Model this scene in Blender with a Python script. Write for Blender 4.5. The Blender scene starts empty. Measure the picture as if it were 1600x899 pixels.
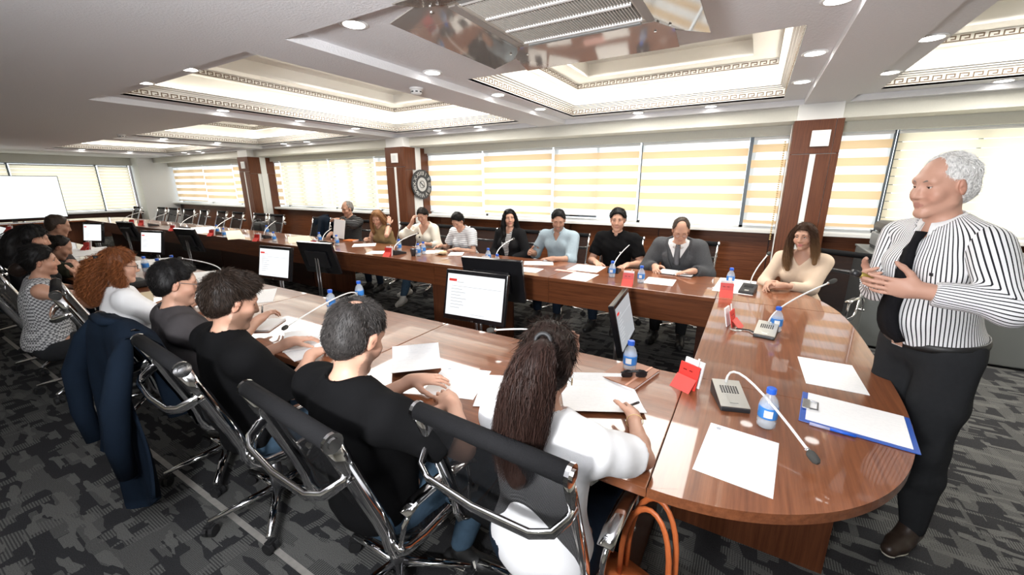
import bpy, math, random
import numpy as np
from mathutils import Vector, Matrix

R = math.radians
SC = bpy.context.scene
COL = SC.collection
random.seed(7)
RNG = np.random.default_rng(7)

# ---------------------------------------------------------------- camera
F_PX, CX, CY = 627.936, 800.0, 449.5
CAM = np.array([0.0, 0.0, 1.64])
CR = np.array([0.86122, 0.508223, -0.002901])
CU = np.array([-0.125363, 0.217961, 0.967872])
CW = np.array([-0.492528, 0.833188, -0.251425])
cam_d = bpy.data.cameras.new('camera')
cam_d.sensor_width = 36.0
cam_d.sensor_fit = 'HORIZONTAL'
cam_d.lens = F_PX / 1600 * 36
cam_d.clip_start = 0.05
cam_d.clip_end = 100
cam = bpy.data.objects.new('camera', cam_d)
COL.objects.link(cam)
cam.matrix_world = Matrix(((CR[0], CU[0], -CW[0], CAM[0]), (CR[1], CU[1], -CW[1], CAM[1]),
                           (CR[2], CU[2], -CW[2], CAM[2]), (0, 0, 0, 1)))
SC.camera = cam

# ---------------------------------------------------------------- world, lights, exposure
world = bpy.data.worlds.new('overcast_sky')
SC.world = world
world.use_nodes = True
wn = world.node_tree.nodes
wn['Background'].inputs[0].default_value = (0.93, 0.97, 1.0, 1)
wn['Background'].inputs[1].default_value = 2.15
SC.view_settings.view_transform = 'Standard'
SC.view_settings.look = 'None'
SC.view_settings.exposure = 0.25
SC.view_settings.gamma = 1.0


def area_light(name, loc, target, size, energy, color=(1, 1, 1), size_y=None, spread=math.pi):
    ld = bpy.data.lights.new(name, 'AREA')
    ld.energy = energy
    ld.color = color
    ld.size = size
    ld.spread = spread
    if size_y:
        ld.shape = 'RECTANGLE'
        ld.size_y = size_y
    o = bpy.data.objects.new(name, ld)
    COL.objects.link(o)
    o.location = loc
    d = Vector(target) - Vector(loc)
    o.rotation_euler = d.to_track_quat('-Z', 'Y').to_euler()
    return o


# the photographer's flash, held up beside the camera and bounced off the ceiling
area_light('bounce_flash', (-0.35, -0.70, 1.75), (-0.78, 0.30, 2.48), 0.30, 118, (0.97, 0.98, 1.0))
# coffer lamps: soft panels inside the five lit coffers
COFFER_X = [(-15.6, -11.05), (-10.6, -6.45), (-6.0, -3.0), (-2.55, 0.34), (0.75, 3.7)]
COFFER_Y = [3.1, 3.1, 1.64, 1.64, 1.64]
for cxa, cxb in COFFER_X:
    area_light('coffer_lamp', ((cxa + cxb) / 2, 4.45, 2.97), ((cxa + cxb) / 2, 4.45, 0), 1.7, 82, (1.0, 0.965, 0.90), 1.5)


# ---------------------------------------------------------------- pixel helper (a pixel of the photograph to a point on a plane)
def ray(px, py):
    return (px - CX) / F_PX * CR - (py - CY) / F_PX * CU + CW


def at(px, py, z=0.75):
    d = ray(px, py)
    return CAM + d * ((z - CAM[2]) / d[2])


def on_ray(px, py, base, length):
    """point seen at the pixel that lies `length` from base (the farther solution)"""
    d = ray(px, py)
    d = d / np.linalg.norm(d)
    oc = CAM - np.array(base)
    b = d @ oc
    c = oc @ oc - length * length
    disc = max(b * b - c, 0)
    return CAM + d * (-b - math.sqrt(disc) * 0.2)


# ---------------------------------------------------------------- materials
def new_mat(name):
    m = bpy.data.materials.new(name)
    m.use_nodes = True
    return m, m.node_tree.nodes, m.node_tree.links, m.node_tree.nodes['Principled BSDF']


def mat(name, color, rough=0.5, metal=0.0, emit=None, estr=0.0, spec=None, coat=0.0, noise=0.0, nscale=60, bump=0.0, bscale=200):
    m, n, l, b = new_mat(name)
    b.inputs['Base Color'].default_value = (*color, 1)
    b.inputs['Roughness'].default_value = rough
    b.inputs['Metallic'].default_value = metal
    if spec is not None:
        b.inputs['Specular IOR Level'].default_value = spec
    if coat:
        b.inputs['Coat Weight'].default_value = coat
        b.inputs['Coat Roughness'].default_value = 0.1
    if emit:
        b.inputs['Emission Color'].default_value = (*emit, 1)
        b.inputs['Emission Strength'].default_value = estr
    if noise or bump:
        tc = n.new('ShaderNodeTexCoord')
    if noise:
        nt = n.new('ShaderNodeTexNoise')
        nt.inputs['Scale'].default_value = nscale
        nt.inputs['Detail'].default_value = 4
        l.new(tc.outputs['Object'], nt.inputs['Vector'])
        mx = n.new('ShaderNodeMixRGB')
        mx.inputs[1].default_value = (*[c * (1 - noise) for c in color], 1)
        mx.inputs[2].default_value = (*[min(1, c * (1 + noise)) for c in color], 1)
        l.new(nt.outputs['Fac'], mx.inputs[0])
        l.new(mx.outputs[0], b.inputs['Base Color'])
    if bump:
        nb = n.new('ShaderNodeTexNoise')
        nb.inputs['Scale'].default_value = bscale
        nb.inputs['Detail'].default_value = 3
        l.new(tc.outputs['Object'], nb.inputs['Vector'])
        bp = n.new('ShaderNodeBump')
        bp.inputs['Strength'].default_value = bump
        bp.inputs['Distance'].default_value = 0.004
        l.new(nb.outputs['Fac'], bp.inputs['Height'])
        l.new(bp.outputs[0], b.inputs['Normal'])
    return m


def wood(name, axis, dark, light, rough=0.28):
    m, n, l, b = new_mat(name)
    tc = n.new('ShaderNodeTexCoord')
    mp = n.new('ShaderNodeMapping')
    s = [38.0, 38.0, 38.0]
    s['xyz'.index(axis)] = 1.4
    mp.inputs['Scale'].default_value = s
    l.new(tc.outputs['Object'], mp.inputs['Vector'])
    nt = n.new('ShaderNodeTexNoise')
    nt.inputs['Scale'].default_value = 1.6
    nt.inputs['Detail'].default_value = 6
    nt.inputs['Roughness'].default_value = 0.7
    l.new(mp.outputs[0], nt.inputs['Vector'])
    cr = n.new('ShaderNodeValToRGB')
    cr.color_ramp.elements[0].position = 0.3
    cr.color_ramp.elements[0].color = (*dark, 1)
    cr.color_ramp.elements[1].position = 0.72
    cr.color_ramp.elements[1].color = (*light, 1)
    l.new(nt.outputs['Fac'], cr.inputs[0])
    l.new(cr.outputs[0], b.inputs['Base Color'])
    b.inputs['Roughness'].default_value = rough
    b.inputs['Specular IOR Level'].default_value = 0.3
    b.inputs['Coat Weight'].default_value = 0.8 if rough < 0.3 else 0.0
    b.inputs['Coat Roughness'].default_value = 0.035
    n2 = n.new('ShaderNodeTexNoise')
    n2.inputs['Scale'].default_value = 300
    l.new(tc.outputs['Object'], n2.inputs['Vector'])
    bp = n.new('ShaderNodeBump')
    bp.inputs['Strength'].default_value = 0.035
    bp.inputs['Distance'].default_value = 0.002
    l.new(n2.outputs['Fac'], bp.inputs['Height'])
    l.new(bp.outputs[0], b.inputs['Normal'])
    return m


M = {}
WD, WL = (0.085, 0.024, 0.009), (0.215, 0.072, 0.027)
M['top_x'] = wood('cherry_top_lengthwise', 'x', (0.135, 0.042, 0.017), (0.27, 0.097, 0.041), 0.29)
M['top_y'] = wood('cherry_top_crosswise', 'y', (0.135, 0.042, 0.017), (0.27, 0.097, 0.041), 0.28)
M['wood_x'] = wood('cherry_panel_lengthwise', 'x', WD, WL, 0.35)
M['wood_z'] = wood('cherry_panel_upright', 'z', (0.07, 0.021, 0.009), (0.165, 0.056, 0.024), 0.38)
M['wood_shaded'] = wood('shaded_cherry_panel', 'x', (0.03, 0.011, 0.007), (0.075, 0.027, 0.015), 0.4)  # the same cherry, with the dimness of the far side mixed into its colour
M['ceiling'] = mat('textured_white_paint', (0.80, 0.80, 0.82), 0.85, bump=0.9, bscale=75)
M['white'] = mat('white_paint', (0.82, 0.82, 0.80), 0.6)
M['coffer'] = mat('coffer_white_plaster', (0.88, 0.86, 0.81), 0.55)
M['key'] = mat('greek_key_bronze', (0.17, 0.115, 0.07), 0.5)
M['wall'] = mat('warm_grey_wall_paint', (0.72, 0.71, 0.64), 0.7, noise=0.04)
M['chrome'] = mat('chrome', (0.82, 0.82, 0.83), 0.09, 1.0)
M['steel'] = mat('dark_steel', (0.25, 0.25, 0.26), 0.3, 0.9)
M['alu'] = mat('brushed_aluminium', (0.62, 0.62, 0.58), 0.32, 0.85)
M['black'] = mat('black_plastic', (0.018, 0.018, 0.02), 0.4)
M['blackgloss'] = mat('glossy_black_plastic', (0.012, 0.012, 0.014), 0.15)
M['foam'] = mat('grey_foam', (0.06, 0.06, 0.055), 0.95, bump=0.5, bscale=900)
M['frame'] = mat('dark_window_frame', (0.10, 0.12, 0.14), 0.4, 0.3)
M['whiteplastic'] = mat('white_plastic', (0.85, 0.85, 0.84), 0.35)
M['red'] = mat('red_card', (0.74, 0.045, 0.035), 0.45)
M['redlight'] = mat('light_red_card', (0.80, 0.09, 0.075), 0.4)
M['paper'] = mat('white_paper', (0.86, 0.86, 0.86), 0.7)
M['cream'] = mat('cream_paper', (0.78, 0.66, 0.46), 0.7)
M['blue'] = mat('blue_cap_plastic', (0.02, 0.12, 0.62), 0.35)
M['navyplastic'] = mat('blue_clipboard_plastic', (0.025, 0.09, 0.40), 0.35)
M['label'] = None
M['leather_or'] = mat('tan_orange_leather', (0.50, 0.125, 0.035), 0.42, bump=0.3, bscale=160)
M['leather_br'] = mat('brown_leather', (0.30, 0.115, 0.055), 0.5, bump=0.2, bscale=160)
M['rubber'] = mat('black_rubber', (0.015, 0.015, 0.016), 0.6)
M['caseg'] = mat('grey_case_plastic', (0.17, 0.18, 0.175), 0.45, noise=0.06, nscale=4)
M['caselight'] = mat('light_grey_case_plastic', (0.27, 0.28, 0.28), 0.4)
M['gold'] = mat('gold_rope', (0.62, 0.44, 0.20), 0.5)
M['lamp'] = mat('lit_lamp_lens', (1, 1, 1), 0.5, emit=(1, 0.97, 0.92), estr=9)
M['led'] = mat('led_strip', (1, 1, 1), 0.5, emit=(1, 0.95, 0.84), estr=7)
M['screen'] = mat('lit_white_screen', (0.02, 0.02, 0.02), 0.3, emit=(0.96, 0.98, 1.0), estr=0.95)
M['screen_dim'] = mat('lit_grey_screen', (0.02, 0.02, 0.02), 0.3, emit=(0.75, 0.78, 0.82), estr=0.5)
M['tvscreen'] = mat('lit_television_screen', (0.02, 0.02, 0.02), 0.3, emit=(0.95, 1.0, 0.99), estr=1.0)
M['slide_red'] = mat('slide_red_block', (0.02, 0.0, 0.0), 0.4, emit=(0.8, 0.05, 0.04), estr=0.85)
M['slide_grey'] = mat('slide_grey_text', (0.02, 0.02, 0.02), 0.4, emit=(0.6, 0.62, 0.65), estr=0.8)
M['clockface'] = mat('clock_dark_face', (0.03, 0.032, 0.036), 0.5)
M['clockmark'] = mat('clock_silver_numerals', (0.55, 0.55, 0.54), 0.4)
M['strip'] = mat('worn_metal_floor_strip', (0.42, 0.40, 0.37), 0.45, 0.3, noise=0.3, nscale=25)
M['skin_attr'] = None


def mesh_fabric():
    m, n, l, b = new_mat('black_mesh_fabric')
    b.inputs['Base Color'].default_value = (0.009, 0.009, 0.010, 1)
    b.inputs['Specular IOR Level'].default_value = 0.15
    b.inputs['Roughness'].default_value = 0.7
    tr = n.new('ShaderNodeBsdfTransparent')
    mx = n.new('ShaderNodeMixShader')
    tc = n.new('ShaderNodeTexCoord')
    w1 = n.new('ShaderNodeTexWave')
    w1.bands_direction = 'X'
    w1.inputs['Scale'].default_value = 90
    w2 = n.new('ShaderNodeTexWave')
    w2.bands_direction = 'Z'
    w2.inputs['Scale'].default_value = 90
    l.new(tc.outputs['Object'], w1.inputs['Vector'])
    l.new(tc.outputs['Object'], w2.inputs['Vector'])
    mu = n.new('ShaderNodeMath')
    mu.operation = 'MULTIPLY'
    l.new(w1.outputs['Fac'], mu.inputs[0])
    l.new(w2.outputs['Fac'], mu.inputs[1])
    mm = n.new('ShaderNodeMath')
    mm.operation = 'MULTIPLY'
    mm.inputs[1].default_value = 0.85
    l.new(mu.outputs[0], mm.inputs[0])
    l.new(mm.outputs[0], mx.inputs[0])
    l.new(b.outputs[0], mx.inputs[1])
    l.new(tr.outputs[0], mx.inputs[2])
    l.new(mx.outputs[0], n['Material Output'].inputs[0])
    return m


M['mesh'] = mesh_fabric()


def clear(name, tint, alpha, rough=0.05, body=0.0):
    """thin clear sheet: mostly transparent, a little gloss"""
    m, n, l, b = new_mat(name)
    b.inputs['Base Color'].default_value = (*tint, 1)
    b.inputs['Roughness'].default_value = rough
    tr = n.new('ShaderNodeBsdfTransparent')
    tr.inputs[0].default_value = (*[min(1, 0.6 + 0.4 * c) for c in tint], 1)
    mx = n.new('ShaderNodeMixShader')
    mx.inputs[0].default_value = alpha
    l.new(tr.outputs[0], mx.inputs[1])
    l.new(b.outputs[0], mx.inputs[2])
    l.new(mx.outputs[0], n['Material Output'].inputs[0])
    return m


M['glass'] = clear('window_glass', (0.9, 0.95, 0.97), 0.06)
M['clearplastic'] = clear('clear_bottle_plastic', (0.85, 0.9, 0.95), 0.30)
M['acrylic'] = clear('smoky_acrylic_sheet', (0.47, 0.43, 0.39), 0.78, 0.06)
M['acrylic'].node_tree.nodes['Principled BSDF'].inputs['Metallic'].default_value = 0.55
M['lens'] = clear('spectacle_lens', (0.9, 0.95, 1.0), 0.15)


def blind_mat(name, color, trans, see):
    m, n, l, b = new_mat(name)
    n.remove(b)
    d = n.new('ShaderNodeBsdfDiffuse')
    d.inputs[0].default_value = (*color, 1)
    t = n.new('ShaderNodeBsdfTranslucent')
    t.inputs[0].default_value = (*color, 1)
    mx = n.new('ShaderNodeMixShader')
    mx.inputs[0].default_value = trans
    l.new(d.outputs[0], mx.inputs[1])
    l.new(t.outputs[0], mx.inputs[2])
    tr = n.new('ShaderNodeBsdfTransparent')
    m2 = n.new('ShaderNodeMixShader')
    m2.inputs[0].default_value = see
    l.new(mx.outputs[0], m2.inputs[1])
    l.new(tr.outputs[0], m2.inputs[2])
    l.new(m2.outputs[0], n['Material Output'].inputs[0])
    return m


M['sheer'] = blind_mat('sheer_white_blind_band', (0.95, 0.95, 0.93), 0.6, 0.22)
M['tan'] = blind_mat('tan_blind_band', (0.88, 0.63, 0.37), 0.42, 0.0)
M['shut'] = blind_mat('cream_closed_blind_band', (0.97, 0.86, 0.64), 0.56, 0.0)


def carpet():
    m, n, l, b = new_mat('charcoal_patterned_carpet')
    tc = n.new('ShaderNodeTexCoord')

    def vor(sx, sy, rot, thr):
        mp = n.new('ShaderNodeMapping')
        mp.inputs['Scale'].default_value = (sx, sy, 1)
        mp.inputs['Rotation'].default_value = (0, 0, rot)
        l.new(tc.outputs['Object'], mp.inputs['Vector'])
        v = n.new('ShaderNodeTexVoronoi')
        v.distance = 'CHEBYCHEV'
        v.inputs['Scale'].default_value = 1.0
        l.new(mp.outputs[0], v.inputs['Vector'])
        sp = n.new('ShaderNodeSeparateColor')
        l.new(v.outputs['Color'], sp.inputs[0])
        g = n.new('ShaderNodeMath')
        g.operation = 'GREATER_THAN'
        g.inputs[1].default_value = thr
        l.new(sp.outputs[0], g.inputs[0])
        return g.outputs[0], sp.outputs[1]

    def wave(direction, scale):
        w = n.new('ShaderNodeTexWave')
        w.bands_direction = direction
        w.inputs['Scale'].default_value = scale
        w.inputs['Distortion'].default_value = 0.6
        l.new(tc.outputs['Object'], w.inputs['Vector'])
        return w.outputs['Fac']

    def math_(op, a, c):
        x = n.new('ShaderNodeMath')
        x.operation = op
        for i, v in enumerate((a, c)):
            if isinstance(v, (int, float)):
                x.inputs[i].default_value = v
            else:
                l.new(v, x.inputs[i])
        return x.outputs[0]
    a, ar = vor(4.2, 14.0, 0.0, 0.72)
    c, cr_ = vor(15.0, 5.2, 0.0, 0.74)
    d, dr = vor(7.0, 26.0, 0.0, 0.80)
    wx = wave('X', 30)
    wy = wave('Y', 30)
    pa = math_('MULTIPLY', a, math_('ADD', math_('MULTIPLY', wx, 0.75), 0.1))
    pc = math_('MULTIPLY', c, math_('ADD', math_('MULTIPLY', wy, 0.75), 0.1))
    pd = math_('MULTIPLY', d, 0.75)
    s = math_('MAXIMUM', math_('MAXIMUM', pa, pc), pd)
    nz = n.new('ShaderNodeTexNoise')
    nz.inputs['Scale'].default_value = 260
    nz.inputs['Detail'].default_value = 3
    l.new(tc.outputs['Object'], nz.inputs['Vector'])
    sp2 = math_('MULTIPLY', nz.outputs['Fac'], 2.0)
    mx = n.new('ShaderNodeMixRGB')
    mx.inputs[1].default_value = (0.034, 0.034, 0.036, 1)
    mx.inputs[2].default_value = (0.150, 0.150, 0.142, 1)
    l.new(s, mx.inputs[0])
    mu = n.new('ShaderNodeMixRGB')
    mu.blend_type = 'MULTIPLY'
    mu.inputs[0].default_value = 0.85
    l.new(mx.outputs[0], mu.inputs[1])
    cc = n.new('ShaderNodeCombineColor')
    for i in range(3):
        l.new(sp2, cc.inputs[i])
    l.new(cc.outputs[0], mu.inputs[2])
    l.new(mu.outputs[0], b.inputs['Base Color'])
    b.inputs['Roughness'].default_value = 0.95
    b.inputs['Specular IOR Level'].default_value = 0.1
    bp = n.new('ShaderNodeBump')
    bp.inputs['Strength'].default_value = 0.6
    bp.inputs['Distance'].default_value = 0.006
    l.new(nz.outputs['Fac'], bp.inputs['Height'])
    l.new(bp.outputs[0], b.inputs['Normal'])
    return m


M['carpet'] = carpet()


def printed(name, base=(0.86, 0.86, 0.86), ink=0.45, lines=62.0):
    """paper with faint rows of print"""
    m, n, l, b = new_mat(name)
    tc = n.new('ShaderNodeTexCoord')
    w = n.new('ShaderNodeTexWave')
    w.bands_direction = 'Y'
    w.inputs['Scale'].default_value = lines / 2
    l.new(tc.outputs['Object'], w.inputs['Vector'])
    mp = n.new('ShaderNodeMapping')
    mp.inputs['Scale'].default_value = (55, lines * 1.6, 1)
    l.new(tc.outputs['Object'], mp.inputs['Vector'])
    nz = n.new('ShaderNodeTexNoise')
    nz.inputs['Scale'].default_value = 1.0
    l.new(mp.outputs[0], nz.inputs['Vector'])
    g = n.new('ShaderNodeMath')
    g.operation = 'GREATER_THAN'
    g.inputs[1].default_value = 0.52
    l.new(nz.outputs['Fac'], g.inputs[0])
    g2 = n.new('ShaderNodeMath')
    g2.operation = 'GREATER_THAN'
    g2.inputs[1].default_value = 0.80
    l.new(w.outputs['Fac'], g2.inputs[0])
    mu = n.new('ShaderNodeMath')
    mu.operation = 'MULTIPLY'
    l.new(g.outputs[0], mu.inputs[0])
    l.new(g2.outputs[0], mu.inputs[1])
    sc = n.new('ShaderNodeMath')
    sc.operation = 'MULTIPLY'
    sc.inputs[1].default_value = ink
    l.new(mu.outputs[0], sc.inputs[0])
    mx = n.new('ShaderNodeMixRGB')
    mx.inputs[1].default_value = (*base, 1)
    mx.inputs[2].default_value = (0.35, 0.36, 0.4, 1)
    l.new(sc.outputs[0], mx.inputs[0])
    l.new(mx.outputs[0], b.inputs['Base Color'])
    b.inputs['Roughness'].default_value = 0.65
    return m


M['printed'] = printed('printed_paper', ink=0.13)


def attr_mat(name, rough, sss=0.0, bump=0.0, bscale=300, spec=0.4):
    m, n, l, b = new_mat(name)
    a = n.new('ShaderNodeAttribute')
    a.attribute_name = 'Col'
    l.new(a.outputs['Color'], b.inputs['Base Color'])
    b.inputs['Roughness'].default_value = rough
    b.inputs['Specular IOR Level'].default_value = spec
    if bump:
        tc = n.new('ShaderNodeTexCoord')
        nb = n.new('ShaderNodeTexNoise')
        nb.inputs['Scale'].default_value = bscale
        l.new(tc.outputs['Object'], nb.inputs['Vector'])
        bp = n.new('ShaderNodeBump')
        bp.inputs['Strength'].default_value = bump
        bp.inputs['Distance'].default_value = 0.002
        l.new(nb.outputs['Fac'], bp.inputs['Height'])
        l.new(bp.outputs[0], b.inputs['Normal'])
    return m


M['skin'] = attr_mat('skin', 0.5, bump=0.12, bscale=220)
M['hair'] = attr_mat('hair', 0.5, spec=0.18)
M['eyewhite'] = mat('eye_white', (0.78, 0.74, 0.70), 0.2)
M['iris'] = mat('dark_iris', (0.03, 0.018, 0.012), 0.15)
M['lash'] = mat('dark_lashes', (0.012, 0.009, 0.008), 0.7)


def cloth(name, color, rough=0.85, noise=0.12, nscale=18, bump=0.35, bscale=900):
    return mat(name, color, rough, spec=0.07, noise=noise, nscale=nscale, bump=bump, bscale=bscale)


def striped(name, base, line, axis, period, frac, attr=None):
    """cloth with woven stripes along an axis of the object or along the attribute u"""
    m, n, l, b = new_mat(name)
    if attr:
        a = n.new('ShaderNodeAttribute')
        a.attribute_name = attr
        src = a.outputs['Fac']
    else:
        tc = n.new('ShaderNodeTexCoord')
        sx = n.new('ShaderNodeSeparateXYZ')
        l.new(tc.outputs['Object'], sx.inputs[0])
        src = sx.outputs['XYZ'.index(axis.upper())]
    dv = n.new('ShaderNodeMath')
    dv.operation = 'DIVIDE'
    dv.inputs[1].default_value = period
    l.new(src, dv.inputs[0])
    fr = n.new('ShaderNodeMath')
    fr.operation = 'FRACT'
    l.new(dv.outputs[0], fr.inputs[0])
    lt = n.new('ShaderNodeMath')
    lt.operation = 'LESS_THAN'
    lt.inputs[1].default_value = frac
    l.new(fr.outputs[0], lt.inputs[0])
    mx = n.new('ShaderNodeMixRGB')
    mx.inputs[1].default_value = (*base, 1)
    mx.inputs[2].default_value = (*line, 1)
    l.new(lt.outputs[0], mx.inputs[0])
    l.new(mx.outputs[0], b.inputs['Base Color'])
    b.inputs['Roughness'].default_value = 0.8
    b.inputs['Specular IOR Level'].default_value = 0.2
    return m


def checked(name, c1, c2, scale):
    m, n, l, b = new_mat(name)
    tc = n.new('ShaderNodeTexCoord')
    ck = n.new('ShaderNodeTexChecker')
    ck.inputs['Scale'].default_value = scale
    ck.inputs[1].default_value = (*c1, 1)
    ck.inputs[2].default_value = (*c2, 1)
    l.new(tc.outputs['Object'], ck.inputs['Vector'])
    l.new(ck.outputs[0], b.inputs['Base Color'])
    b.inputs['Roughness'].default_value = 0.85
    b.inputs['Specular IOR Level'].default_value = 0.2
    return m


M['blacktee'] = cloth('black_cotton', (0.0055, 0.0055, 0.006))
M['greytee'] = cloth('dark_grey_cotton', (0.055, 0.050, 0.052))
M['whitetee'] = cloth('white_cotton', (0.80, 0.80, 0.81), noise=0.03)
M['olivetee'] = cloth('dark_olive_cotton', (0.030, 0.032, 0.022))
M['oatmeal'] = cloth('cream_knit', (0.70, 0.66, 0.57), noise=0.06, bump=0.8, bscale=260)
M['khaki'] = cloth('khaki_cotton', (0.30, 0.205, 0.10))
M['bluechambray'] = cloth('pale_blue_cotton', (0.33, 0.41, 0.46), noise=0.1, nscale=60)
M['beigeknit'] = cloth('beige_jersey', (0.66, 0.52, 0.40), noise=0.05)
M['suit'] = cloth('charcoal_wool_suiting', (0.075, 0.077, 0.082), noise=0.35, nscale=120)
M['navy'] = cloth('navy_wool', (0.006, 0.011, 0.020), noise=0.2)
M['blackwool'] = cloth('black_wool', (0.013, 0.013, 0.014))
M['jeans'] = cloth('blue_denim', (0.05, 0.085, 0.125), noise=0.35, nscale=30)
M['darkjeans'] = cloth('dark_denim', (0.014, 0.022, 0.036), noise=0.3, nscale=30)
M['trousers'] = cloth('dark_grey_trouser_wool', (0.024, 0.025, 0.027), noise=0.15, nscale=50)
M['shirtwhite'] = cloth('white_shirt_cotton', (0.78, 0.78, 0.78), noise=0.02)
M['tieblack'] = cloth('black_silk_tie', (0.012, 0.012, 0.014), bump=0.6, bscale=400)
M['tiegrey'] = checked('patterned_grey_tie', (0.03, 0.03, 0.035), (0.25, 0.25, 0.27), 110)
M['hstripe'] = striped('white_tee_thin_dark_stripes', (0.76, 0.77, 0.78), (0.09, 0.10, 0.13), 'z', 0.026, 0.2)
M['bstripe'] = striped('dark_sweater_pale_stripes', (0.012, 0.012, 0.013), (0.25, 0.25, 0.25), 'z', 0.024, 0.13)
M['wstripe'] = striped('black_white_striped_top', (0.75, 0.75, 0.74), (0.02, 0.02, 0.02), 'z', 0.022, 0.45)
M['vstripe'] = striped('white_shirt_black_pinstripes', (0.80, 0.80, 0.81), (0.016, 0.016, 0.02), 'x', 0.0118, 0.30, attr='u')
M['hound'] = checked('grey_houndstooth', (0.50, 0.50, 0.50), (0.12, 0.12, 0.125), 75)
M['shoeleather'] = mat('dark_brown_shoe_leather', (0.035, 0.022, 0.016), 0.4)
M['shoeblack'] = mat('black_shoe', (0.012, 0.012, 0.012), 0.5)
M['sole'] = mat('off_white_sole', (0.62, 0.58, 0.48), 0.7)
M['shoewhite'] = mat('white_shoe_leather', (0.70, 0.68, 0.62), 0.5)


# ---------------------------------------------------------------- object helpers
def tag(o, label=None, cat=None, group=None, kind=None):
    if label:
        o['label'] = label
    if cat:
        o['category'] = cat
    if group:
        o['group'] = group
    if kind:
        o['kind'] = kind
    return o


def empty(name, loc=(0, 0, 0), rz=0.0, label=None, cat=None, group=None):
    o = bpy.data.objects.new(name, None)
    o.empty_display_size = 0.1
    COL.objects.link(o)
    o.location = loc
    o.rotation_euler = (0, 0, rz)
    return tag(o, label, cat, group)


KIDS = {}


def link(name, me, m, parent=None):
    o = bpy.data.objects.new(name, me)
    COL.objects.link(o)
    if m is not None and len(me.materials) == 0:
        me.materials.append(m)
    if parent is not None:
        o.parent = parent
        KIDS.setdefault(parent.name, []).append(o)
    return o


def copy_tree(o, parent=None):
    c = o.copy()
    COL.objects.link(c)
    if parent is not None:
        c.parent = parent
        KIDS.setdefault(parent.name, []).append(c)
    for ch in list(KIDS.get(o.name, [])):
        copy_tree(ch, c)
    return c


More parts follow.
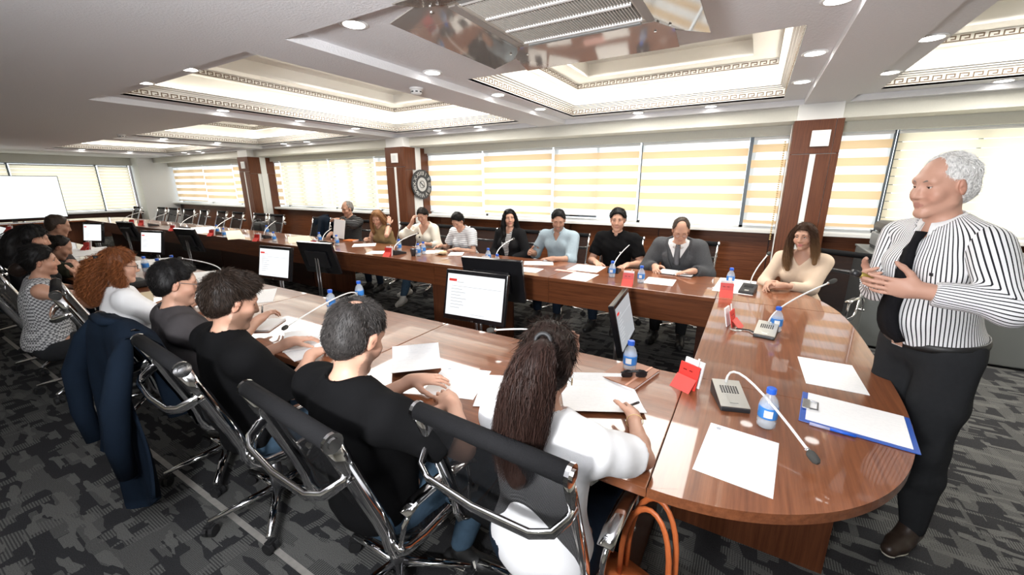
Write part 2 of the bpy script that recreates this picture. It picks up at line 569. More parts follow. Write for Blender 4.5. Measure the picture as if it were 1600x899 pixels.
class MB:
    """collects shapes for ONE mesh"""

    def __init__(s):
        s.v, s.f, s.n = [], [], 0

    def add(s, v, f):
        b = s.n
        s.v.extend([tuple(p) for p in v])
        s.f.extend([tuple(i + b for i in q) for q in f])
        s.n += len(v)
        return s

    def box(s, c, d, rz=0.0, m=None):
        x, y, z = d[0] / 2, d[1] / 2, d[2] / 2
        p = np.array([(-x, -y, -z), (x, -y, -z), (x, y, -z), (-x, y, -z), (-x, -y, z), (x, -y, z), (x, y, z), (-x, y, z)])
        if m is not None:
            p = p @ np.array(m).T
        if rz:
            a, b = math.cos(rz), math.sin(rz)
            p = p @ np.array([(a, b, 0), (-b, a, 0), (0, 0, 1)])
        p = p + np.array(c)
        return s.add(p, [(0, 3, 2, 1), (4, 5, 6, 7), (0, 1, 5, 4), (1, 2, 6, 5), (2, 3, 7, 6), (3, 0, 4, 7)])

    def b2(s, x0, x1, y0, y1, z0, z1):
        return s.box(((x0 + x1) / 2, (y0 + y1) / 2, (z0 + z1) / 2), (x1 - x0, y1 - y0, z1 - z0))

    def tube(s, pts, r, n=8, cap=True, flat=None):
        """sweep of a circle (or flat x r oval, flat = (w, h, up)) along pts"""
        pts = [np.array(p, float) for p in pts]
        rs = r if hasattr(r, '__len__') else [r] * len(pts)
        rings = []
        up = np.array((0.0, 0, 1)) if flat is None else np.array(flat[2], float)
        prev = None
        for i, p in enumerate(pts):
            a = pts[max(i - 1, 0)]
            b = pts[min(i + 1, len(pts) - 1)]
            t = (b - a) / (np.linalg.norm(b - a) + 1e-9)
            if prev is None:
                u = up if abs(t @ up) < 0.95 else np.array((1.0, 0, 0))
            else:
                u = prev
            x = u - t * (u @ t)
            x /= np.linalg.norm(x) + 1e-9
            prev = x
            y = np.cross(t, x)
            ring = []
            for k in range(n):
                th = 2 * math.pi * k / n + math.pi / n
                if flat is None:
                    ring.append(p + rs[i] * (math.cos(th) * x + math.sin(th) * y))
                else:
                    ring.append(p + flat[1] * rs[i] * math.cos(th) * x + flat[0] * rs[i] * math.sin(th) * y)
            rings.append(ring)
        v = [q for rg in rings for q in rg]
        f = []
        for i in range(len(pts) - 1):
            for k in range(n):
                k2 = (k + 1) % n
                f.append((i * n + k, i * n + k2, (i + 1) * n + k2, (i + 1) * n + k))
        if cap:
            f.append(tuple(range(n - 1, -1, -1)))
            f.append(tuple((len(pts) - 1) * n + k for k in range(n)))
        return s.add(v, f)

    def lathe(s, prof, n=16, c=(0, 0, 0)):
        v, f = [], []
        for (r, z) in prof:
            for k in range(n):
                th = 2 * math.pi * k / n
                v.append((c[0] + r * math.cos(th), c[1] + r * math.sin(th), c[2] + z))
        for i in range(len(prof) - 1):
            for k in range(n):
                k2 = (k + 1) % n
                f.append((i * n + k, i * n + k2, (i + 1) * n + k2, (i + 1) * n + k))
        f.append(tuple(range(n - 1, -1, -1)))
        f.append(tuple((len(prof) - 1) * n + k for k in range(n)))
        return s.add(v, f)

    def prism(s, poly, z0, z1):
        n = len(poly)
        v = [(x, y, z0) for x, y in poly] + [(x, y, z1) for x, y in poly]
        f = [tuple(range(n - 1, -1, -1)), tuple(range(n, 2 * n))]
        for k in range(n):
            k2 = (k + 1) % n
            f.append((k, k2, n + k2, n + k))
        return s.add(v, f)

    def sphere(s, c, r, nu=12, nv=8, sc=(1, 1, 1), m=None):
        v, f = [], []
        for j in range(nv + 1):
            ph = math.pi * j / nv
            for k in range(nu):
                th = 2 * math.pi * k / nu
                p = np.array((r * sc[0] * math.sin(ph) * math.cos(th), r * sc[1] * math.sin(ph) * math.sin(th), r * sc[2] * math.cos(ph)))
                if m is not None:
                    p = np.array(m) @ p
                v.append(p + np.array(c))
        for j in range(nv):
            for k in range(nu):
                k2 = (k + 1) % nu
                f.append((j * nu + k, (j + 1) * nu + k, (j + 1) * nu + k2, j * nu + k2))
        return s.add(v, f)

    def mesh(s, name, smooth=False, m=None):
        me = bpy.data.meshes.new(name)
        me.from_pydata(s.v, [], s.f)
        if smooth:
            me.polygons.foreach_set('use_smooth', [True] * len(me.polygons))
        if m is not None:
            me.materials.append(m)
        me.update()
        return me

    def build(s, name, m, parent=None, smooth=False, bevel=0.0, loc=None, rz=0.0):
        o = link(name, s.mesh(name, smooth, m), m, parent)
        if bevel:
            bv = o.modifiers.new('bevel', 'BEVEL')
            bv.width = bevel
            bv.segments = 2
            bv.limit_method = 'ANGLE'
        if loc is not None:
            o.location = loc
        if rz:
            o.rotation_euler = (0, 0, rz)
        return o


def text_mesh(name, body, size, m, extrude=0.0):
    cu = bpy.data.curves.new(name, 'FONT')
    cu.body = body
    cu.size = size
    cu.align_x = 'CENTER'
    cu.align_y = 'CENTER'
    cu.extrude = extrude
    cu.resolution_u = 2
    o = bpy.data.objects.new(name, cu)
    COL.objects.link(o)
    me = bpy.data.meshes.new_from_object(o)
    bpy.data.objects.remove(o)
    me.materials.clear()
    return link(name, me, m)


def struct(o):
    o['kind'] = 'structure'
    return o

# ================================================================ THE ROOM
X0, X1, Y0, Y1 = -18.0, 4.6, -3.6, 6.55
ZC, ZR = 2.48, 2.54
struct(MB().b2(X0, X1, Y0, Y1, -0.12, 0).build('floor', M['carpet']))
s = MB().b2(X0, X1, 0.715, 0.742, 0.0005, 0.004).build('trim_1', M['strip'])
struct(s)
CYA, CYB = 1.64, 5.87
c = MB()
c.b2(X0, X1, Y0, CYA, ZC, 3.12)
c.b2(X0, X1, CYB, 6.02, ZC, 3.12)
xs = [X0] + [q for ab in COFFER_X for q in ab] + [X1]
for i in range(0, len(xs), 2):
    c.b2(xs[i], xs[i + 1], CYA, CYB, ZC, 3.12)
for (xa, xb), ya in zip(COFFER_X, COFFER_Y):
    if ya > CYA:
        c.b2(xa, xb, CYA, ya, ZC, 3.12)
c.b2(X0, X1, CYA, CYB, 3.12, 3.16)
struct(c.build('ceiling', M['ceiling']))


def frame(mb, x0, x1, y0, y1, t, z0, z1):
    """rectangular ring whose outer rectangle is given, t wide"""
    mb.b2(x0, x1, y0, y0 + t, z0, z1)
    mb.b2(x0, x1, y1 - t, y1, z0, z1)
    mb.b2(x0, x0 + t, y0 + t, y1 - t, z0, z1)
    mb.b2(x1 - t, x1, y0 + t, y1 - t, z0, z1)
    return mb


def greek(mb, a, b, z0, h, nrm, t=0.009):
    """meander strip from a to b (2d points) standing z0..z0+h, nrm = direction it faces"""
    a = np.array(a)
    b = np.array(b)
    L = np.linalg.norm(b - a)
    d = (b - a) / L
    n = max(1, int(L / 0.088))
    w = L / n
    nn = np.array(nrm) * 0.004

    def seg(s0, s1, u0, u1):
        p = a + d * s0
        q = a + d * s1
        lo = np.minimum(np.minimum(p, q), np.minimum(p + nn, q + nn))
        hi = np.maximum(np.maximum(p, q), np.maximum(p + nn, q + nn))
        mb.b2(lo[0], hi[0], lo[1], hi[1], z0 + u0, z0 + u1)
    for i in range(n):
        o = i * w
        seg(o, o + t, 0, h)
        seg(o + t, o + 0.74 * w, h - t, h)
        seg(o + 0.74 * w - t, o + 0.74 * w, h * 0.34, h - t)
        seg(o + 0.36 * w, o + 0.74 * w - t, h * 0.34, h * 0.34 + t)
        seg(o + t, o + w, 0, t)


def downlight(x, y, z, i, where):
    t = empty('downlight', (x, y, z), 0, 'recessed downlight, %s rim, %s ceiling coffer from the right' % (where, COFFER_WORD[i]), 'downlight', 'recessed downlights')
    link('trim_ring', DL_RING, None, t)
    link('lens', DL_LENS, None, t)


DL_RING = MB().lathe([(0.062, 0.0), (0.080, 0.0), (0.082, -0.006), (0.072, -0.010), (0.062, -0.008)], 18).mesh('trim_ring', True, M['whiteplastic'])
DL_LENS = MB().lathe([(0.0625, -0.004), (0.0625, -0.0085), (0.02, -0.0095)], 18).mesh('lens', False, M['lamp'])
COFFER_WORD = ['fifth', 'fourth', 'third', 'second', 'first']
for i, (xa, xb) in enumerate(COFFER_X):
    ya, yb = COFFER_Y[i], CYB
    oy = 3.2 if i == 3 else ya + 0.2
    ox0, ox1, oyb = xa + 0.2, xb - 0.2, yb - 0.2
    root = empty('trim_%d' % (i + 2), ((xa + xb) / 2, (ya + yb) / 2, 0))
    root['kind'] = 'structure'
    OFF = Vector((-(xa + xb) / 2, -(ya + yb) / 2, 0))

    def put(mb, name, m):
        o = mb.build(name, m, root)
        o.location = OFF
        return o
    g = MB()
    g.b2(xa, xb, ya, oy, ZR, ZR + 0.02).b2(xa, xb, oyb, yb, ZR, ZR + 0.02)
    g.b2(xa, ox0, oy, oyb, ZR, ZR + 0.02).b2(ox1, xb, oy, oyb, ZR, ZR + 0.02)
    put(g, 'rim', M['ceiling'])
    g = MB()
    frame(g, ox0 - 0.02, ox1 + 0.02, oy - 0.02, oyb + 0.02, 0.02, ZR + 0.001, 2.93)
    put(g, 'fascia', M['coffer'])
    for k, (ins, z0, z1) in enumerate([(0.022, 2.640, 2.652), (0.040, 2.656, 2.668), (0.058, 2.672, 2.684)]):
        put(frame(MB(), ox0, ox1, oy, oyb, ins, z0, z1), 'crown_moulding', M['coffer'])
    put(frame(MB(), ox0 + 0.012, ox1 - 0.012, oy + 0.012, oyb - 0.012, 0.02, 2.686, 2.692), 'led_strip', M['led'])
    g = MB()
    frame(g, ox0, ox1, oy, oyb, 0.10, 2.86, 2.93)
    put(g, 'inner_border', M['coffer'])
    g = MB()
    frame(g, ox0 - 0.02, ox1 + 0.02, oy - 0.02, oyb + 0.02, 0.36, 2.931, 2.95)
    frame(g, ox0 + 0.30, ox1 - 0.30, oy + 0.30, oyb - 0.30, 0.03, 2.951, 3.10)
    put(g, 'inner_recess', M['coffer'])
    put(MB().b2(ox0, ox1, oy, oyb, 3.09, 3.11), 'top_panel', M['coffer'])
    for z0, h, ins in ((2.570, 0.052, 0.0), (2.870, 0.050, 0.10)):
        g = MB()
        greek(g, (ox0 + ins, oyb - ins), (ox1 - ins, oyb - ins), z0, h, (0, -1))
        greek(g, (ox0 + ins, oy + ins), (ox0 + ins, oyb - ins), z0, h, (1, 0))
        greek(g, (ox1 - ins, oyb - ins), (ox1 - ins, oy + ins), z0, h, (-1, 0))
        greek(g, (ox1 - ins, oy + ins), (ox0 + ins, oy + ins), z0, h, (0, 1))
        put(g, 'greek_key', M['key'])['kind'] = 'stuff'
    rx0, rx1 = xa + 0.1, xb - 0.1
    for yy, w_ in ((2.85, 'nearest on the'), (3.87, 'middle on the'), (4.85, 'window end of the')):
        if yy < ya + 0.2:
            continue
        downlight(rx0, yy, ZR, i, w_ + ' left')
        downlight(rx1, yy, ZR, i, w_ + ' right')
    for xx, w_ in ((xa + 1.08, 'left one on the'), (xa + 1.95, 'right one on the')):
        downlight(xx, yb - 0.1, ZR, i, w_ + ' window side')
        if i != 3:
            downlight(xx, ya + 0.11, ZR, i, w_ + ' camera side')
downlight(COFFER_X[3][0] + 0.42, CYA + 0.17, ZR, 3, 'big one at the near left')

# ---------------------------------------------------------------- window wall
EDGE = [4.5, 2.76, 1.31, -0.126, -1.555, -3.007, -4.44, -5.87, -7.34, -8.95, -10.95, -12.5, -13.4, -15.2, -17.35]
ZS, ZT = 1.03, 2.21
ww = MB()
ww.b2(X0, X1, 6.50, 6.66, 0, 0.985)
ww.b2(X0, X1, 6.50, 6.66, ZT + 0.06, 3.1)
struct(ww.build('wall_window', M['wood_shaded']))
PANEL = MB().b2(-0.715, 0.715, -0.012, 0.012, 0.02, 0.975).mesh('panel', False, M['wood_x'])
wallo = bpy.data.objects['wall_window']
x = X1 - 0.75
while x > X0 + 0.7:
    p = link('panel', PANEL, None, wallo)
    p.location = (x, 6.49, 0)
    x -= 1.445
sill = MB().b2(X0, X1, 6.30, 6.62, 0.985, ZS).build('window_sill', M['white'], wallo, bevel=0.006)
fas = MB().b2(X0, X1, 5.98, 6.02, 2.33, ZC + 0.03).b2(X0, X1, 6.02, 6.50, 2.33, 2.36)
struct(fas.build('trim_20', M['wall']))
struct(MB().b2(X0, X1, 6.36, 6.42, 2.215, 2.33).build('trim_21', M['wall']))

SHEER_ROWS, TAN_ROWS = 6, 6
MESHES = {}


def band_mesh(kind, w, h):
    k = (kind, round(w, 2), round(h, 3))
    if k not in MESHES:
        MESHES[k] = MB().add([(-w / 2, 0, -h / 2), (w / 2, 0, -h / 2), (w / 2, 0, h / 2), (-w / 2, 0, h / 2)], [(0, 1, 2, 3)]).mesh(
            kind, False, M[{'opaque_band': 'tan', 'sheer_band': 'sheer', 'closed_band': 'shut'}[kind]])
    return MESHES[k]


def blind(name_at, x, y, w, z0, z1, style, rz, label, off=0.0):
    t = empty('zebra_blind', (x, y, z1), rz, label, 'blind', 'zebra blinds along the ' + name_at)
    MB().tube([(-w / 2, 0.0, -0.012), (w / 2, 0, -0.012)], 0.022, 8).build('head_rail', M['whiteplastic'], t)
    MB().box((0, 0, z0 - z1), (w, 0.014, 0.022)).build('bottom_rail', M['whiteplastic'], t)
    z = z1 - 0.03
    lo = z0 + 0.01
    k = 0
    if style == 'open':
        pat = [('sheer_band', 0.098), ('opaque_band', 0.098)]
        z_start = z
        while z > lo + 0.02:
            kind, h = pat[k % 2]
            if k == 0:
                h = h - off
            h = min(h, z - lo)
            o = link(kind, band_mesh(kind, w, h), None, t)
            o.location = (0, 0.004 if kind == 'sheer_band' else -0.004, z - h / 2 - z1)
            z -= h
            k += 1
    else:
        while z > lo + 0.02:
            h = min(0.095, z - lo)
            o = link('closed_band', band_mesh('closed_band', w, h - 0.006), None, t)
            o.location = (0, 0, z - h / 2 - z1)
            z -= h
            k += 1
    return t


ORD = ['first', 'second', 'third', 'fourth', 'fifth', 'sixth', 'seventh', 'eighth', 'ninth', 'tenth', 'eleventh', 'twelfth',
       'thirteenth', 'fourteenth', 'fifteenth', 'sixteenth', 'seventeenth', 'eighteenth', 'nineteenth', 'twentieth']


def window(i, mid, w, z0, z1, ori, sash):
    """one glazed bay: dark frame, pane; ori = rotation about z"""
    t = empty('window_%d' % i, mid, ori)
    t['kind'] = 'structure'
    g = MB()
    g.b2(-w / 2, -w / 2 + 0.022, -0.03, 0.03, z0, z1).b2(w / 2 - 0.022, w / 2, -0.03, 0.03, z0, z1)
    g.b2(-w / 2, w / 2, -0.03, 0.03, z1 - 0.04, z1)
    g.build('frame', M['frame'], t)
    MB().b2(-w / 2, w / 2, -0.03, 0.03, z0, z0 + 0.03).build('bottom_frame', M['whiteplastic'], t)
    MB().b2(-w / 2 + 0.02, w / 2 - 0.02, -0.004, 0.004, z0 + 0.03, z1 - 0.04).build('pane', M['glass'], t)
    if sash:
        a, b = sash
        g = MB().b2(a, b, -0.09, -0.05, z0 + 0.055, z0 + 0.085)
        g.b2(a, a + 0.05, -0.09, -0.05, z0 + 0.085, z1 - 0.05).b2(b - 0.03, b, -0.09, -0.05, z0 + 0.085, z1 - 0.05)
        g.build('sash', M['frame'], t)
        MB().b2((a + b) / 2 - 0.07, (a + b) / 2 + 0.07, -0.115, -0.09, z0 + 0.06, z0 + 0.085).build('handle', M['black'], t)


SASH = {1: (-0.70, 0.0), 2: (-0.7, 0.72), 4: (-0.72, 0.05), 7: (-0.4, 0.7), 8: (-0.1, 0.6), 9: (-0.2, 0.5), 13: (-0.9, 0.2)}
for i in range(len(EDGE) - 1):
    xr, xl = EDGE[i], EDGE[i + 1]
    w = xr - xl
    window(i + 1, ((xr + xl) / 2, 6.60, 0), w, ZS, ZT + 0.06, 0, SASH.get(i))
    style = 'closed' if i in (0, 1, 8, 9) else 'open'
    z0 = 1.09 if i not in (4,) else 1.13
    lab = '%s zebra blind, %s bay of the long window wall from the right' % (
        'closed cream' if style == 'closed' else 'tan and sheer', ORD[i])
    blind('long window wall', (xr + xl) / 2, 6.46, w - 0.045, z0, ZT, style, 0, lab, 0.02 * (i % 3))

# ---------------------------------------------------------------- far wall behind the television
wf = MB()
wf.b2(X0 - 0.14, X0, Y0, Y1, 0, 0.78)
wf.b2(X0 - 0.14, X0, Y0, Y1, 2.26, 3.1)
wf.b2(X0 - 0.14, X0, 5.55, Y1, 0.78, 2.26)
struct(wf.build('wall_far', M['wood_shaded']))
struct(MB().b2(X0, X0 + 0.12, Y0, 5.55, 0.76, 0.80).build('trim_22', M['white']))
struct(MB().b2(X0, X0 + 0.10, Y0, Y1, 2.24, ZC).build('trim_23', M['wall']))
FE = [5.5, 4.70, 2.90, 1.10, -0.70, -2.5]
for i in range(len(FE) - 1):
    w = FE[i] - FE[i + 1]
    ym = (FE[i] + FE[i + 1]) / 2
    window(i + 20, (X0 - 0.06, ym, 0), w, 0.80, 2.26, math.pi / 2, None)
    blind('far wall', X0 + 0.05, ym, w - 0.06, 0.86, 2.2, 'closed', math.pi / 2,
          'closed cream zebra blind on the far wall, %s bay from the corner pillar' % ORD[i])
struct(MB().b2(X1, X1 + 0.12, Y0, Y1, 0, 3.1).build('wall_right', M['wall']))
struct(MB().b2(X0, X1, Y0 - 0.12, Y0, 0, 3.1).build('wall_back', M['wall']))


# ---------------------------------------------------------------- pillars clad in cherry boards
def pillar(x0, x1, idx):
    y0, y1 = 5.8, 6.48
    zt = 2.31
    t = empty('pillar', ((x0 + x1) / 2, y0, 0))
    t['kind'] = 'structure'
    ox, oy = (x0 + x1) / 2, y0

    def bd(name, a, b, c_, d, e, f, m='wood_z'):
        return MB().b2(a - ox, b - ox, c_ - oy, d - oy, e, f).build(name, M[m], t, bevel=0.003)
    bd('core', x0 + 0.02, x1 - 0.02, y0 + 0.02, y1, 0, ZC, 'white')
    w = x1 - x0
    sa, sb = x0 + 0.42 * w, x0 + 0.55 * w
    bd('board', x0, sa, y0, y0 + 0.022, 0, 1.945)
    bd('board', sb, x1 - 0.07, y0, y0 + 0.022, 0, 1.945)
    bd('board', x1 - 0.066, x1, y0, y0 + 0.022, 0, 1.945)
    bd('board', x0, x1 - 0.07, y0, y0 + 0.022, 1.951, zt)
    bd('board', x1 - 0.066, x1, y0, y0 + 0.022, 1.951, zt)
    for xs_ in ((x1 - 0.02, x1), (x0, x0 + 0.02)):
        bd('board', xs_[0], xs_[1], y0 + 0.024, 6.10, 1.9, zt)
        bd('board', xs_[0], xs_[1], y0 + 0.024, 6.01, 0, 1.895)
        bd('board', xs_[0], xs_[1], 6.245, y1, 1.9, zt)
        bd('board', xs_[0], xs_[1], 6.27, y1, 0, 1.895)
        bd('white_strip', xs_[0] - 0.004, xs_[1] + 0.004, 6.102, 6.243, 0, zt, 'white')
    bd('white_strip', sa, sb, y0 + 0.006, y0 + 0.016, 0, 1.945, 'white')
    return t


for idx, (a, b) in enumerate([(0.28, 0.73), (-6.28, -5.78), (-11.72, -11.23)]):
    pillar(a, b, idx)
    words = ['beside the woman in beige', 'that carries the clock', 'farthest down the window wall'][idx]
    s = empty('wall_plaque', (a + 0.26, 5.785, 2.11), 0, 'white square plaque on the cherry pillar ' + words, 'plaque', 'white plaques on the pillars')
    MB().b2(-0.085, 0.085, -0.008, 0.014, -0.085, 0.085).build('plate', M['whiteplastic'], s, bevel=0.004)
    MB().b2(-0.045, 0.045, -0.011, -0.008, -0.05, 0.05).build('inset', mat('plaque_grey', (0.7, 0.71, 0.72), 0.4), s)
# corner pillar at the far end
struct(MB().b2(X0 + 0.001, -17.40, 5.56, Y1 - 0.02, 0, ZC).build('wall_corner', M['white']))
# gold bead chain beside the first pillar
g = MB()
for k in range(46):
    g.sphere((0, 0, -0.014 * 2 * k * 0.95), 0.011, 8, 6)
tag(g.build('bead_chain', M['gold'], None, True, loc=(0.235, 6.2, 2.12)), 'gold bead chain hanging down along the pillar behind the woman in beige', 'bead chain')

# ---------------------------------------------------------------- wall clock on the side of the second pillar
ck = empty('wall_clock', (-5.765, 6.20, 1.62), math.pi / 2, 'large round dark clock with roman numerals on the pillar side', 'clock')
RM = Matrix.Rotation(math.pi / 2, 3, 'X')


def clock_disc(name, r0, r1, d0, d1, m, n=40):
    v, f = [], []
    for r, d in ((r0, d0), (r1, d0), (r1, d1), (r0, d1)):
        for k in range(n):
            a = 2 * math.pi * k / n
            v.append((r * math.cos(a), d, r * math.sin(a)))
    for j in range(4):
        for k in range(n):
            f.append((j * n + k, j * n + (k + 1) % n, ((j + 1) % 4) * n + (k + 1) % n, ((j + 1) % 4) * n + k))
    return MB().add(v, f).build(name, m, ck)


clock_disc('dial_ring', 0.135, 0.285, -0.035, -0.012, M['clockface'])
clock_disc('inner_dial', 0.002, 0.134, -0.03, -0.012, M['clockmark'])
clock_disc('inner_ring', 0.062, 0.072, -0.034, -0.031, M['clockface'])
NUM = ['XII', 'I', 'II', 'III', 'IIII', 'V', 'VI', 'VII', 'VIII', 'IX', 'X', 'XI']
for k in range(12):
    a = math.pi / 2 - k * math.pi / 6
    o = text_mesh('numeral', NUM[k], 0.105, M['clockmark'], 0.002)
    o.parent = ck
    o.location = (0.21 * math.cos(a), -0.037, 0.21 * math.sin(a))
    o.rotation_euler = (math.pi / 2, -(a - math.pi / 2), 0)
for nm, a, ln in (('hour_hand', R(140), 0.075), ('minute_hand', R(-38), 0.07)):
    MB().tube([(0, -0.038, 0), (ln * math.cos(a), -0.038, ln * math.sin(a))], 0.007, 6).build(nm, M['clockface'], ck)

# ---------------------------------------------------------------- ceiling cassette air conditioner
ac = empty('air_conditioner', (-0.87, 1.86, ZR), 0, 'ceiling cassette air conditioner with clear deflector plates and slatted grille', 'air conditioner')
AH = -0.16
MB().b2(-0.43, 0.43, -0.40, 0.40, AH + 0.02, 0.0).build('housing', M['white'], ac, bevel=0.01)
beige = mat('beige_unit_plastic', (0.40, 0.36, 0.31), 0.4)
g = MB()
frame(g, -0.44, 0.44, -0.41, 0.41, 0.125, AH - 0.005, AH + 0.025)
g.build('face_frame', beige, ac, bevel=0.008)
MB().b2(-0.31, 0.31, -0.28, 0.28, AH + 0.012, AH + 0.022).build('filter', mat('cavity_shade', (0.035, 0.028, 0.022), 0.9), ac)  # dark sheet put in for the shade of the cavity behind the slats
g = MB()
n = 46
for k in range(n):
    xx = -0.305 + 0.61 * k / (n - 1)
    g.b2(xx - 0.0020, xx + 0.0020, -0.28, 0.28, AH - 0.004, AH + 0.010)
o = g.build('grille_slats', mat('cream_slats', (0.60, 0.57, 0.52), 0.5), ac)
o['kind'] = 'stuff'
for yy in (-0.285, -0.09, 0.09, 0.285):
    MB().b2(-0.312, 0.312, yy - 0.008, yy + 0.008, AH - 0.007, AH + 0.004).build('grille_bar', M['whiteplastic'], ac)
for sx in (-1, 1):
    MB().b2(sx * 0.375 - 0.045, sx * 0.375 + 0.045, -0.30, 0.30, AH - 0.010, AH - 0.004).build('outlet_flap', mat('taupe_flap', (0.25, 0.22, 0.20), 0.35), ac)
    MB().b2(-0.30, 0.30, sx * 0.345 - 0.04, sx * 0.345 + 0.04, AH - 0.010, AH - 0.004).build('outlet_flap', M['caselight'], ac)
ta = R(14)
for k in range(4):
    a = k * math.pi / 2
    hw = 0.44 if k % 2 else 0.42
    off = 0.42 if k % 2 else 0.46
    mr = (Matrix.Rotation(a, 3, 'Z') @ Matrix.Rotation(ta, 3, 'Y'))
    ctr = Matrix.Rotation(a, 3, 'Z') @ Vector((off + 0.02, 0, AH - 0.035))
    MB().box(ctr, (0.24, 2 * hw, 0.005), m=mr).build('deflector_plate', M['acrylic'], ac)
    for sgn in (-1, 1):
        b0 = Matrix.Rotation(a, 3, 'Z') @ Vector((off - 0.03, sgn * hw * 0.8, AH + 0.0))
        b1 = Matrix.Rotation(a, 3, 'Z') @ Vector((off - 0.03, sgn * hw * 0.8, AH - 0.03))
        MB().tube([b0, b1], 0.007, 6).build('bracket', M['chrome'], ac)
for nm, (xx, yy), w_ in (('smoke', (-2.78, 3.0), 'beside the coffer beyond the air conditioner'), ('s2', (-9.62, 2.95), 'far down the ceiling on the left')):
    t = empty('smoke_detector', (xx, yy, ZC), 0, 'white round smoke detector ' + w_, 'smoke detector')
    MB().lathe([(0.062, 0), (0.062, -0.012), (0.056, -0.016)], 18).build('base', M['whiteplastic'], t)
    MB().lathe([(0.054, -0.016), (0.050, -0.045), (0.03, -0.056), (0.01, -0.057)], 18).build('cover', M['whiteplastic'], t, True)
    g = MB()
    for k in range(8):
        a = k * math.pi / 4
        g.box((0.0505 * math.cos(a), 0.0505 * math.sin(a), -0.035), (0.004, 0.022, 0.010), a)
    g.build('vents', M['black'], t)['kind'] = 'stuff'

# ================================================================ TABLES
TZ = 0.75


def table_section(xc, row, label):
    """one straight section 1.47 long; row = 'near' or 'window'"""
    ya, yb = (1.08, 1.93) if row == 'near' else (3.46, 4.28)
    yc = (ya + yb) / 2
    t = empty('conference_table', (xc, yc, 0), 0, label, 'table', 'straight sections of the %s table row' % row)
    h = 0.735
    d = (yb - ya) / 2
    MB().b2(-h + 0.0015, h - 0.0015, -d, d, TZ - 0.035, TZ).build('table_top', M['top_x'], t, bevel=0.004)
    s = 1 if row == 'near' else -1
    MB().b2(-h + 0.002, h - 0.002, s * (d - 0.035) - 0.011, s * (d - 0.035) + 0.011, 0.49, TZ - 0.036).build('fascia', M['wood_x'], t)
    return t, d


for k in range(10):
    xc = -0.17 - 0.735 - 1.47 * k
    for row in ('near', 'window'):
        t, d = table_section(xc, row, 'straight cherry table section, %s of the %s row counted from the standing man' % (ORD[k], row if row == 'window' else 'camera side'))
        if row == 'near':
            for s in (-1, 1):
                MB().b2(s * 0.66 - 0.012, s * 0.66 + 0.012, -0.25, 0.34, 0, TZ - 0.036).build('leg', M['wood_z'], t)
        else:
            a, b, y = {0: (-0.30, 0.0, 0.15), 1: (-0.73, 0.05, -0.30), 2: (-0.25, 0.55, 0.02)}.get(k, (-0.72, 0.72, 0.02))
            if k == 0:
                MB().b2(0.60, 0.73, -0.1, 0.3, 0, 0.49).build('leg', M['wood_shaded'], t)
            elif k == 1:
                MB().b2(-0.735, 0.30, -0.345, -0.32, 0, 0.488).build('leg', M['wood_z'], t)
            elif k == 2:
                MB().b2(0.62, 0.735, -0.30, -0.275, 0, 0.488).build('leg', M['wood_z'], t)
            elif k == 3:
                MB().b2(-0.72, 0.26, 0.0, 0.03, 0, 0.49).build('leg', M['wood_z'], t)
            else:
                MB().b2(-0.72, 0.72, 0.0, 0.03, 0, 0.49).build('leg', M['wood_shaded'], t)


def end_table(x0, sgn, label):
    t = empty('end_table', (x0, 2.69, 0), 0, label, 'table')

    def outline(ya, yb, inset=0.0):
        pts = [(0.0015 * sgn, ya)]
        n = 26
        for i in range(n + 1):
            y = ya + (yb - ya) * i / n
            u = min(1.0, abs(y) / (1.605 - inset))
            pts.append((sgn * (0.82 - inset) * max(0.0, 1 - u ** 3.6) ** 0.5, y))
        pts.append((0.0015 * sgn, yb))
        q = [pts[0]]
        for p in pts[1:]:
            if abs(p[0] - q[-1][0]) + abs(p[1] - q[-1][1]) > 1e-4:
                q.append(p)
        return q if sgn > 0 else q[::-1]

    def fine(ya, yb):
        # crowd samples towards the rounded end
        pts = []
        n = 40
        for i in range(n + 1):
            a = i / n
            if abs(ya) > 1.5:
                y = yb - (yb - ya) * math.sin(a * math.pi / 2)
                pts.append(y)
            else:
                pts.append(ya + (yb - ya) * a)
        if abs(ya) > 1.5:
            pts = pts[::-1]
        elif abs(yb) > 1.5:
            pts = [ya + (yb - ya) * math.sin(i / n * math.pi / 2) for i in range(n + 1)]
        out = [(0.0015 * sgn, pts[0])]
        for y in pts:
            u = min(1.0, abs(y) / 1.605)
            xx = sgn * 0.82 * max(0.0, 1 - u ** 3.6) ** 0.5
            if abs(xx - out[-1][0]) + abs(y - out[-1][1]) > 1e-4:
                out.append((xx, y))
        out.append((0.0015 * sgn, pts[-1]))
        return out if sgn > 0 else out[::-1]
    for ya, yb in ((-1.605, -0.7615), (-0.7585, 0.7685), (0.7715, 1.605)):
        MB().prism(fine(ya, yb), TZ - 0.035, TZ).build('table_top', M['top_y'], t, bevel=0.003)
    for yy in (-0.82, 0.80):
        MB().b2(min(0.0, sgn * 0.62), max(0.0, sgn * 0.62), yy - 0.015, yy + 0.015, 0, TZ - 0.036).build('leg', M['wood_z'], t)
    MB().b2(min(sgn * 0.22, sgn * 0.25), max(sgn * 0.22, sgn * 0.25), -0.8, 0.78, 0.1, TZ - 0.036).build('modesty_panel', M['wood_z'], t)
    return t


end_table(-0.17, 1, 'rounded cherry head table where the striped shirt man stands')
end_table(-14.87, -1, 'rounded far head table in front of the television')

# ================================================================ CHAIRS
PROF = [(-0.335, 0.975), (-0.30, 0.88), (-0.262, 0.77), (-0.222, 0.66), (-0.197, 0.58), (-0.188, 0.52), (-0.170, 0.475),
        (-0.125, 0.447), (-0.05, 0.440), (0.06, 0.452), (0.15, 0.466), (0.20, 0.462), (0.228, 0.445)]


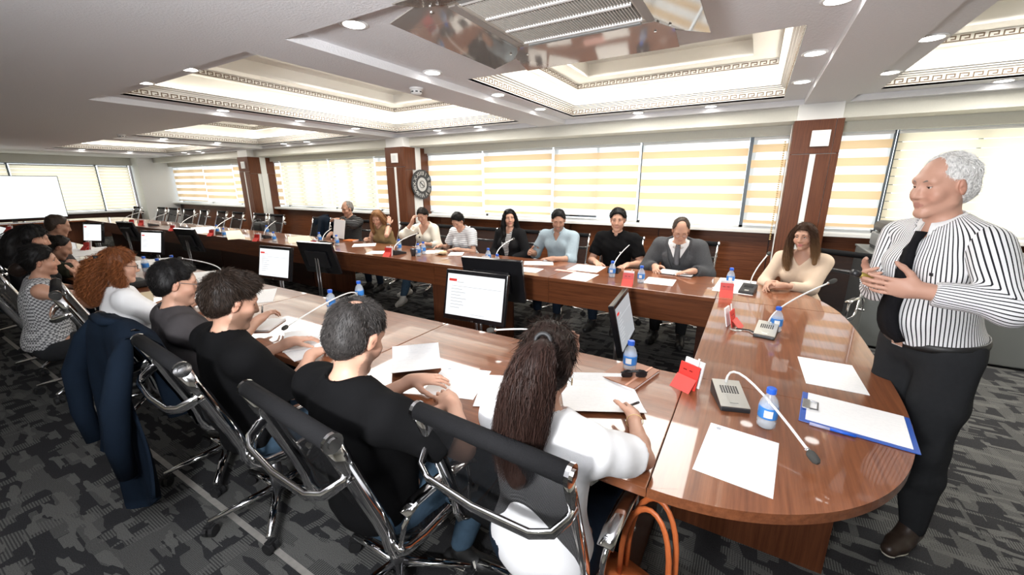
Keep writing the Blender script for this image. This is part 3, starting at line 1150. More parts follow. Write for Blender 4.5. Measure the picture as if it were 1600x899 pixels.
def make_chair():
    t = empty('office_chair')
    for s in (-1, 1):
        g = MB()
        g.tube([(s * 0.243, y, z) for y, z in PROF], 1.0, 6, True, flat=(0.026, 0.011, (1, 0, 0)))
        g.build('side_rail', M['chrome'], t, True)
    g = MB()
    v, f = [], []
    nx = 9
    P2 = PROF
    for i, (y, z) in enumerate(P2):
        for j in range(nx):
            x = -0.236 + 0.472 * j / (nx - 1)
            sag = 0.012 * (1 - (x / 0.236) ** 2)
            dy, dz = (sag * -0.9, 0) if i < 5 else (0, -sag)
            v.append((x, y + 0.010 + dy, z + (0.006 if i > 6 else 0) + dz))
    for i in range(len(P2) - 1):
        for j in range(nx - 1):
            a = i * nx + j
            f.append((a, a + 1, a + nx + 1, a + nx))
    g.add(v, f).build('mesh_seat_and_back', M['mesh'], t, True)
    MB().tube([(-0.245, -0.338, 0.985), (0.245, -0.338, 0.985)], 0.027, 12).build('top_roll', ROLL, t, True)
    for s in (-1, 1):
        MB().tube([(s * 0.245, -0.338, 0.985), (s * 0.257, -0.338, 0.985)], 0.029, 14).tube(
            [(s * 0.257, -0.338, 0.985), (s * 0.262, -0.338, 0.985)], 0.016, 10).build('roll_cap', M['chrome'], t)
    MB().tube([(-0.236, 0.226, 0.450), (0.236, 0.226, 0.450)], 0.016, 10).build('front_roll', ROLL, t, True)
    g = MB()
    g.tube([(-0.246, -0.292, 0.853), (-0.243, -0.325, 0.845), (-0.222, -0.365, 0.825), (-0.17, -0.385, 0.812), (0.0, -0.392, 0.806), (0.17, -0.385, 0.812),
            (0.222, -0.365, 0.825), (0.243, -0.325, 0.845), (0.246, -0.292, 0.853)], 1.0, 8, True, flat=(0.011, 0.020, (0, 0, 1)))
    g.build('back_bar', M['chrome'], t, True)
    for s in (-1, 1):
        a = empty('armrest')
        a.parent = t
        KIDS.setdefault(t.name, []).append(a)
        MB().tube([(s * 0.238, -0.185, 0.525), (s * 0.300, -0.185, 0.525)], 0.011, 8).tube(
            [(s * 0.285, -0.185, 0.525), (s * 0.287, -0.165, 0.60), (s * 0.288, -0.12, 0.652)], 0.009, 8).build('arm_post', M['chrome'], a, True)
        MB().tube([(s * 0.288, 0.13, 0.462), (s * 0.290, 0.14, 0.56), (s * 0.290, 0.125, 0.652)], 0.009, 8).tube(
            [(s * 0.236, 0.13, 0.458), (s * 0.297, 0.13, 0.462)], 0.011, 8).build('arm_post', M['chrome'], a, True)
        MB().tube([(s * 0.288, -0.165, 0.640), (s * 0.288, -0.12, 0.660), (s * 0.290, 0.0, 0.668), (s * 0.290, 0.12, 0.660), (s * 0.290, 0.155, 0.645)],
                  1.0, 8, True, flat=(0.026, 0.008, (0, 0, 1))).build('arm_pad', M['chrome'], a, True)
    MB().tube([(0, 0, 0.09), (0, 0, 0.30)], 0.030, 14).tube([(0, 0, 0.30), (0, 0, 0.415)], 0.017, 12).tube([(0, 0, 0.395), (0, 0, 0.425)], 0.045, 12).build(
        'gas_column', M['steel'], t, True)
    MB().b2(-0.235, 0.235, -0.03, 0.0, 0.415, 0.435).b2(-0.10, 0.10, -0.10, 0.09, 0.400, 0.425).build('tilt_mechanism', M['chrome'], t, bevel=0.004)
    for k in range(5):
        a = math.pi / 2 + 0.35 + k * 2 * math.pi / 5
        ca, sa = math.cos(a), math.sin(a)
        MB().tube([(0.02 * ca, 0.02 * sa, 0.118), (0.16 * ca, 0.16 * sa, 0.100), (0.30 * ca, 0.30 * sa, 0.078)], [1.25, 1.0, 0.75], 6, True,
                  flat=(0.020, 0.014, (0, 0, 1))).build('leg', M['chrome'], t, True)
        g = MB()
        b = a + 0.9
        cb, sb = math.cos(b), math.sin(b)
        cx_, cy_ = 0.30 * ca, 0.30 * sa
        for s in (-1, 1):
            g.tube([(cx_ - sb * s * 0.006, cy_ + cb * s * 0.006, 0.028), (cx_ - sb * s * 0.024, cy_ + cb * s * 0.024, 0.028)], 0.028, 12)
        g.box((cx_, cy_, 0.048), (0.03, 0.036, 0.022), b)
        g.tube([(cx_, cy_, 0.05), (cx_, cy_, 0.078)], 0.008, 6)
        g.build('caster', M['rubber'], t)
    return t


ROLL = mat('black_roll_fabric', (0.010, 0.010, 0.011), 0.8, spec=0.12, bump=0.5, bscale=420)
CHAIR0 = make_chair()
CHAIR_USED = [False]


def chair(x, y, rz, label, group='black mesh conference chairs'):
    c = CHAIR0 if not CHAIR_USED[0] else copy_tree(CHAIR0)
    CHAIR_USED[0] = True
    c.location = (x, y, 0)
    c.rotation_euler = (0, 0, rz)
    return tag(c, label, 'chair', group)


# camera side row, backs to the camera
NEAR_CH = [(-0.52, 1.10, R(-3), 'black mesh chrome swivel chair under the woman with the long ponytail'),
           (-1.09, 0.905, R(-5), 'black mesh chrome swivel chair under the man with a thinning crown'),
           (-1.95, 0.90, R(-4), 'black mesh chrome swivel chair under the bearded black tee man'),
           (-2.55, 0.94, R(-2), 'black mesh swivel chair with the navy jacket over its back'),
           (-3.78, 1.00, R(-12), 'black mesh swivel chair under the woman with curly red hair'),
           (-4.62, 0.84, R(-14), 'black mesh swivel chair under the woman in the houndstooth top'),
           (-5.45, 0.88, R(-5), 'black mesh swivel chair under the woman with loose black hair'),
           (-6.05, 1.02, R(4), 'black mesh swivel chair under the man in the olive tee'),
           (-6.95, 1.00, R(2), 'black mesh swivel chair under the grey shirted man at the far left')]
for a in NEAR_CH:
    chair(*a)
# window row, facing the camera
WIN_CH = [(-0.56, 4.62, 'black mesh swivel chair behind the man in the grey suit'),
          (-1.31, 4.62, 'black mesh swivel chair behind the man in the black polo'),
          (-2.00, 4.62, 'black mesh swivel chair behind the man in the pale blue shirt'),
          (-2.72, 4.62, 'black mesh swivel chair behind the woman in the black blazer'),
          (-3.42, 4.62, 'black mesh swivel chair behind the woman in the striped tee'),
          (-4.16, 4.62, 'black mesh swivel chair behind the woman in the cream jumper'),
          (-4.92, 4.62, 'black mesh swivel chair behind the woman with long fair hair'),
          (-5.95, 4.62, 'black mesh swivel chair under the grey haired man holding a sheet'),
          (-7.15, 4.58, 'black mesh swivel chair with a dark jacket draped over it'),
          (-8.75, 4.62, 'empty black swivel chair with a black bag on its seat'),
          (-9.40, 4.62, 'empty black swivel chair just left of the one holding the black bag'),
          (-10.35, 4.62, 'empty black swivel chair, second to the left of the bag chair'),
          (-11.1, 4.62, 'empty black swivel chair, third to the left of the bag chair'),
          (-12.0, 4.62, 'empty black swivel chair, fourth to the left of the bag chair'),
          (-12.75, 4.62, 'empty black swivel chair, fifth to the left of the bag chair'),
          (-13.7, 4.62, 'empty black swivel chair, sixth to the left of the bag chair'),
          (-14.4, 4.60, 'empty black swivel chair, seventh to the left of the bag chair'),
          (-15.5, 4.40, 'empty black swivel chair at the far corner of the table ring')]
for i, (x, y, l) in enumerate(WIN_CH):
    chair(x, y, math.pi + R((i * 37) % 13 - 6), l)
chair(0.62, 4.55, R(150), 'black mesh swivel chair behind the woman in the beige top')

# ================================================================ SCREENS
def slide(parent, w, h, y, mscreen):
    MB().b2(-w / 2, w / 2, y, y + 0.002, -h / 2, h / 2).build('screen', mscreen, parent)
    MB().b2(-w * 0.47, -w * 0.33, y - 0.001, y, h * 0.32, h * 0.38).build('slide_block', M['slide_red'], parent)
    g = MB()
    g.b2(-w * 0.32, -w * 0.2, y - 0.001, y, h * 0.30, h * 0.315)
    g.b2(-w * 0.42, w * 0.46, y - 0.001, y, h * 0.205, h * 0.215)
    for k, ww_ in enumerate((0.2, 0.26, 0.18, 0.28, 0.22, 0.24, 0.17)):
        g.b2(-w * 0.42, w * (-0.42 + ww_), y - 0.001, y, h * (0.13 - 0.075 * k), h * (0.145 - 0.075 * k))
    g.b2(-w * 0.05, w * 0.2, y - 0.001, y, -h * 0.44, -h * 0.43)
    g.build('slide_text', M['slide_grey'], parent)['kind'] = 'stuff'


def monitor(x, y, zc, rz, w, h, tilt, label, lit, slab=True):
    t = empty('monitor', (x, y, 0), rz, label, 'monitor', 'monitors on stands inside the table ring')
    p = empty('display', (0, 0, zc))
    p.parent = t
    p.rotation_euler = (tilt, 0, 0)
    MB().b2(-w / 2, w / 2, -0.012, 0.028, -h / 2 - 0.018, h / 2 + 0.012).build('casing', M['blackgloss'], p, bevel=0.006)
    MB().b2(-w * 0.3, w * 0.3, 0.028, 0.055, -h * 0.3, h * 0.25).build('rear_housing', M['black'], p, bevel=0.01)
    if lit is not None:
        slide(p, w - 0.045, h - 0.04, -0.0145, lit)
        o = text_mesh('badge', 'LG', 0.018, M['alu'])
        o.parent = p
        o.location = (0, -0.0135, -h / 2 - 0.013)
        o.rotation_euler = (math.pi / 2, 0, 0)
    MB().tube([(-0.02, 0.045, 0.015), (-0.02, 0.045, zc)], 0.012, 8).tube([(0.02, 0.045, 0.015), (0.02, 0.045, zc)], 0.012, 8).build('pole', M['steel'], t, True)
    MB().b2(-0.16, 0.16, -0.10, 0.14, 0, 0.015).build('foot', M['black'], t, bevel=0.005)
    return t


monitor(-1.80, 2.47, 0.775, R(4), 0.56, 0.37, R(-12), 'lit monitor showing a slide behind the ponytail woman, facing the camera row', M['screen'])
monitor(-1.95, 2.98, 0.80, R(186), 0.60, 0.38, R(-14), 'black monitor back beyond the slide screen, turned to the window row', None)
monitor(-0.71, 2.80, 0.67, R(95), 0.53, 0.34, R(-13), 'monitor seen edge on beside the head table', M['screen_dim'])
monitor(-4.50, 2.44, 0.79, R(8), 0.50, 0.34, R(-12), 'lit monitor between the bearded man and the fair haired woman', M['screen'])
monitor(-4.55, 3.02, 0.76, R(188), 0.56, 0.38, R(-16), 'black monitor back right of the middle lit screen', None)
monitor(-7.75, 2.44, 0.79, R(16), 0.44, 0.33, R(-12), 'small lit monitor above the grey tee man, second in the far line', M['screen'])
monitor(-7.9, 2.98, 0.76, R(190), 0.50, 0.36, R(-16), 'black monitor back beside the second lit screen in the far line', None)
monitor(-10.3, 2.44, 0.79, R(22), 0.42, 0.33, R(-12), 'small lit monitor farthest down the table ring', M['screen'])
monitor(-10.4, 2.98, 0.76, R(190), 0.50, 0.36, R(-16), 'black monitor back beside the farthest lit screen', None)

tv = empty('television', (-16.0, 2.45, 0), R(90), 'large lit television on a stand before the far windows', 'television')
MB().b2(-0.94, 0.94, -0.03, 0.04, 0.79, 1.86).build('casing', M['black'], tv, bevel=0.006)
MB().b2(-0.925, 0.925, -0.034, -0.031, 0.81, 1.845).build('screen', M['tvscreen'], tv)
MB().b2(-0.80, 0.55, -0.036, -0.0345, 1.70, 1.705).b2(0.1, 0.6, -0.036, -0.0345, 0.95, 0.96).build('slide_text', mat('pale_slide_line', (0.02, 0.02, 0.02), 0.4, emit=(0.8, 0.85, 0.88), estr=0.9), tv)
MB().b2(-0.04, 0.04, 0.04, 0.09, 0.03, 1.5).build('pole', M['black'], tv)
MB().b2(-0.45, 0.45, -0.15, 0.28, 0, 0.04).build('foot', M['black'], tv)

# ================================================================ GREY STORAGE BY THE WINDOW ON THE RIGHT
cb = empty('low_cabinet', (2.35, 5.55, 0), 0, 'long dark grey low cabinet behind the standing man', 'cabinet')
MB().b2(-1.28, 1.6, -0.42, 0.42, 0.02, 0.93).build('body', M['caseg'], cb, bevel=0.012)
MB().b2(-1.29, 1.61, -0.43, 0.43, 0.932, 0.955).build('lid', M['caseg'], cb, bevel=0.008)
for nm, x, lab in (('equipment_case', 1.45, 'grey plastic case with black handle top on the low cabinet left of the standing man'),
                   ('equipment_case', 2.75, 'grey plastic case with black top on the low cabinet right of the standing man')):
    t = empty('equipment_case', (x, 5.55, 0.957), 0, lab, 'case', 'cases on the low cabinet')
    MB().b2(-0.30, 0.30, -0.22, 0.22, 0.0, 0.03).build('foot', M['black'], t)
    MB().b2(-0.31, 0.31, -0.23, 0.23, 0.03, 0.17).build('body', M['caselight'], t, bevel=0.015)
    MB().prism([(-0.31, -0.23), (0.31, -0.23), (0.31, 0.23), (-0.31, 0.23)], 0.172, 0.29).build('lid', M['black'], t, bevel=0.05)
    MB().b2(-0.09, 0.03, -0.236, -0.229, 0.21, 0.26).build('latch', M['caseg'], t)

# ================================================================ THINGS ON THE TABLES
def sign(p, rz, label, sc=1.0):
    t = empty('card_holder', (p[0], p[1], TZ), rz, label, 'card holder', 'red card holders on the tables')
    w = 0.048 * sc
    a = MB()
    a.add([(-w, 0.010, 0), (w, 0.010, 0), (w, 0.034, 0.105), (-w, 0.034, 0.105), (-w, 0.014, 0), (w, 0.014, 0), (w, 0.038, 0.105), (-w, 0.038, 0.105)],
          [(0, 1, 2, 3), (5, 4, 7, 6), (0, 3, 7, 4), (1, 5, 6, 2), (3, 2, 6, 7), (0, 4, 5, 1)])
    a.build('back_panel', M['red'], t)
    a = MB()
    a.add([(-w, -0.034, 0), (w, -0.034, 0), (w, 0.014, 0.052), (-w, 0.014, 0.052), (-w, -0.030, 0), (w, -0.030, 0), (w, 0.017, 0.050), (-w, 0.017, 0.050)],
          [(0, 1, 2, 3), (5, 4, 7, 6), (0, 3, 7, 4), (1, 5, 6, 2), (3, 2, 6, 7), (0, 4, 5, 1)])
    a.build('front_flap', M['redlight'], t)
    a = MB()
    a.add([(-w * 0.96, 0.040, 0.002), (w * 0.96, 0.040, 0.002), (w * 0.96, 0.064, 0.118), (-w * 0.96, 0.064, 0.118), (-w * 0.96, 0.047, 0.002),
           (w * 0.96, 0.047, 0.002), (w * 0.96, 0.072, 0.118), (-w * 0.96, 0.072, 0.118)],
          [(0, 1, 2, 3), (5, 4, 7, 6), (0, 3, 7, 4), (1, 5, 6, 2), (3, 2, 6, 7), (0, 4, 5, 1)])
    a.build('white_cards', M['paper'], t)
    MB().tube([(w * 0.55, 0.030, 0.02), (w * 0.55, 0.052, 0.137)], 0.0045, 6).build('pen', M['whiteplastic'], t)
    MB().b2(-w * 0.6, -w * 0.25, 0.0255, 0.0275, 0.074, 0.079).b2(w * 0.05, w * 0.35, 0.0255, 0.0275, 0.074, 0.079).build('printed_mark', mat('dark_red_print', (0.25, 0.01, 0.01), 0.5), t)


SIGNS = [((205, 351), 40, 'red card holder farthest along the window row'), ((220, 352), 30, 'red card holder, second from the far end of the window row'),
         ((268, 361), 20, 'red card holder, third from the far end of the window row'), ((329, 369), 20, 'red card holder, fourth from the far end of the window row'),
         ((400, 377), 15, 'red card holder in front of the bag chair'), ((488, 388), 12, 'red card holder before the grey haired man with the sheet'),
         ((605, 401), 14, 'red card holder before the fair haired woman'), ((755, 419), 8, 'red card holder before the woman in the black blazer'),
         ((980, 446), 6, 'red card holder beside the suited man, left of his bottle'), ((1134, 464), 4, 'red card holder on the corner by the woman in beige'),
         ((1150, 511), 78, 'red card holder seen edge on beside the silver microphone'), ((1068, 606), -28, 'red card holder with white cards at the near inner corner'),
         ((133, 391), 20, 'red card holder left of the curly red hair'), ((12, 363), 30, 'red card holder on the far left of the camera side row')]
for (px, py), a, lab in SIGNS:
    sign(at(px, py), R(a), lab)

BOT_LAB = {}
Bm = {}


def bottle(p, label, full=True):
    t = empty('water_bottle', (p[0], p[1], TZ), 0, label, 'bottle', 'small water bottles with blue caps')
    if not Bm:
        Bm['bottle'] = MB().lathe([(0.026, 0.0), (0.031, 0.006), (0.032, 0.03), (0.030, 0.035), (0.032, 0.04), (0.032, 0.09), (0.031, 0.098),
                                   (0.024, 0.118), (0.014, 0.132), (0.013, 0.142)], 16).mesh('body', True, M['clearplastic'])
        Bm['water'] = MB().lathe([(0.024, 0.002), (0.030, 0.008), (0.030, 0.088), (0.028, 0.094)], 14).mesh('water', True, clear('water', (0.80, 0.87, 0.92), 0.30, 0.02))
        Bm['label'] = MB().lathe([(0.0326, 0.042), (0.0328, 0.044), (0.0328, 0.084), (0.0326, 0.086)], 18).mesh('label', True, mat('blue_bottle_label', (0.04, 0.22, 0.62), 0.4))
        g = MB()
        for a0 in (-2.0,):
            v = []
            for k in range(5):
                a = a0 + k * 0.22
                v += [(0.0331 * math.cos(a), 0.0331 * math.sin(a), 0.05), (0.0331 * math.cos(a), 0.0331 * math.sin(a), 0.078)]
            g.add(v, [(2 * k, 2 * k + 2, 2 * k + 3, 2 * k + 1) for k in range(4)])
        Bm['print'] = g.mesh('label_print', False, M['whiteplastic'])
        Bm['cap'] = MB().lathe([(0.0165, 0.138), (0.0168, 0.142), (0.0165, 0.156), (0.014, 0.159)], 18).mesh('cap', False, M['blue'])
    for k in ('bottle', 'water', 'label', 'print', 'cap'):
        link({'bottle': 'body', 'print': 'label_print'}.get(k, k), Bm[k], None, t)


BOTS = [((340, 365), 'water bottle behind the fourth far red card holder'), ((351, 371), 'water bottle right of the fourth far red card holder'),
        ((418, 366), 'water bottle behind the tea glass'), ((429, 378), 'water bottle right of the far tea glass, nearer the table edge'),
        ((500, 379), 'water bottle before the grey haired man'), ((527, 384), 'water bottle in front of the orange notebook'),
        ((624, 392), 'water bottle behind the low black microphone'), ((654, 400), 'nearer water bottle of the pair before the cream jumper'),
        ((662, 397), 'farther water bottle of the pair before the cream jumper'), ((763, 409), 'water bottle behind the blazer woman\'s red card holder'),
        ((777, 420), 'water bottle before the woman in the black blazer'), ((956, 433), 'water bottle before the man in the black polo'),
        ((1001, 442), 'water bottle before the suited man'), ((1140, 446), 'water bottle behind the corner red card holder'),
        ((1211, 518), 'water bottle behind the silver microphone base'), ((1196, 666), 'large looking water bottle beside the near silver microphone'),
        ((983, 580), 'water bottle beside the brown notebook'), ((519, 486), 'water bottle half hidden behind the thinning crown'),
        ((563, 470), 'water bottle at the inner edge behind the thinning crown'), ((229, 424), 'water bottle beside the red haired woman\'s glasses'),
        ((250, 428), 'water bottle between the red hair and the grey tee man'), ((272, 422), 'water bottle above the grey tee man\'s head'), ]
for p, lab in BOTS:
    bottle(at(*p), lab)


def mic(p, rz, tip, label, silver=False, curve=0.12):
    """wedge base with a gooseneck; tip = world point of the foam head"""
    t = empty('gooseneck_microphone', (p[0], p[1], TZ), rz, label, 'microphone', 'gooseneck microphones on the tables')
    w, d = 0.055, 0.085
    MB().add([(-w, -d, 0), (w, -d, 0), (w, d, 0), (-w, d, 0), (-w, -d, 0.018), (w, -d, 0.018), (w, d, 0.058), (-w, d, 0.058)],
             [(0, 3, 2, 1), (4, 5, 6, 7), (0, 1, 5, 4), (1, 2, 6, 5), (2, 3, 7, 6), (3, 0, 4, 7)]).build('base', M['black'], t, bevel=0.004)
    sl = math.atan2(0.04, 2 * d)
    mt = np.array(Matrix.Rotation(sl, 3, 'X'))
    MB().box((0, 0, 0.0395), (0.108, 0.168, 0.004), m=mt).build('top_plate', M['alu'] if silver else M['black'], t)
    g = MB()
    for i in range(7):
        for j in range(6):
            g.box(np.array((0, 0, 0.0423)) + mt @ np.array((-0.030 + 0.010 * i, 0.0 + 0.008 * j, 0)), (0.006, 0.003, 0.002), m=mt)
    g.build('speaker_grille', M['black'], t)['kind'] = 'stuff'
    MB().box(np.array((0, 0, 0.0423)) + mt @ np.array((0, -0.055, 0)), (0.032, 0.014, 0.003), m=mt).build('talk_button', M['alu'], t, bevel=0.001)
    base = np.array((0, 0.068, 0.058))
    Rz = np.array(Matrix.Rotation(-rz, 3, 'Z'))
    tl = Rz @ (np.array(tip) - np.array((p[0], p[1], TZ)))
    pts = []
    c1 = base + np.array((0, 0, curve))
    for k in range(11):
        u = k / 10
        pts.append((1 - u) ** 2 * base + 2 * u * (1 - u) * c1 + u * u * tl)
    MB().tube(pts, [0.0065] + [0.0048] * 10, 8).build('gooseneck', M['whiteplastic'], t, True)
    dirn = (pts[-1] - pts[-2]) / np.linalg.norm(pts[-1] - pts[-2])
    e = pts[-1]
    MB().tube([e - dirn * 0.012, e], 0.008, 10).build('collar', M['chrome'], t, True)
    MB().tube([e, e + dirn * 0.006, e + dirn * 0.02, e + dirn * 0.034, e + dirn * 0.042], [0.009, 0.0135, 0.0145, 0.013, 0.007], 12).build('windscreen', M['foam'], t, True)


T3 = lambda px, py, z: at(px, py, z)
MICS = [((1139, 628), R(18), T3(1264, 706, 0.795), 'near silver gooseneck microphone bent low over the head table', True, 0.16),
        ((1196, 523), R(-8), T3(1296, 442, 1.06), 'silver gooseneck microphone with a black cable at the middle of the head table', True, 0.10),
        ((1168, 457), R(-10), T3(1199, 399, 1.04), 'black gooseneck microphone in front of the woman in beige', False, 0.10),
        ((960, 425), R(185), T3(997, 372, 1.0), 'black gooseneck microphone in front of the man in the black polo', False, 0.12),
        ((779, 411), R(185), T3(801, 374, 0.98), 'black gooseneck microphone before the woman in the black blazer', False, 0.14),
        ((623, 397), R(170), T3(652, 365, 0.93), 'black gooseneck microphone before the woman in the cream jumper', False, 0.12),
        ((511, 382), R(180), T3(517, 358, 0.93), 'black gooseneck microphone before the man holding a sheet', False, 0.1),
        ((420, 372), R(180), T3(430, 346, 0.98), 'black gooseneck microphone beside the far tea glass', False, 0.1),
        ((343, 366), R(180), T3(365, 338, 1.0), 'black gooseneck microphone between the far bottles', False, 0.1),
        ((289, 358), R(180), T3(309, 334, 1.0), 'black gooseneck microphone, third from the far end', False, 0.1),
        ((240, 353), R(180), T3(260, 334, 1.0), 'black gooseneck microphone, second from the far end', False, 0.1),
        ((199, 349), R(180), T3(222, 331, 1.0), 'black gooseneck microphone nearest the far end', False, 0.1),
        ((545, 476), R(-20), T3(449, 510, 0.80), 'gooseneck microphone bent over the table beside the bearded man', False, 0.10),
        ((335, 435), R(-10), T3(284, 404, 0.93), 'gooseneck microphone rising behind the grey tee man', False, 0.08),
        ((850, 548), R(10), T3(772, 516, 0.84), 'gooseneck microphone hidden behind the ponytail woman\'s head', False, 0.06),
        ((133, 412), R(-10), T3(160, 402, 0.85), 'black gooseneck microphone beside the olive tee man', False, 0.06)]
for p, rz, tip, lab, sil, cv in MICS:
    mic(at(*p), rz, tip, lab, sil, cv)
# cable and its grommet at the middle microphone
a0, a1 = at(1190, 528), at(1150, 515)
tag(MB().tube([(a0[0], a0[1], 0.762), (0.5 * a0[0] + 0.5 * a1[0], 0.5 * (a0[1] + a1[1]) + 0.05, 0.757), (a1[0], a1[1], 0.756)], 0.004, 6).build('microphone_cable', M['rubber'], None, True),
    'short black cable running from the silver microphone to its grommet', 'cable')
tag(MB().lathe([(0.036, 0), (0.036, 0.003), (0.02, 0.004)], 18, (a1[0], a1[1], TZ)).build('cable_grommet', M['alu'], None, True),
    'round silver cable grommet in the head table', 'grommet')


def paper(p, rz, label, w=0.21, h=0.297, m='printed', z=0.0, curl=0.0, n=1, cat='paper', group='loose papers on the tables', name='paper_sheet', logo=False):
    t = None
    g = MB()
    k = 6
    v, f = [], []
    for i in range(k + 1):
        y = -h / 2 + h * i / k
        lift = curl * ((abs(y) / (h / 2)) ** 3) * (1 if y > 0 else 0.5)
        v += [(-w / 2, y, lift), (w / 2, y, lift)]
    for i in range(k):
        f.append((2 * i, 2 * i + 1, 2 * i + 3, 2 * i + 2))
    nb = len(v)
    v2 = [(x_, y_, z_ - 0.0012 * n) for x_, y_, z_ in v]
    g.add(v + v2, f + [tuple(nb + q for q in reversed(ff)) for ff in f] +
          [(0, nb, nb + 1, 1), (2 * k, 2 * k + 1, nb + 2 * k + 1, nb + 2 * k)] +
          [(2 * i, 2 * i + 2, nb + 2 * i + 2, nb + 2 * i) for i in range(k)] + [(2 * i + 1, nb + 2 * i + 1, nb + 2 * i + 3, 2 * i + 3) for i in range(k)])
    o = g.build(name, M[m], None)
    o.location = (p[0], p[1], TZ + 0.0012 * n + 0.0006 + z)
    o.rotation_euler = (0, 0, rz)
    tag(o, label, cat, group)
    if logo:
        MB().lathe([(0.008, 0), (0.008, 0.0004)], 14, (-w * 0.36, h * 0.42, 0.0003)).build('printed_emblem', mat('grey_print', (0.4, 0.42, 0.47), 0.6), o)
    return o


def quad_paper(q, label, **kw):
    """sheet whose far left, far right, near right, near left corners show at these pixels"""
    P = [at(*c) for c in q]
    c = sum(P) / 4
    up = (P[0] + P[1] - P[2] - P[3])[:2]
    ln = np.linalg.norm(up) / 2
    wd = (np.linalg.norm((P[1] - P[0])[:2]) + np.linalg.norm((P[2] - P[3])[:2])) / 2
    rz = math.atan2(up[1], up[0]) - math.pi / 2
    return paper(c, rz, label, w=wd, h=ln, **kw)


quad_paper([(1111, 661), (1217, 694), (1208, 779), (1081, 735)], 'printed sheet with emblem alone near the rounded end of the head table', logo=True)
quad_paper([(1246, 559), (1331, 571), (1358, 618), (1260, 600)], 'folded white sheet above the clipboard', n=2)
quad_paper([(701, 571), (762, 583), (744, 624), (652, 617)], 'printed sheet with emblem right of the propped sheet', logo=True)
quad_paper([(762, 586), (800, 590), (790, 650), (744, 626)], 'white sheet half under the ponytail', z=0.002)
quad_paper([(386, 501), (447, 500), (408, 524), (366, 515)], 'white notepad under the bearded man\'s chin', n=9, m='paper')
quad_paper([(453, 520), (500, 512), (517, 548), (440, 545)], 'white sheet left of the thinning crown, upper of two', z=0.003)
quad_paper([(415, 536), (487, 524), (505, 556), (470, 560)], 'white sheet left of the thinning crown, lower of two')
quad_paper([(305, 424), (330, 426), (318, 444), (296, 440)], 'pale sheet right of the grey tee man\'s head')
quad_paper([(320, 440), (352, 446), (345, 480), (308, 470)], 'white sheet in front of the grey tee man\'s hand')
quad_paper([(402, 450), (425, 456), (412, 476), (396, 472)], 'white sheet beyond the bearded man\'s face')
quad_paper([(214, 456), (234, 458), (236, 478), (214, 480)], 'folder lying before the red haired woman', m='cream')
quad_paper([(192, 404), (236, 412), (236, 424), (200, 416)], 'long white sheet beyond the red haired woman\'s glasses')
quad_paper([(108, 405), (128, 408), (124, 420), (100, 416)], 'white sheet under the olive tee man\'s hand')
quad_paper([(122, 386), (150, 390), (152, 400), (122, 400)], 'white sheet beyond the olive tee man')
quad_paper([(551, 383), (587, 379), (588, 382), (552, 388)], 'white sheet under the fair haired woman\'s elbow', w=0.3) if False else None
quad_paper([(553, 382), (588, 380), (586, 384), (550, 387)], 'white sheet under the fair haired woman\'s elbow', n=2)
quad_paper([(585, 392), (604, 393), (600, 397), (567, 397)], 'white sheet left of the fair haired woman\'s card holder')
quad_paper([(668, 391), (692, 392), (690, 397), (664, 396)], 'white sheet before the woman in the striped tee')
quad_paper([(706, 394), (724, 395), (722, 400), (700, 399)], 'white folded sheet right of the paper napkin')
quad_paper([(790, 408), (818, 409), (812, 416), (786, 414)], 'white sheet under the black phone')
quad_paper([(819, 408), (864, 409), (864, 414), (819, 415)], 'long white sheet before the man in the pale blue shirt')
quad_paper([(814, 418), (850, 420), (838, 427), (800, 423)], 'white sheet at the table edge below the pale blue shirt')
quad_paper([(905, 412), (945, 419), (930, 427), (888, 421)], 'white sheet close before the man in the black polo')
quad_paper([(903, 425), (932, 430), (918, 441), (874, 435)], 'white sheet at the table edge below the polo man')
quad_paper([(1012, 434), (1058, 437), (1049, 448), (1006, 442)], 'white sheet at the table edge below the suited man')
quad_paper([(1126, 434), (1182, 441), (1176, 462), (1112, 455)], 'large white sheet behind the corner card holder', n=2)
quad_paper([(355, 360), (372, 361), (378, 374), (362, 374)], 'cream folder among the far empty places', m='cream')
quad_paper([(306, 354), (322, 356), (330, 365), (312, 364)], 'white sheet among the far empty places')
quad_paper([(455, 369), (478, 370), (482, 380), (458, 378)], 'cream folder left of the man holding a sheet', m='cream')

# clipboard with sheets, clip and pen
P = [at(*q) for q in ((1256, 614), (1424, 656), (1436, 712), (1245, 657))]
cc = sum(P) / 4
dx = (P[1] + P[2] - P[0] - P[3])[:2] / 2
L = np.linalg.norm(dx)
W = (np.linalg.norm((P[0] - P[3])[:2]) + np.linalg.norm((P[1] - P[2])[:2])) / 2
cbd = empty('clipboard', (cc[0], cc[1], TZ + 0.001), math.atan2(dx[1], dx[0]), 'blue clipboard with white sheets on the rounded table edge', 'clipboard')
MB().b2(-L / 2, L / 2, -W / 2, W / 2, 0, 0.004).build('board', M['navyplastic'], cbd, bevel=0.002)
MB().b2(-L / 2 + 0.02, L / 2 - 0.018, -W / 2 + 0.018, W / 2 - 0.004, 0.0045, 0.007).build('sheets', M['printed'], cbd)
MB().b2(-L / 2 + 0.004, -L / 2 + 0.03, -0.035, 0.05, 0.0075, 0.014).build('clip', M['chrome'], cbd, bevel=0.002)
MB().tube([(-L / 2 + 0.03, -0.03, 0.012), (-L / 2 + 0.055, -0.025, 0.012), (-L / 2 + 0.055, 0.04, 0.012), (-L / 2 + 0.03, 0.045, 0.012)], 0.003, 6).build('clip_wire', M['steel'], cbd)
pn = empty('ballpoint_pen', (cc[0], cc[1], TZ), math.atan2(dx[1], dx[0]), 'blue and clear ballpoint pen along the clipboard edge', 'pen')
MB().tube([(-L * 0.40, -W / 2 - 0.010, 0.007), (-L * 0.22, -W / 2 - 0.008, 0.007)], 0.006, 8).build('cap', clear('pale_violet_plastic', (0.6, 0.62, 0.85), 0.6), pn, True)
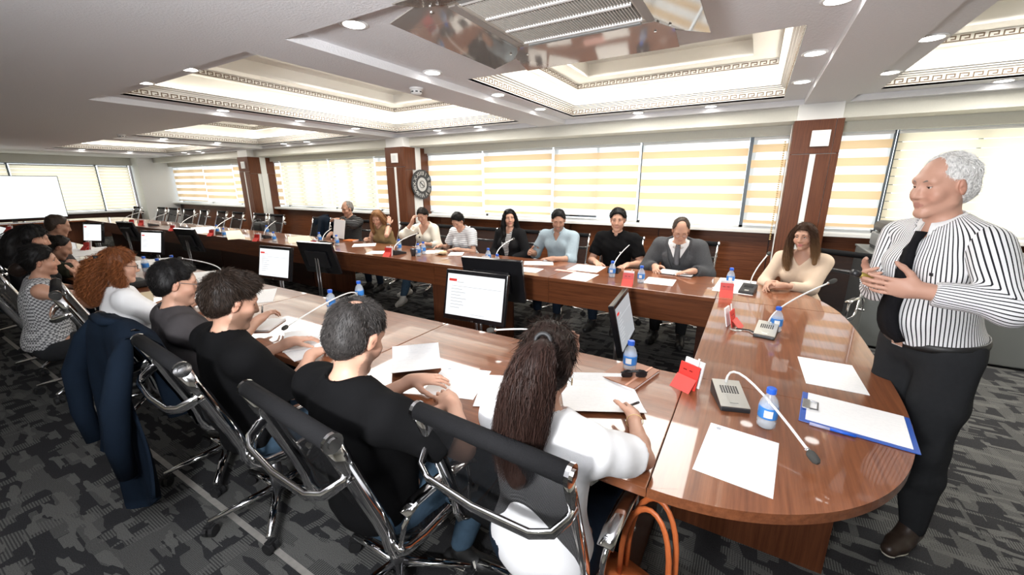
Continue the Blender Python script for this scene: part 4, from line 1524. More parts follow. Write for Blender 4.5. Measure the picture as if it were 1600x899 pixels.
MB().tube([(-L * 0.22, -W / 2 - 0.008, 0.007), (0.0, -W / 2 - 0.006, 0.007)], 0.006, 8).build('barrel', M['blue'], pn, True)

# brown notebook, sunglasses
P = [at(*q) for q in ((958, 566), (1022, 580), (1004, 618), (975, 606))]
cc = sum(P) / 4 + np.array((-0.02, 0.01, 0))
nb = empty('notebook', (cc[0], cc[1], TZ + 0.0015), R(-14), 'brown leather notebook beside the near water bottle', 'notebook')
MB().b2(-0.09, 0.09, -0.125, 0.125, 0.0, 0.004).build('back_cover', M['leather_br'], nb)
MB().b2(-0.085, 0.088, -0.121, 0.121, 0.0042, 0.0135).build('pages', M['paper'], nb)
MB().b2(-0.09, 0.09, -0.125, 0.125, 0.0137, 0.018).build('front_cover', M['leather_br'], nb)
MB().b2(0.045, 0.055, -0.126, 0.126, 0.0182, 0.020).build('elastic_band', mat('pale_band', (0.6, 0.3, 0.2), 0.6), nb)
gl = empty('sunglasses', (cc[0] + 0.03, cc[1] - 0.04, TZ + 0.035), R(30), 'folded dark sunglasses lying on the brown notebook', 'sunglasses')
for s in (-1, 1):
    MB().sphere((s * 0.033, 0, 0), 0.027, 12, 8, (1, 0.12, 0.85)).build('lens', M['blackgloss'], gl, True)
MB().tube([(-0.062, 0.002, 0.01), (0, -0.002, 0.013), (0.062, 0.002, 0.01)], 0.003, 6).tube([(0.06, 0.002, 0.01), (-0.04, 0.03, 0.006)], 0.0025, 6).tube(
    [(-0.06, 0.002, 0.01), (0.04, 0.035, 0.006)], 0.0025, 6).build('frame', M['black'], gl, True)

# small things along the window row
p = at(804, 411)
ph = empty('phone', (p[0], p[1], TZ + 0.005), R(12), 'black phone lying on a sheet before the blazer woman', 'phone')
MB().b2(-0.037, 0.037, -0.075, 0.075, 0, 0.008).build('body', M['blackgloss'], ph, bevel=0.004)
MB().b2(-0.034, 0.034, -0.070, 0.070, 0.0082, 0.0088).build('glass', M['blackgloss'], ph)
for q, lab in (((646, 400), 'dark paper cup beside the pair of bottles'), ((788, 419), 'dark paper cup right of the blazer woman\'s bottle')):
    p = at(*q)
    t = empty('paper_cup', (p[0], p[1], TZ), 0, lab, 'cup', 'dark paper cups')
    MB().lathe([(0.026, 0.0), (0.037, 0.088), (0.0375, 0.092), (0.034, 0.092), (0.024, 0.006)], 18).build('cup', mat('charcoal_card', (0.05, 0.05, 0.055), 0.6), t, True)
    MB().lathe([(0.012, 0), (0.012, 0.001)], 12).build('emblem', M['paper'], t).location = (0.0, 0.0, 0.0881)
p = at(407, 373)
t = empty('tea_glass', (p[0], p[1], TZ), 0, 'small glass of dark tea on its saucer at the far empty places', 'glass')
MB().lathe([(0.055, 0.004), (0.05, 0.0), (0.02, 0.0), (0.02, 0.003), (0.052, 0.009)], 18).build('saucer', M['whiteplastic'], t, True)
MB().lathe([(0.022, 0.010), (0.026, 0.03), (0.020, 0.055), (0.026, 0.085)], 16).build('glass', M['clearplastic'], t, True)
MB().lathe([(0.020, 0.012), (0.024, 0.03), (0.018, 0.055), (0.023, 0.075)], 14).build('tea', mat('dark_tea', (0.12, 0.02, 0.005), 0.1), t, True)
p = at(691, 398)
nk = MB()
for k in range(3):
    nk.box((0.02 * k - 0.02, 0.012 * (k % 2), 0.012 + 0.012 * k), (0.12 - 0.02 * k, 0.10 - 0.02 * k, 0.008), 0.4 * k, np.array(Matrix.Rotation(0.18 * (k - 1), 3, 'X')))
o = nk.build('paper_napkin', mat('brown_paper_napkin', (0.62, 0.45, 0.27), 0.8), None, loc=(p[0], p[1], TZ))
tag(o, 'crumpled brown paper napkin before the woman in the striped tee', 'napkin')
p = at(883, 424)
o = MB().b2(-0.11, 0.11, -0.035, 0.035, 0.001, 0.006).build('pink_packet', mat('pale_pink_wrap', (0.75, 0.42, 0.38), 0.5), None, bevel=0.002)
o.location = (p[0], p[1], TZ)
tag(o, 'flat pale pink packet left of the polo man\'s sheets', 'packet')
p = at(545, 376)
t = empty('orange_notebook', (p[0] + 0.05, p[1], TZ), R(8), 'orange notebook beside the sheet holding man', 'notebook')
MB().b2(-0.10, 0.10, -0.07, 0.07, 0.001, 0.014).build('cover', mat('orange_cover', (0.62, 0.17, 0.04), 0.5), t, bevel=0.002)
MB().b2(-0.096, 0.101, -0.066, 0.066, 0.004, 0.011).build('pages', M['paper'], t)
p = at(1060, 428)
t = empty('open_notebook', (p[0] - 0.02, p[1] - 0.0, TZ), R(176), 'open notebook with white pages under the suited man\'s hands', 'notebook')
MB().b2(-0.17, 0.17, -0.11, 0.11, 0.001, 0.005).build('cover', M['black'], t, bevel=0.001)
for s in (-1, 1):
    MB().prism([(s * 0.004, -0.105), (s * 0.163, -0.105), (s * 0.163, 0.105), (s * 0.004, 0.105)][::s], 0.0052, 0.013).build('pages', M['printed'], t, bevel=0.003)
p = at(1006, 436)
MBt = MB().tube([(0, -0.06, 0.006), (0, 0.07, 0.006)], 0.0045, 8)
p = at(415, 494)
t = empty('fountain_pen', (p[0] - 0.03, p[1], TZ + 0.03), R(60), 'dark pen held above the pad by the bearded man', 'pen')
MB().tube([(0, -0.07, 0), (0, 0.05, 0.02)], 0.0055, 8).build('barrel', M['black'], t, True)
MB().tube([(0, 0.05, 0.02), (0, 0.065, 0.0225)], 0.0058, 8).build('end_cap', M['chrome'], t, True)
p = at(218, 447)
t = empty('laptop_bag', (p[0], p[1] - 0.02, TZ + 0.002), R(-6), 'black zipped pouch before the red haired woman', 'pouch')
MB().b2(-0.12, 0.12, -0.07, 0.07, 0.0, 0.06).build('body', M['rubber'], t, bevel=0.02)
MB().tube([(-0.10, -0.075, 0.03), (0.10, -0.075, 0.03)], 0.003, 6).build('zip', M['steel'], t)
p = at(36, 362)
t = empty('white_card_holder', (p[0], p[1], TZ), R(20), 'pale card holder at the far left of the camera side row', 'card holder')
MB().box((0, 0, 0.055), (0.09, 0.012, 0.11), m=np.array(Matrix.Rotation(R(-12), 3, 'X'))).build('panel', M['paper'], t)
MB().box((0, -0.025, 0.025), (0.09, 0.004, 0.05), m=np.array(Matrix.Rotation(R(-35), 3, 'X'))).build('front_flap', M['redlight'], t)

# ================================================================ PEOPLE
def axis_pts(lo, hi, H, fines, h):
    """grid lines, h apart inside the fine intervals and H apart elsewhere"""
    out = [lo]
    x = lo
    while x < hi:
        st = H
        for a, b in fines:
            if a - H < x < b:
                st = h
                break
        x += st
        out.append(x)
    return np.array(out)


class Field:
    def __init__(s, prims, H, h=None, fx=(), fy=(), fz=(), pad=0.035):
        lo = np.array([1e9] * 3)
        hi = -lo
        for p in prims:
            a, b = s.bbox(p)
            lo = np.minimum(lo, a)
            hi = np.maximum(hi, b)
        lo -= pad
        hi += pad
        h = h or H
        s.x = axis_pts(lo[0], hi[0], H, fx, h)
        s.y = axis_pts(lo[1], hi[1], H, fy, h)
        s.z = axis_pts(lo[2], hi[2], H, fz, h)
        s.f = np.full((len(s.x), len(s.y), len(s.z)), 1.0, np.float32)
        for p in prims:
            s.add(p)

    @staticmethod
    def bbox(p):
        if p[0] == 'c':
            r = max(p[3], p[4])
            return np.minimum(p[1], p[2]) - r, np.maximum(p[1], p[2]) + r
        r = max(p[2])
        return p[1] - r, p[1] + r

    def sub(s, a, b):
        return tuple(slice(max(0, np.searchsorted(ax, lo) - 1), np.searchsorted(ax, hi) + 1) for ax, lo, hi in zip((s.x, s.y, s.z), a, b))

    def grid(s, sl):
        return s.x[sl[0]][:, None, None], s.y[sl[1]][None, :, None], s.z[sl[2]][None, None, :]

    def add(s, p):
        k = p[5] if p[0] == 'c' else p[4]
        a, b = s.bbox(p)
        pad = abs(k) + 0.03
        sl = s.sub(a - pad, b + pad)
        X, Y, Z = s.grid(sl)
        if p[0] == 'c':
            A, B = p[1], p[2]
            d = B - A
            dd = float(d @ d) + 1e-12
            t = ((X - A[0]) * d[0] + (Y - A[1]) * d[1] + (Z - A[2]) * d[2]) / dd
            t = np.clip(t, 0, 1)
            q = np.sqrt((X - A[0] - t * d[0]) ** 2 + (Y - A[1] - t * d[1]) ** 2 + (Z - A[2] - t * d[2]) ** 2) - (p[3] + (p[4] - p[3]) * t)
        else:
            c, r, Rm = p[1], p[2], p[3]
            dx, dy, dz = X - c[0], Y - c[1], Z - c[2]
            u = (Rm[0, 0] * dx + Rm[1, 0] * dy + Rm[2, 0] * dz)
            v = (Rm[0, 1] * dx + Rm[1, 1] * dy + Rm[2, 1] * dz)
            w = (Rm[0, 2] * dx + Rm[1, 2] * dy + Rm[2, 2] * dz)
            k0 = np.sqrt((u / r[0]) ** 2 + (v / r[1]) ** 2 + (w / r[2]) ** 2)
            k1 = np.sqrt((u / r[0] ** 2) ** 2 + (v / r[1] ** 2) ** 2 + (w / r[2] ** 2) ** 2) + 1e-9
            q = k0 * (k0 - 1) / k1
        f = s.f[sl]
        if k > 0:
            hh = np.maximum(k - np.abs(f - q), 0) / k
            s.f[sl] = np.minimum(f, q) - hh * hh * k * 0.25
        elif k < 0:   # carve
            kk = -k
            hh = np.maximum(kk - np.abs(f + q), 0) / kk
            s.f[sl] = np.maximum(f, -q) + hh * hh * kk * 0.25
        else:
            s.f[sl] = np.minimum(f, q)

    def cut(s, fn):
        """keep only where fn <= 0"""
        X, Y, Z = s.grid((slice(None),) * 3)
        s.f = np.maximum(s.f, fn(X, Y, Z).astype(np.float32))
        return s

    def ripple(s, amp, seed=0):
        X, Y, Z = s.grid((slice(None),) * 3)
        r = np.random.default_rng(seed)
        w = 0
        for _ in range(4):
            kx, ky, kz = r.normal(0, 34, 3)
            w = w + np.sin(kx * X + ky * Y + kz * Z + r.uniform(0, 6))
        s.f = s.f + (amp * 0.5 * w * (s.f < 0.2)).astype(np.float32)
        return s

    def surface(s):
        f = s.f
        f[0], f[-1] = 1, 1
        f[:, 0], f[:, -1] = 1, 1
        f[:, :, 0], f[:, :, -1] = 1, 1
        ins = f < 0
        cnt = np.zeros(tuple(n - 1 for n in f.shape), np.uint8)
        for i in (0, 1):
            for j in (0, 1):
                for k in (0, 1):
                    cnt += ins[i:f.shape[0] - 1 + i, j:f.shape[1] - 1 + j, k:f.shape[2] - 1 + k]
        act = (cnt > 0) & (cnt < 8)
        I, J, K = np.nonzero(act)
        n = len(I)
        idx = np.full(act.shape, -1, np.int32)
        idx[I, J, K] = np.arange(n)
        V = np.zeros((n, 3))
        C = np.zeros(n)
        vals = {}
        for i in (0, 1):
            for j in (0, 1):
                for k in (0, 1):
                    vals[i, j, k] = f[I + i, J + j, K + k].astype(float)
        for a in vals:
            for ax in range(3):
                if a[ax] == 0:
                    b = list(a)
                    b[ax] = 1
                    b = tuple(b)
                    va, vb = vals[a], vals[b]
                    m = (va < 0) != (vb < 0)
                    t = np.where(m, va / np.where(m, va - vb, 1), 0)
                    p = np.zeros((n, 3))
                    for q in range(3):
                        p[:, q] = a[q]
                    p[:, ax] = t
                    V[m] += p[m]
                    C[m] += 1
        V /= np.maximum(C, 1)[:, None]
        W = np.zeros_like(V)
        for q, (ax, ii) in enumerate(((s.x, I), (s.y, J), (s.z, K))):
            W[:, q] = ax[ii] + V[:, q] * (ax[ii + 1] - ax[ii])
        Q = []
        sh = f.shape
        for ax in range(3):
            sl0 = [slice(1, -1)] * 3
            sl1 = [slice(1, -1)] * 3
            sl0[ax] = slice(0, -1)
            sl1[ax] = slice(1, None)
            a, b = ins[tuple(sl0)], ins[tuple(sl1)]
            for flip, m in ((0, a & ~b), (1, b & ~a)):
                P = np.argwhere(m)
                off = [1, 1, 1]
                off[ax] = 0
                P = P + np.array(off)
                u, v = [(1, 2), (2, 0), (0, 1)][ax]
                c = []
                for du, dv in ((-1, -1), (0, -1), (0, 0), (-1, 0)):
                    q = P.copy()
                    q[:, u] += du
                    q[:, v] += dv
                    c.append(idx[q[:, 0], q[:, 1], q[:, 2]])
                c = np.stack(c, 1)
                Q.append(c[:, ::-1] if flip else c)
        Q = np.concatenate(Q)
        return W, Q


def np_mesh(name, V, Q, m, smooth=True, col=None, u=None):
    me = bpy.data.meshes.new(name)
    k = Q.shape[1]
    me.vertices.add(len(V))
    me.vertices.foreach_set('co', V.astype(np.float32).ravel())
    me.loops.add(Q.size)
    me.loops.foreach_set('vertex_index', Q.astype(np.int32).ravel())
    me.polygons.add(len(Q))
    me.polygons.foreach_set('loop_start', np.arange(0, Q.size, k, dtype=np.int32))
    me.polygons.foreach_set('loop_total', np.full(len(Q), k, np.int32))
    me.update(calc_edges=True)
    if smooth:
        me.polygons.foreach_set('use_smooth', [True] * len(Q))
    if col is not None:
        a = me.color_attributes.new('Col', 'FLOAT_COLOR', 'POINT')
        c = np.ones((len(V), 4), np.float32)
        c[:, :3] = col
        a.data.foreach_set('color', c.ravel())
    if u is not None:
        a = me.attributes.new('u', 'FLOAT', 'POINT')
        a.data.foreach_set('value', u.astype(np.float32))
    me.materials.append(m)
    me.validate()
    return me


def relax(V, Q, n=2, lam=0.5):
    for _ in range(n):
        S = np.zeros_like(V)
        c = np.zeros(len(V))
        for i in range(4):
            a, b = Q[:, i], Q[:, (i + 1) % 4]
            for d in range(3):
                S[:, d] += np.bincount(a, V[b, d], len(V)) + np.bincount(b, V[a, d], len(V))
            c += np.bincount(a, minlength=len(V)) + np.bincount(b, minlength=len(V))
        V = V + lam * (S / np.maximum(c, 1)[:, None] - V)
    return V


def normals(V, Q):
    n = np.cross(V[Q[:, 2]] - V[Q[:, 0]], V[Q[:, 3]] - V[Q[:, 1]])
    N = np.zeros_like(V)
    for i in range(4):
        for d in range(3):
            N[:, d] += np.bincount(Q[:, i], n[:, d], len(V))
    return N / (np.linalg.norm(N, axis=1)[:, None] + 1e-9)


def rot_m(yaw=0.0, pitch=0.0, roll=0.0):
    """pitch > 0 looks down, yaw > 0 turns to the figure's left, roll > 0 tips to its right"""
    return np.array(Matrix.Rotation(yaw, 3, 'Z') @ Matrix.Rotation(-pitch, 3, 'X') @ Matrix.Rotation(roll, 3, 'Y'))


def unit(v):
    v = np.array(v, float)
    return v / (np.linalg.norm(v) + 1e-9)


HEAD = [  # (kind, data..., blend) in head space: x right, y forward, z up, origin between the ears at eye level
    ('e', (0, -0.014, 0.036), (0.073, 0.092, 0.084), 0.0), ('e', (0, 0.020, -0.030), (0.060, 0.068, 0.082), 0.03),
    ('c', (-0.050, 0.002, -0.060), (-0.008, 0.064, -0.098), 0.017, 0.016, 0.02), ('c', (0.050, 0.002, -0.060), (0.008, 0.064, -0.098), 0.017, 0.016, 0.02),
    ('c', (-0.006, 0.070, -0.100), (0.006, 0.070, -0.100), 0.018, 0.018, 0.015),
    ('c', (-0.036, 0.066, 0.030), (0.036, 0.066, 0.030), 0.016, 0.016, 0.02), ('c', (-0.044, 0.056, -0.024), (-0.040, 0.060, -0.034), 0.022, 0.020, 0.02),
    ('c', (0.044, 0.056, -0.024), (0.040, 0.060, -0.034), 0.022, 0.020, 0.02),
    ('c', (0, 0.082, 0.016), (0, 0.102, -0.026), 0.0085, 0.0115, 0.010), ('c', (-0.011, 0.090, -0.031), (0.011, 0.090, -0.031), 0.0085, 0.0085, 0.008),
    ('c', (-0.020, 0.076, -0.059), (0.020, 0.076, -0.059), 0.0075, 0.0075, 0.010), ('c', (-0.012, 0.082, -0.058), (0.012, 0.082, -0.058), 0.0075, 0.0075, 0.006),
    ('c', (-0.012, 0.080, -0.071), (0.012, 0.080, -0.071), 0.008, 0.008, 0.006),
    ('c', (-0.031, 0.088, 0.008), (-0.031, 0.088, 0.008), 0.0135, 0.0135, -0.010), ('c', (0.031, 0.088, 0.008), (0.031, 0.088, 0.008), 0.0135, 0.0135, -0.010)]


def hand_prims(W, d, n, side, curl, spread=1.0, thumb=0.4, sc=1.0):
    """palm and five fingers; d = pointing direction, n = way the palm faces, side = way the thumb lies"""
    d, n = unit(d), None if n is None else unit(n)
    n = unit(n - d * (n @ d))
    s = unit(side - d * (side @ d) - n * (side @ n))
    P = []
    Rm = np.stack([s, d, n], 1)
    P.append(('c', W - d * 0.01, W + d * 0.03 * sc, 0.026 * sc, 0.028 * sc, 0.02))
    P.append(('e', W + d * 0.052 * sc, np.array((0.041, 0.050, 0.0165)) * sc, Rm, 0.02))
    for i, (o, ln, r) in enumerate(((0.029, 0.92, 0.0088), (0.010, 1.0, 0.0090), (-0.010, 0.94, 0.0086), (-0.028, 0.76, 0.0076))):
        a = W + d * (0.088 - (0.008 if i in (0, 3) else 0)) * sc + s * o * sc
        dirn = unit(d + s * (o * 2.2 * spread))
        ang = 0
        cv = curl[i] if hasattr(curl, '__len__') else curl
        for L, c in ((0.042, 0.55), (0.026, 1.0), (0.021, 0.7)):
            ang += cv * c
            v = dirn * math.cos(ang) + n * math.sin(ang)
            b = a + v * L * ln * sc
            P.append(('c', a, b, r * sc, r * 0.9 * sc, 0.004))
            a = b
            r *= 0.93
    a = W + d * 0.022 * sc + s * 0.026 * sc + n * 0.004
    for L, r, kk in ((0.040, 0.0135, 0.0), (0.034, 0.0112, 0.45), (0.026, 0.0098, 0.8)):
        v = unit(d * (0.62 + 0.3 * kk) + s * (0.75 - 0.55 * kk * (0.6 + thumb)) + n * (0.15 + thumb * kk))
        b = a + v * L * sc
        P.append(('c', a, b, r * sc, r * 0.92 * sc, 0.008))
        a = b
    return P


def skin_colors(V, hl, base, beard=None, lips=(0.45, 0.16, 0.14), scale=1.0):
    """albedo by place on the head: lips, warmer cheeks, stubble"""
    C = np.tile(np.array(base), (len(V), 1))
    x, y, z = hl[:, 0], hl[:, 1], hl[:, 2]
    near = (np.abs(x) < 0.1) & (np.abs(y) < 0.14) & (np.abs(z) < 0.15)

    def mixin(w, c):
        w = (w * near)[:, None]
        C[:] = C * (1 - w) + np.array(c) * w
    ck = np.exp(-(((np.abs(x) - 0.045) / 0.02) ** 2 + ((z + 0.03) / 0.025) ** 2)) * (y > 0.02)
    mixin(ck * 0.35, (base[0] * 1.0, base[1] * 0.72, base[2] * 0.68))
    er = (np.abs(x) > 0.074) & (np.abs(z) < 0.045) & (y < 0.03)
    mixin(er * 0.35, (base[0], base[1] * 0.7, base[2] * 0.65))
    if beard:
        col, amt, cheeks = beard
        jaw = 1 / (1 + np.exp(np.clip((z - (cheeks + 0.25 * (y - 0.05))) / 0.006, -30, 30)))
        jaw *= (y > -0.005) * (z > -0.135)
        mixin(jaw * amt, col)
    lp = (np.abs(z + 0.0645) < 0.0115 * np.sqrt(np.clip(1 - (x / 0.0235) ** 2, 0, 1))) & (y > 0.072)
    mixin(lp * 0.85, lips)
    return C


def strands(mb, roots, paths, width, jit, cols, rng):
    """thin tapered blades following paths (n, k, 3)"""
    n, k, _ = paths.shape
    d = paths[:, -1] - paths[:, 0]
    s = np.cross(d, rng.normal(size=(n, 3)))
    s /= np.linalg.norm(s, axis=1)[:, None] + 1e-9
    w = width * (1 - np.linspace(0, 1, k) ** 2 * 0.85)
    L = paths + s[:, None] * w[None, :, None] * 0.5
    Rr = paths - s[:, None] * w[None, :, None] * 0.5
    V = np.stack([L, Rr], 2).reshape(n * k * 2, 3)
    base = (np.arange(n) * k * 2)[:, None] + (np.arange(k - 1) * 2)[None]
    Q = np.stack([base, base + 1, base + 3, base + 2], -1).reshape(-1, 4)
    C = np.repeat(cols, k * 2, 0)
    mb.append((V, Q, C))


def join_parts(parts):
    V, Q, C, o = [], [], [], 0
    for v, q, c in parts:
        V.append(v)
        Q.append(q + o)
        C.append(c)
        o += len(v)
    return np.concatenate(V), np.concatenate(Q), np.concatenate(C)


def E3(c, r, Rm, k):
    return ('e', np.array(c, float), np.array(r, float), Rm, k)


def C3(a, b, ra, rb, k):
    return ('c', np.array(a, float), np.array(b, float), ra, rb, k)


SKIN_A, SKIN_B, SKIN_C = (0.53, 0.30, 0.21), (0.48, 0.26, 0.175), (0.42, 0.23, 0.155)


def person(label, x, y, yaw, lean=0.1, side=0.0, head=(0, 0, 0), hands=None, sex='m', skin=SKIN_A, hair=None, top=None, sleeve=0.55,
           trousers='darkjeans', shoes='shoeblack', stand=None, scale=1.0, belly=0.0, fine=0.0062, beard=None, lids=0.35, lips=None, layers=None, brow=(0.03, 0.02, 0.015),
           shift=(0, 0, 0), twist=0.0, seat=0.56, glasses=None, legs=None, detail=True, neckline='crew', ripple=0.003, extra=None, lift=0.0, wide=1.0, hsc=1.0, shdrop=0.052, armsc=1.0):
    name = 'person'
    cy, sy = math.cos(yaw), math.sin(yaw)
    RW = np.array([(cy, -sy, 0), (sy, cy, 0), (0, 0, 1)])
    ORG = np.array((x, y, 0.0))

    def loc(p):
        return RW.T @ (np.array(p, float) - ORG)
    fem = sex == 'f'
    g = scale * (0.94 if fem else 1.0)
    u = unit((math.sin(side), math.sin(lean), math.cos(lean) * math.cos(side)))
    rt = unit(np.array((math.cos(twist), math.sin(twist), 0)) - u * (u @ np.array((math.cos(twist), math.sin(twist), 0))))
    fw = np.cross(u, rt)
    B = np.stack([rt, fw, u], 1)
    hipz = seat if not stand else stand['hip']
    Pv = np.array((0, 0, hipz)) + np.array(shift)
    Np = Pv + u * 0.505 * g
    sw = (0.168 if fem else 0.188) * g * wide
    SH = {s: Np - u * shdrop * g + rt * sw * (1 if s == 'R' else -1) for s in 'LR'}
    RH = B @ rot_m(head[0], head[1] + (0 if True else 0), head[2]) if False else rot_m(head[0], head[1], head[2])
    nk = unit(u * 0.75 + RH[:, 2] * 0.5 + fw * 0.14)
    hs = (0.97 if fem else 1.0) * g * hsc
    Hc = Np + nk * 0.085 * g + RH @ np.array((0, 0.012, 0.088)) * hs
    # ---- flesh
    mus = 0.84 if fem else 1.0
    torso = []

    def T(px, py, pz):
        return Pv + B @ (np.array((px, py, pz)) * g)
    torso.append(E3(T(0, -0.01, 0.02), np.array((0.150 if stand else 0.172, 0.130, 0.125)) * g, B, 0))
    torso.append(E3(T(0, 0.012 + belly * 0.5, 0.17), np.array((0.142 * mus ** 0.7 * wide + belly * 0.4, 0.108 + belly, 0.15)) * g, B, 0.06))
    torso.append(E3(T(0, 0.0, 0.335), np.array((0.158 * mus ** 0.6 * wide, 0.112, 0.165)) * g, B, 0.06))
    torso.append(C3(SH['L'] + u * 0.0 - rt * -0.015, SH['R'] - rt * 0.015, 0.053 * g * mus ** 0.5, 0.053 * g * mus ** 0.5, 0.06))
    if fem:
        for s in (-1, 1):
            torso.append(E3(T(s * 0.068, 0.092, 0.315), np.array((0.062, 0.055, 0.062)) * g, B, 0.03))
    else:
        for s in (-1, 1):
            torso.append(E3(T(s * 0.075, 0.070, 0.36), np.array((0.078, 0.045, 0.06)) * g, B, 0.04))
    trap = [C3(Np + nk * 0.008 * g, SH[s] + u * 0.006 - rt * (0.06 if s == 'R' else -0.06), 0.042 * g * mus ** 0.5, 0.042 * g * mus ** 0.5, 0.05) for s in 'LR']
    neck = [C3(Np - u * 0.05 * g, Hc - RH[:, 2] * 0.055 * hs - RH[:, 1] * 0.008, 0.053 * g * mus ** 0.9, 0.050 * g * mus ** 0.9, 0.03)]
    arms = {}
    handp = []
    hcent = []
    for s in 'LR':
        sg = 1 if s == 'R' else -1
        spec = (hands or {}).get(s) or {}
        S = SH[s]
        up, fo = 0.285 * g * armsc, 0.250 * g * armsc
        W = loc(spec['at']) if 'at' in spec else S + np.array((sg * 0.04, 0.30, -0.33)) * g
        dv = W - S
        D = np.linalg.norm(dv)
        if D > (up + fo) * 0.985:
            W = S + dv / D * (up + fo) * 0.985
            dv = W - S
            D = np.linalg.norm(dv)
        if D < 0.10:
            W = S + unit(dv) * 0.10
            dv = W - S
            D = 0.10
        pole = unit(spec.get('pole', (sg * 0.55, -0.25, -0.9)))
        a = (up * up - fo * fo + D * D) / (2 * D)
        hgt = math.sqrt(max(up * up - a * a, 1e-6))
        e = unit(dv)
        pp = unit(pole - e * (pole @ e))
        El = S + e * a + pp * hgt
        fd = unit(W - El)
        q = mus ** 0.9
        arms[s] = (S, El, W)
        hd = unit(RW.T @ np.array(spec['d'], float)) if 'd' in spec else fd
        hn = RW.T @ np.array(spec['n'], float) if 'n' in spec else np.array((0, 0, -1.0))
        sd = np.cross(unit(hd), unit(hn)) * (1 if s == 'R' else -1)
        handp += hand_prims(W, hd, hn, sd, spec.get('curl', 0.35), spec.get('spread', 1.0), spec.get('thumb', 0.4), (0.92 if fem else 1.0) * g)
        hcent.append(W + hd * 0.07)
    armp = []
    for s in 'LR':
        S, El, W = arms[s]
        q = mus ** 0.9
        armp.append(C3(S, S + (El - S) * 0.45, 0.055 * g * q, 0.050 * g * q, 0.03))
        armp.append(C3(S + (El - S) * 0.45, El, 0.050 * g * q, 0.040 * g * q, 0.02))
        armp.append(C3(El, El + (W - El) * 0.35, 0.041 * g * q, 0.040 * g * q, 0.015))
        armp.append(C3(El + (W - El) * 0.35, W, 0.040 * g * q, 0.026 * g * q, 0.015))
    legp, shoep, ank = [], [], []
    lo = legs or {}
    for s in (-1, 1):
        hj = Pv + np.array((s * 0.092, 0.01, -0.03)) * g
        if stand:
            kn = np.array(stand['knee'][s])
            an = np.array(stand['ankle'][s])
            td = unit(np.array(stand['toe'][s]))
        else:
            dft = dict(knee=(s * 0.13, 0.43, 0.545), ankle=(s * 0.13, 0.40, 0.10), toe=(s * 0.15, 1, 0))
            dft.update(lo.get(s, {}))
            kn, an, td = np.array(dft['knee']), np.array(dft['ankle']), unit(dft['toe'])
            kn[2] = max(kn[2] - 0.56 + seat, 0.40)
        legp += [C3(hj, hj + (kn - hj) * 0.5, (0.086 if stand else 0.094) * g, 0.078 * g, 0.05), C3(hj + (kn - hj) * 0.5, kn, 0.078 * g, 0.060 * g, 0.03),
                 C3(kn, kn + (an - kn) * 0.35, 0.058 * g, 0.058 * g, 0.03), C3(kn + (an - kn) * 0.35, an, 0.058 * g, 0.036 * g, 0.02)]
        h0 = an - td * 0.045 + np.array((0, 0, -0.055))
        b0 = an + td * 0.10 + np.array((0, 0, -0.062))
        t0 = an + td * 0.165 + np.array((0, 0, -0.066))
        shoep += [C3(h0, b0, 0.036, 0.040, 0.02), C3(b0, t0, 0.040, 0.031, 0.02), C3(an + np.array((0, 0, 0.0)), an + td * 0.05 + np.array((0, 0, -0.045)), 0.042, 0.040, 0.02)]
        ank.append((an, td))
    Hp = []
    for q in HEAD:
        if q[0] == 'e':
            Hp.append(E3(Hc + RH @ (np.array(q[1]) * hs), np.array(q[2]) * hs * (0.97 if fem else 1), RH, q[3] * 1.0 if q[3] else 0.03))
        else:
            jw = 0.9 if fem and q[1][2] < -0.05 else 1.0
            Hp.append(C3(Hc + RH @ (np.array(q[1]) * hs), Hc + RH @ (np.array(q[2]) * hs), q[3] * hs * jw, q[4] * hs * jw, q[5]))
    for s in (-1, 1):
        ear = Hc + RH @ (np.array((s * 0.077, -0.006, -0.004)) * hs)
        Re = RH @ np.array(Matrix.Rotation(s * -0.35, 3, 'Z') @ Matrix.Rotation(-0.2, 3, 'X'))
        Hp.append(E3(ear, np.array((0.009, 0.0175, 0.032)) * hs, Re, 0.006))
        Hp.append(C3(ear + RH @ np.array((s * 0.010, 0.006, -0.002)), ear + RH @ np.array((s * 0.010, 0.004, -0.006)), 0.008, 0.007, -0.004))
    feet = [C3(a - t * 0.03 + np.array((0, 0, -0.055)), a + t * 0.13 + np.array((0, 0, -0.062)), 0.028, 0.024, 0.02) for a, t in ank]
    flesh = torso + trap + neck + armp + legp + feet + Hp + handp
    h = fine
    hr = 0.135
    fz = [(Hc[2] - hr - 0.03, Hc[2] + hr)] + [(c[2] - 0.07, c[2] + 0.07) for c in hcent]
    fx = [(Hc[0] - 0.11, Hc[0] + 0.11)] + [(c[0] - 0.09, c[0] + 0.09) for c in hcent]
    fy = [(Hc[1] - 0.13, Hc[1] + 0.13)] + [(c[1] - 0.10, c[1] + 0.10) for c in hcent]
    F = Field(flesh, max(0.014, h * 2), h, fx, fy, fz)
    V, Q = F.surface()
    V = relax(V, Q, 1, 0.35)
    hl = ((V - Hc) @ RH) / hs
    C = skin_colors(V, hl, skin, beard, lips or ((0.50, 0.17, 0.15) if fem else (0.42, 0.18, 0.14)))
    body = link(name, np_mesh(name, V, Q, M['skin'], True, C), None)
    body.location = ORG
    body.rotation_euler = (0, 0, yaw)
    tag(body, label, 'person')
    ctx = dict(body=body, Hc=Hc, RH=RH, hs=hs, Np=Np, Pv=Pv, B=B, u=u, rt=rt, fw=fw, g=g, arms=arms, SH=SH, torso=torso, trap=trap, loc=loc, nk=nk, ank=ank)

    def infl(pr, d):
        out = []
        for p in pr:
            if p[0] == 'c':
                out.append(('c', p[1], p[2], p[3] + d, p[4] + d, p[5]))
            else:
                out.append(('e', p[1], p[2] + d, p[3], p[4]))
        return out

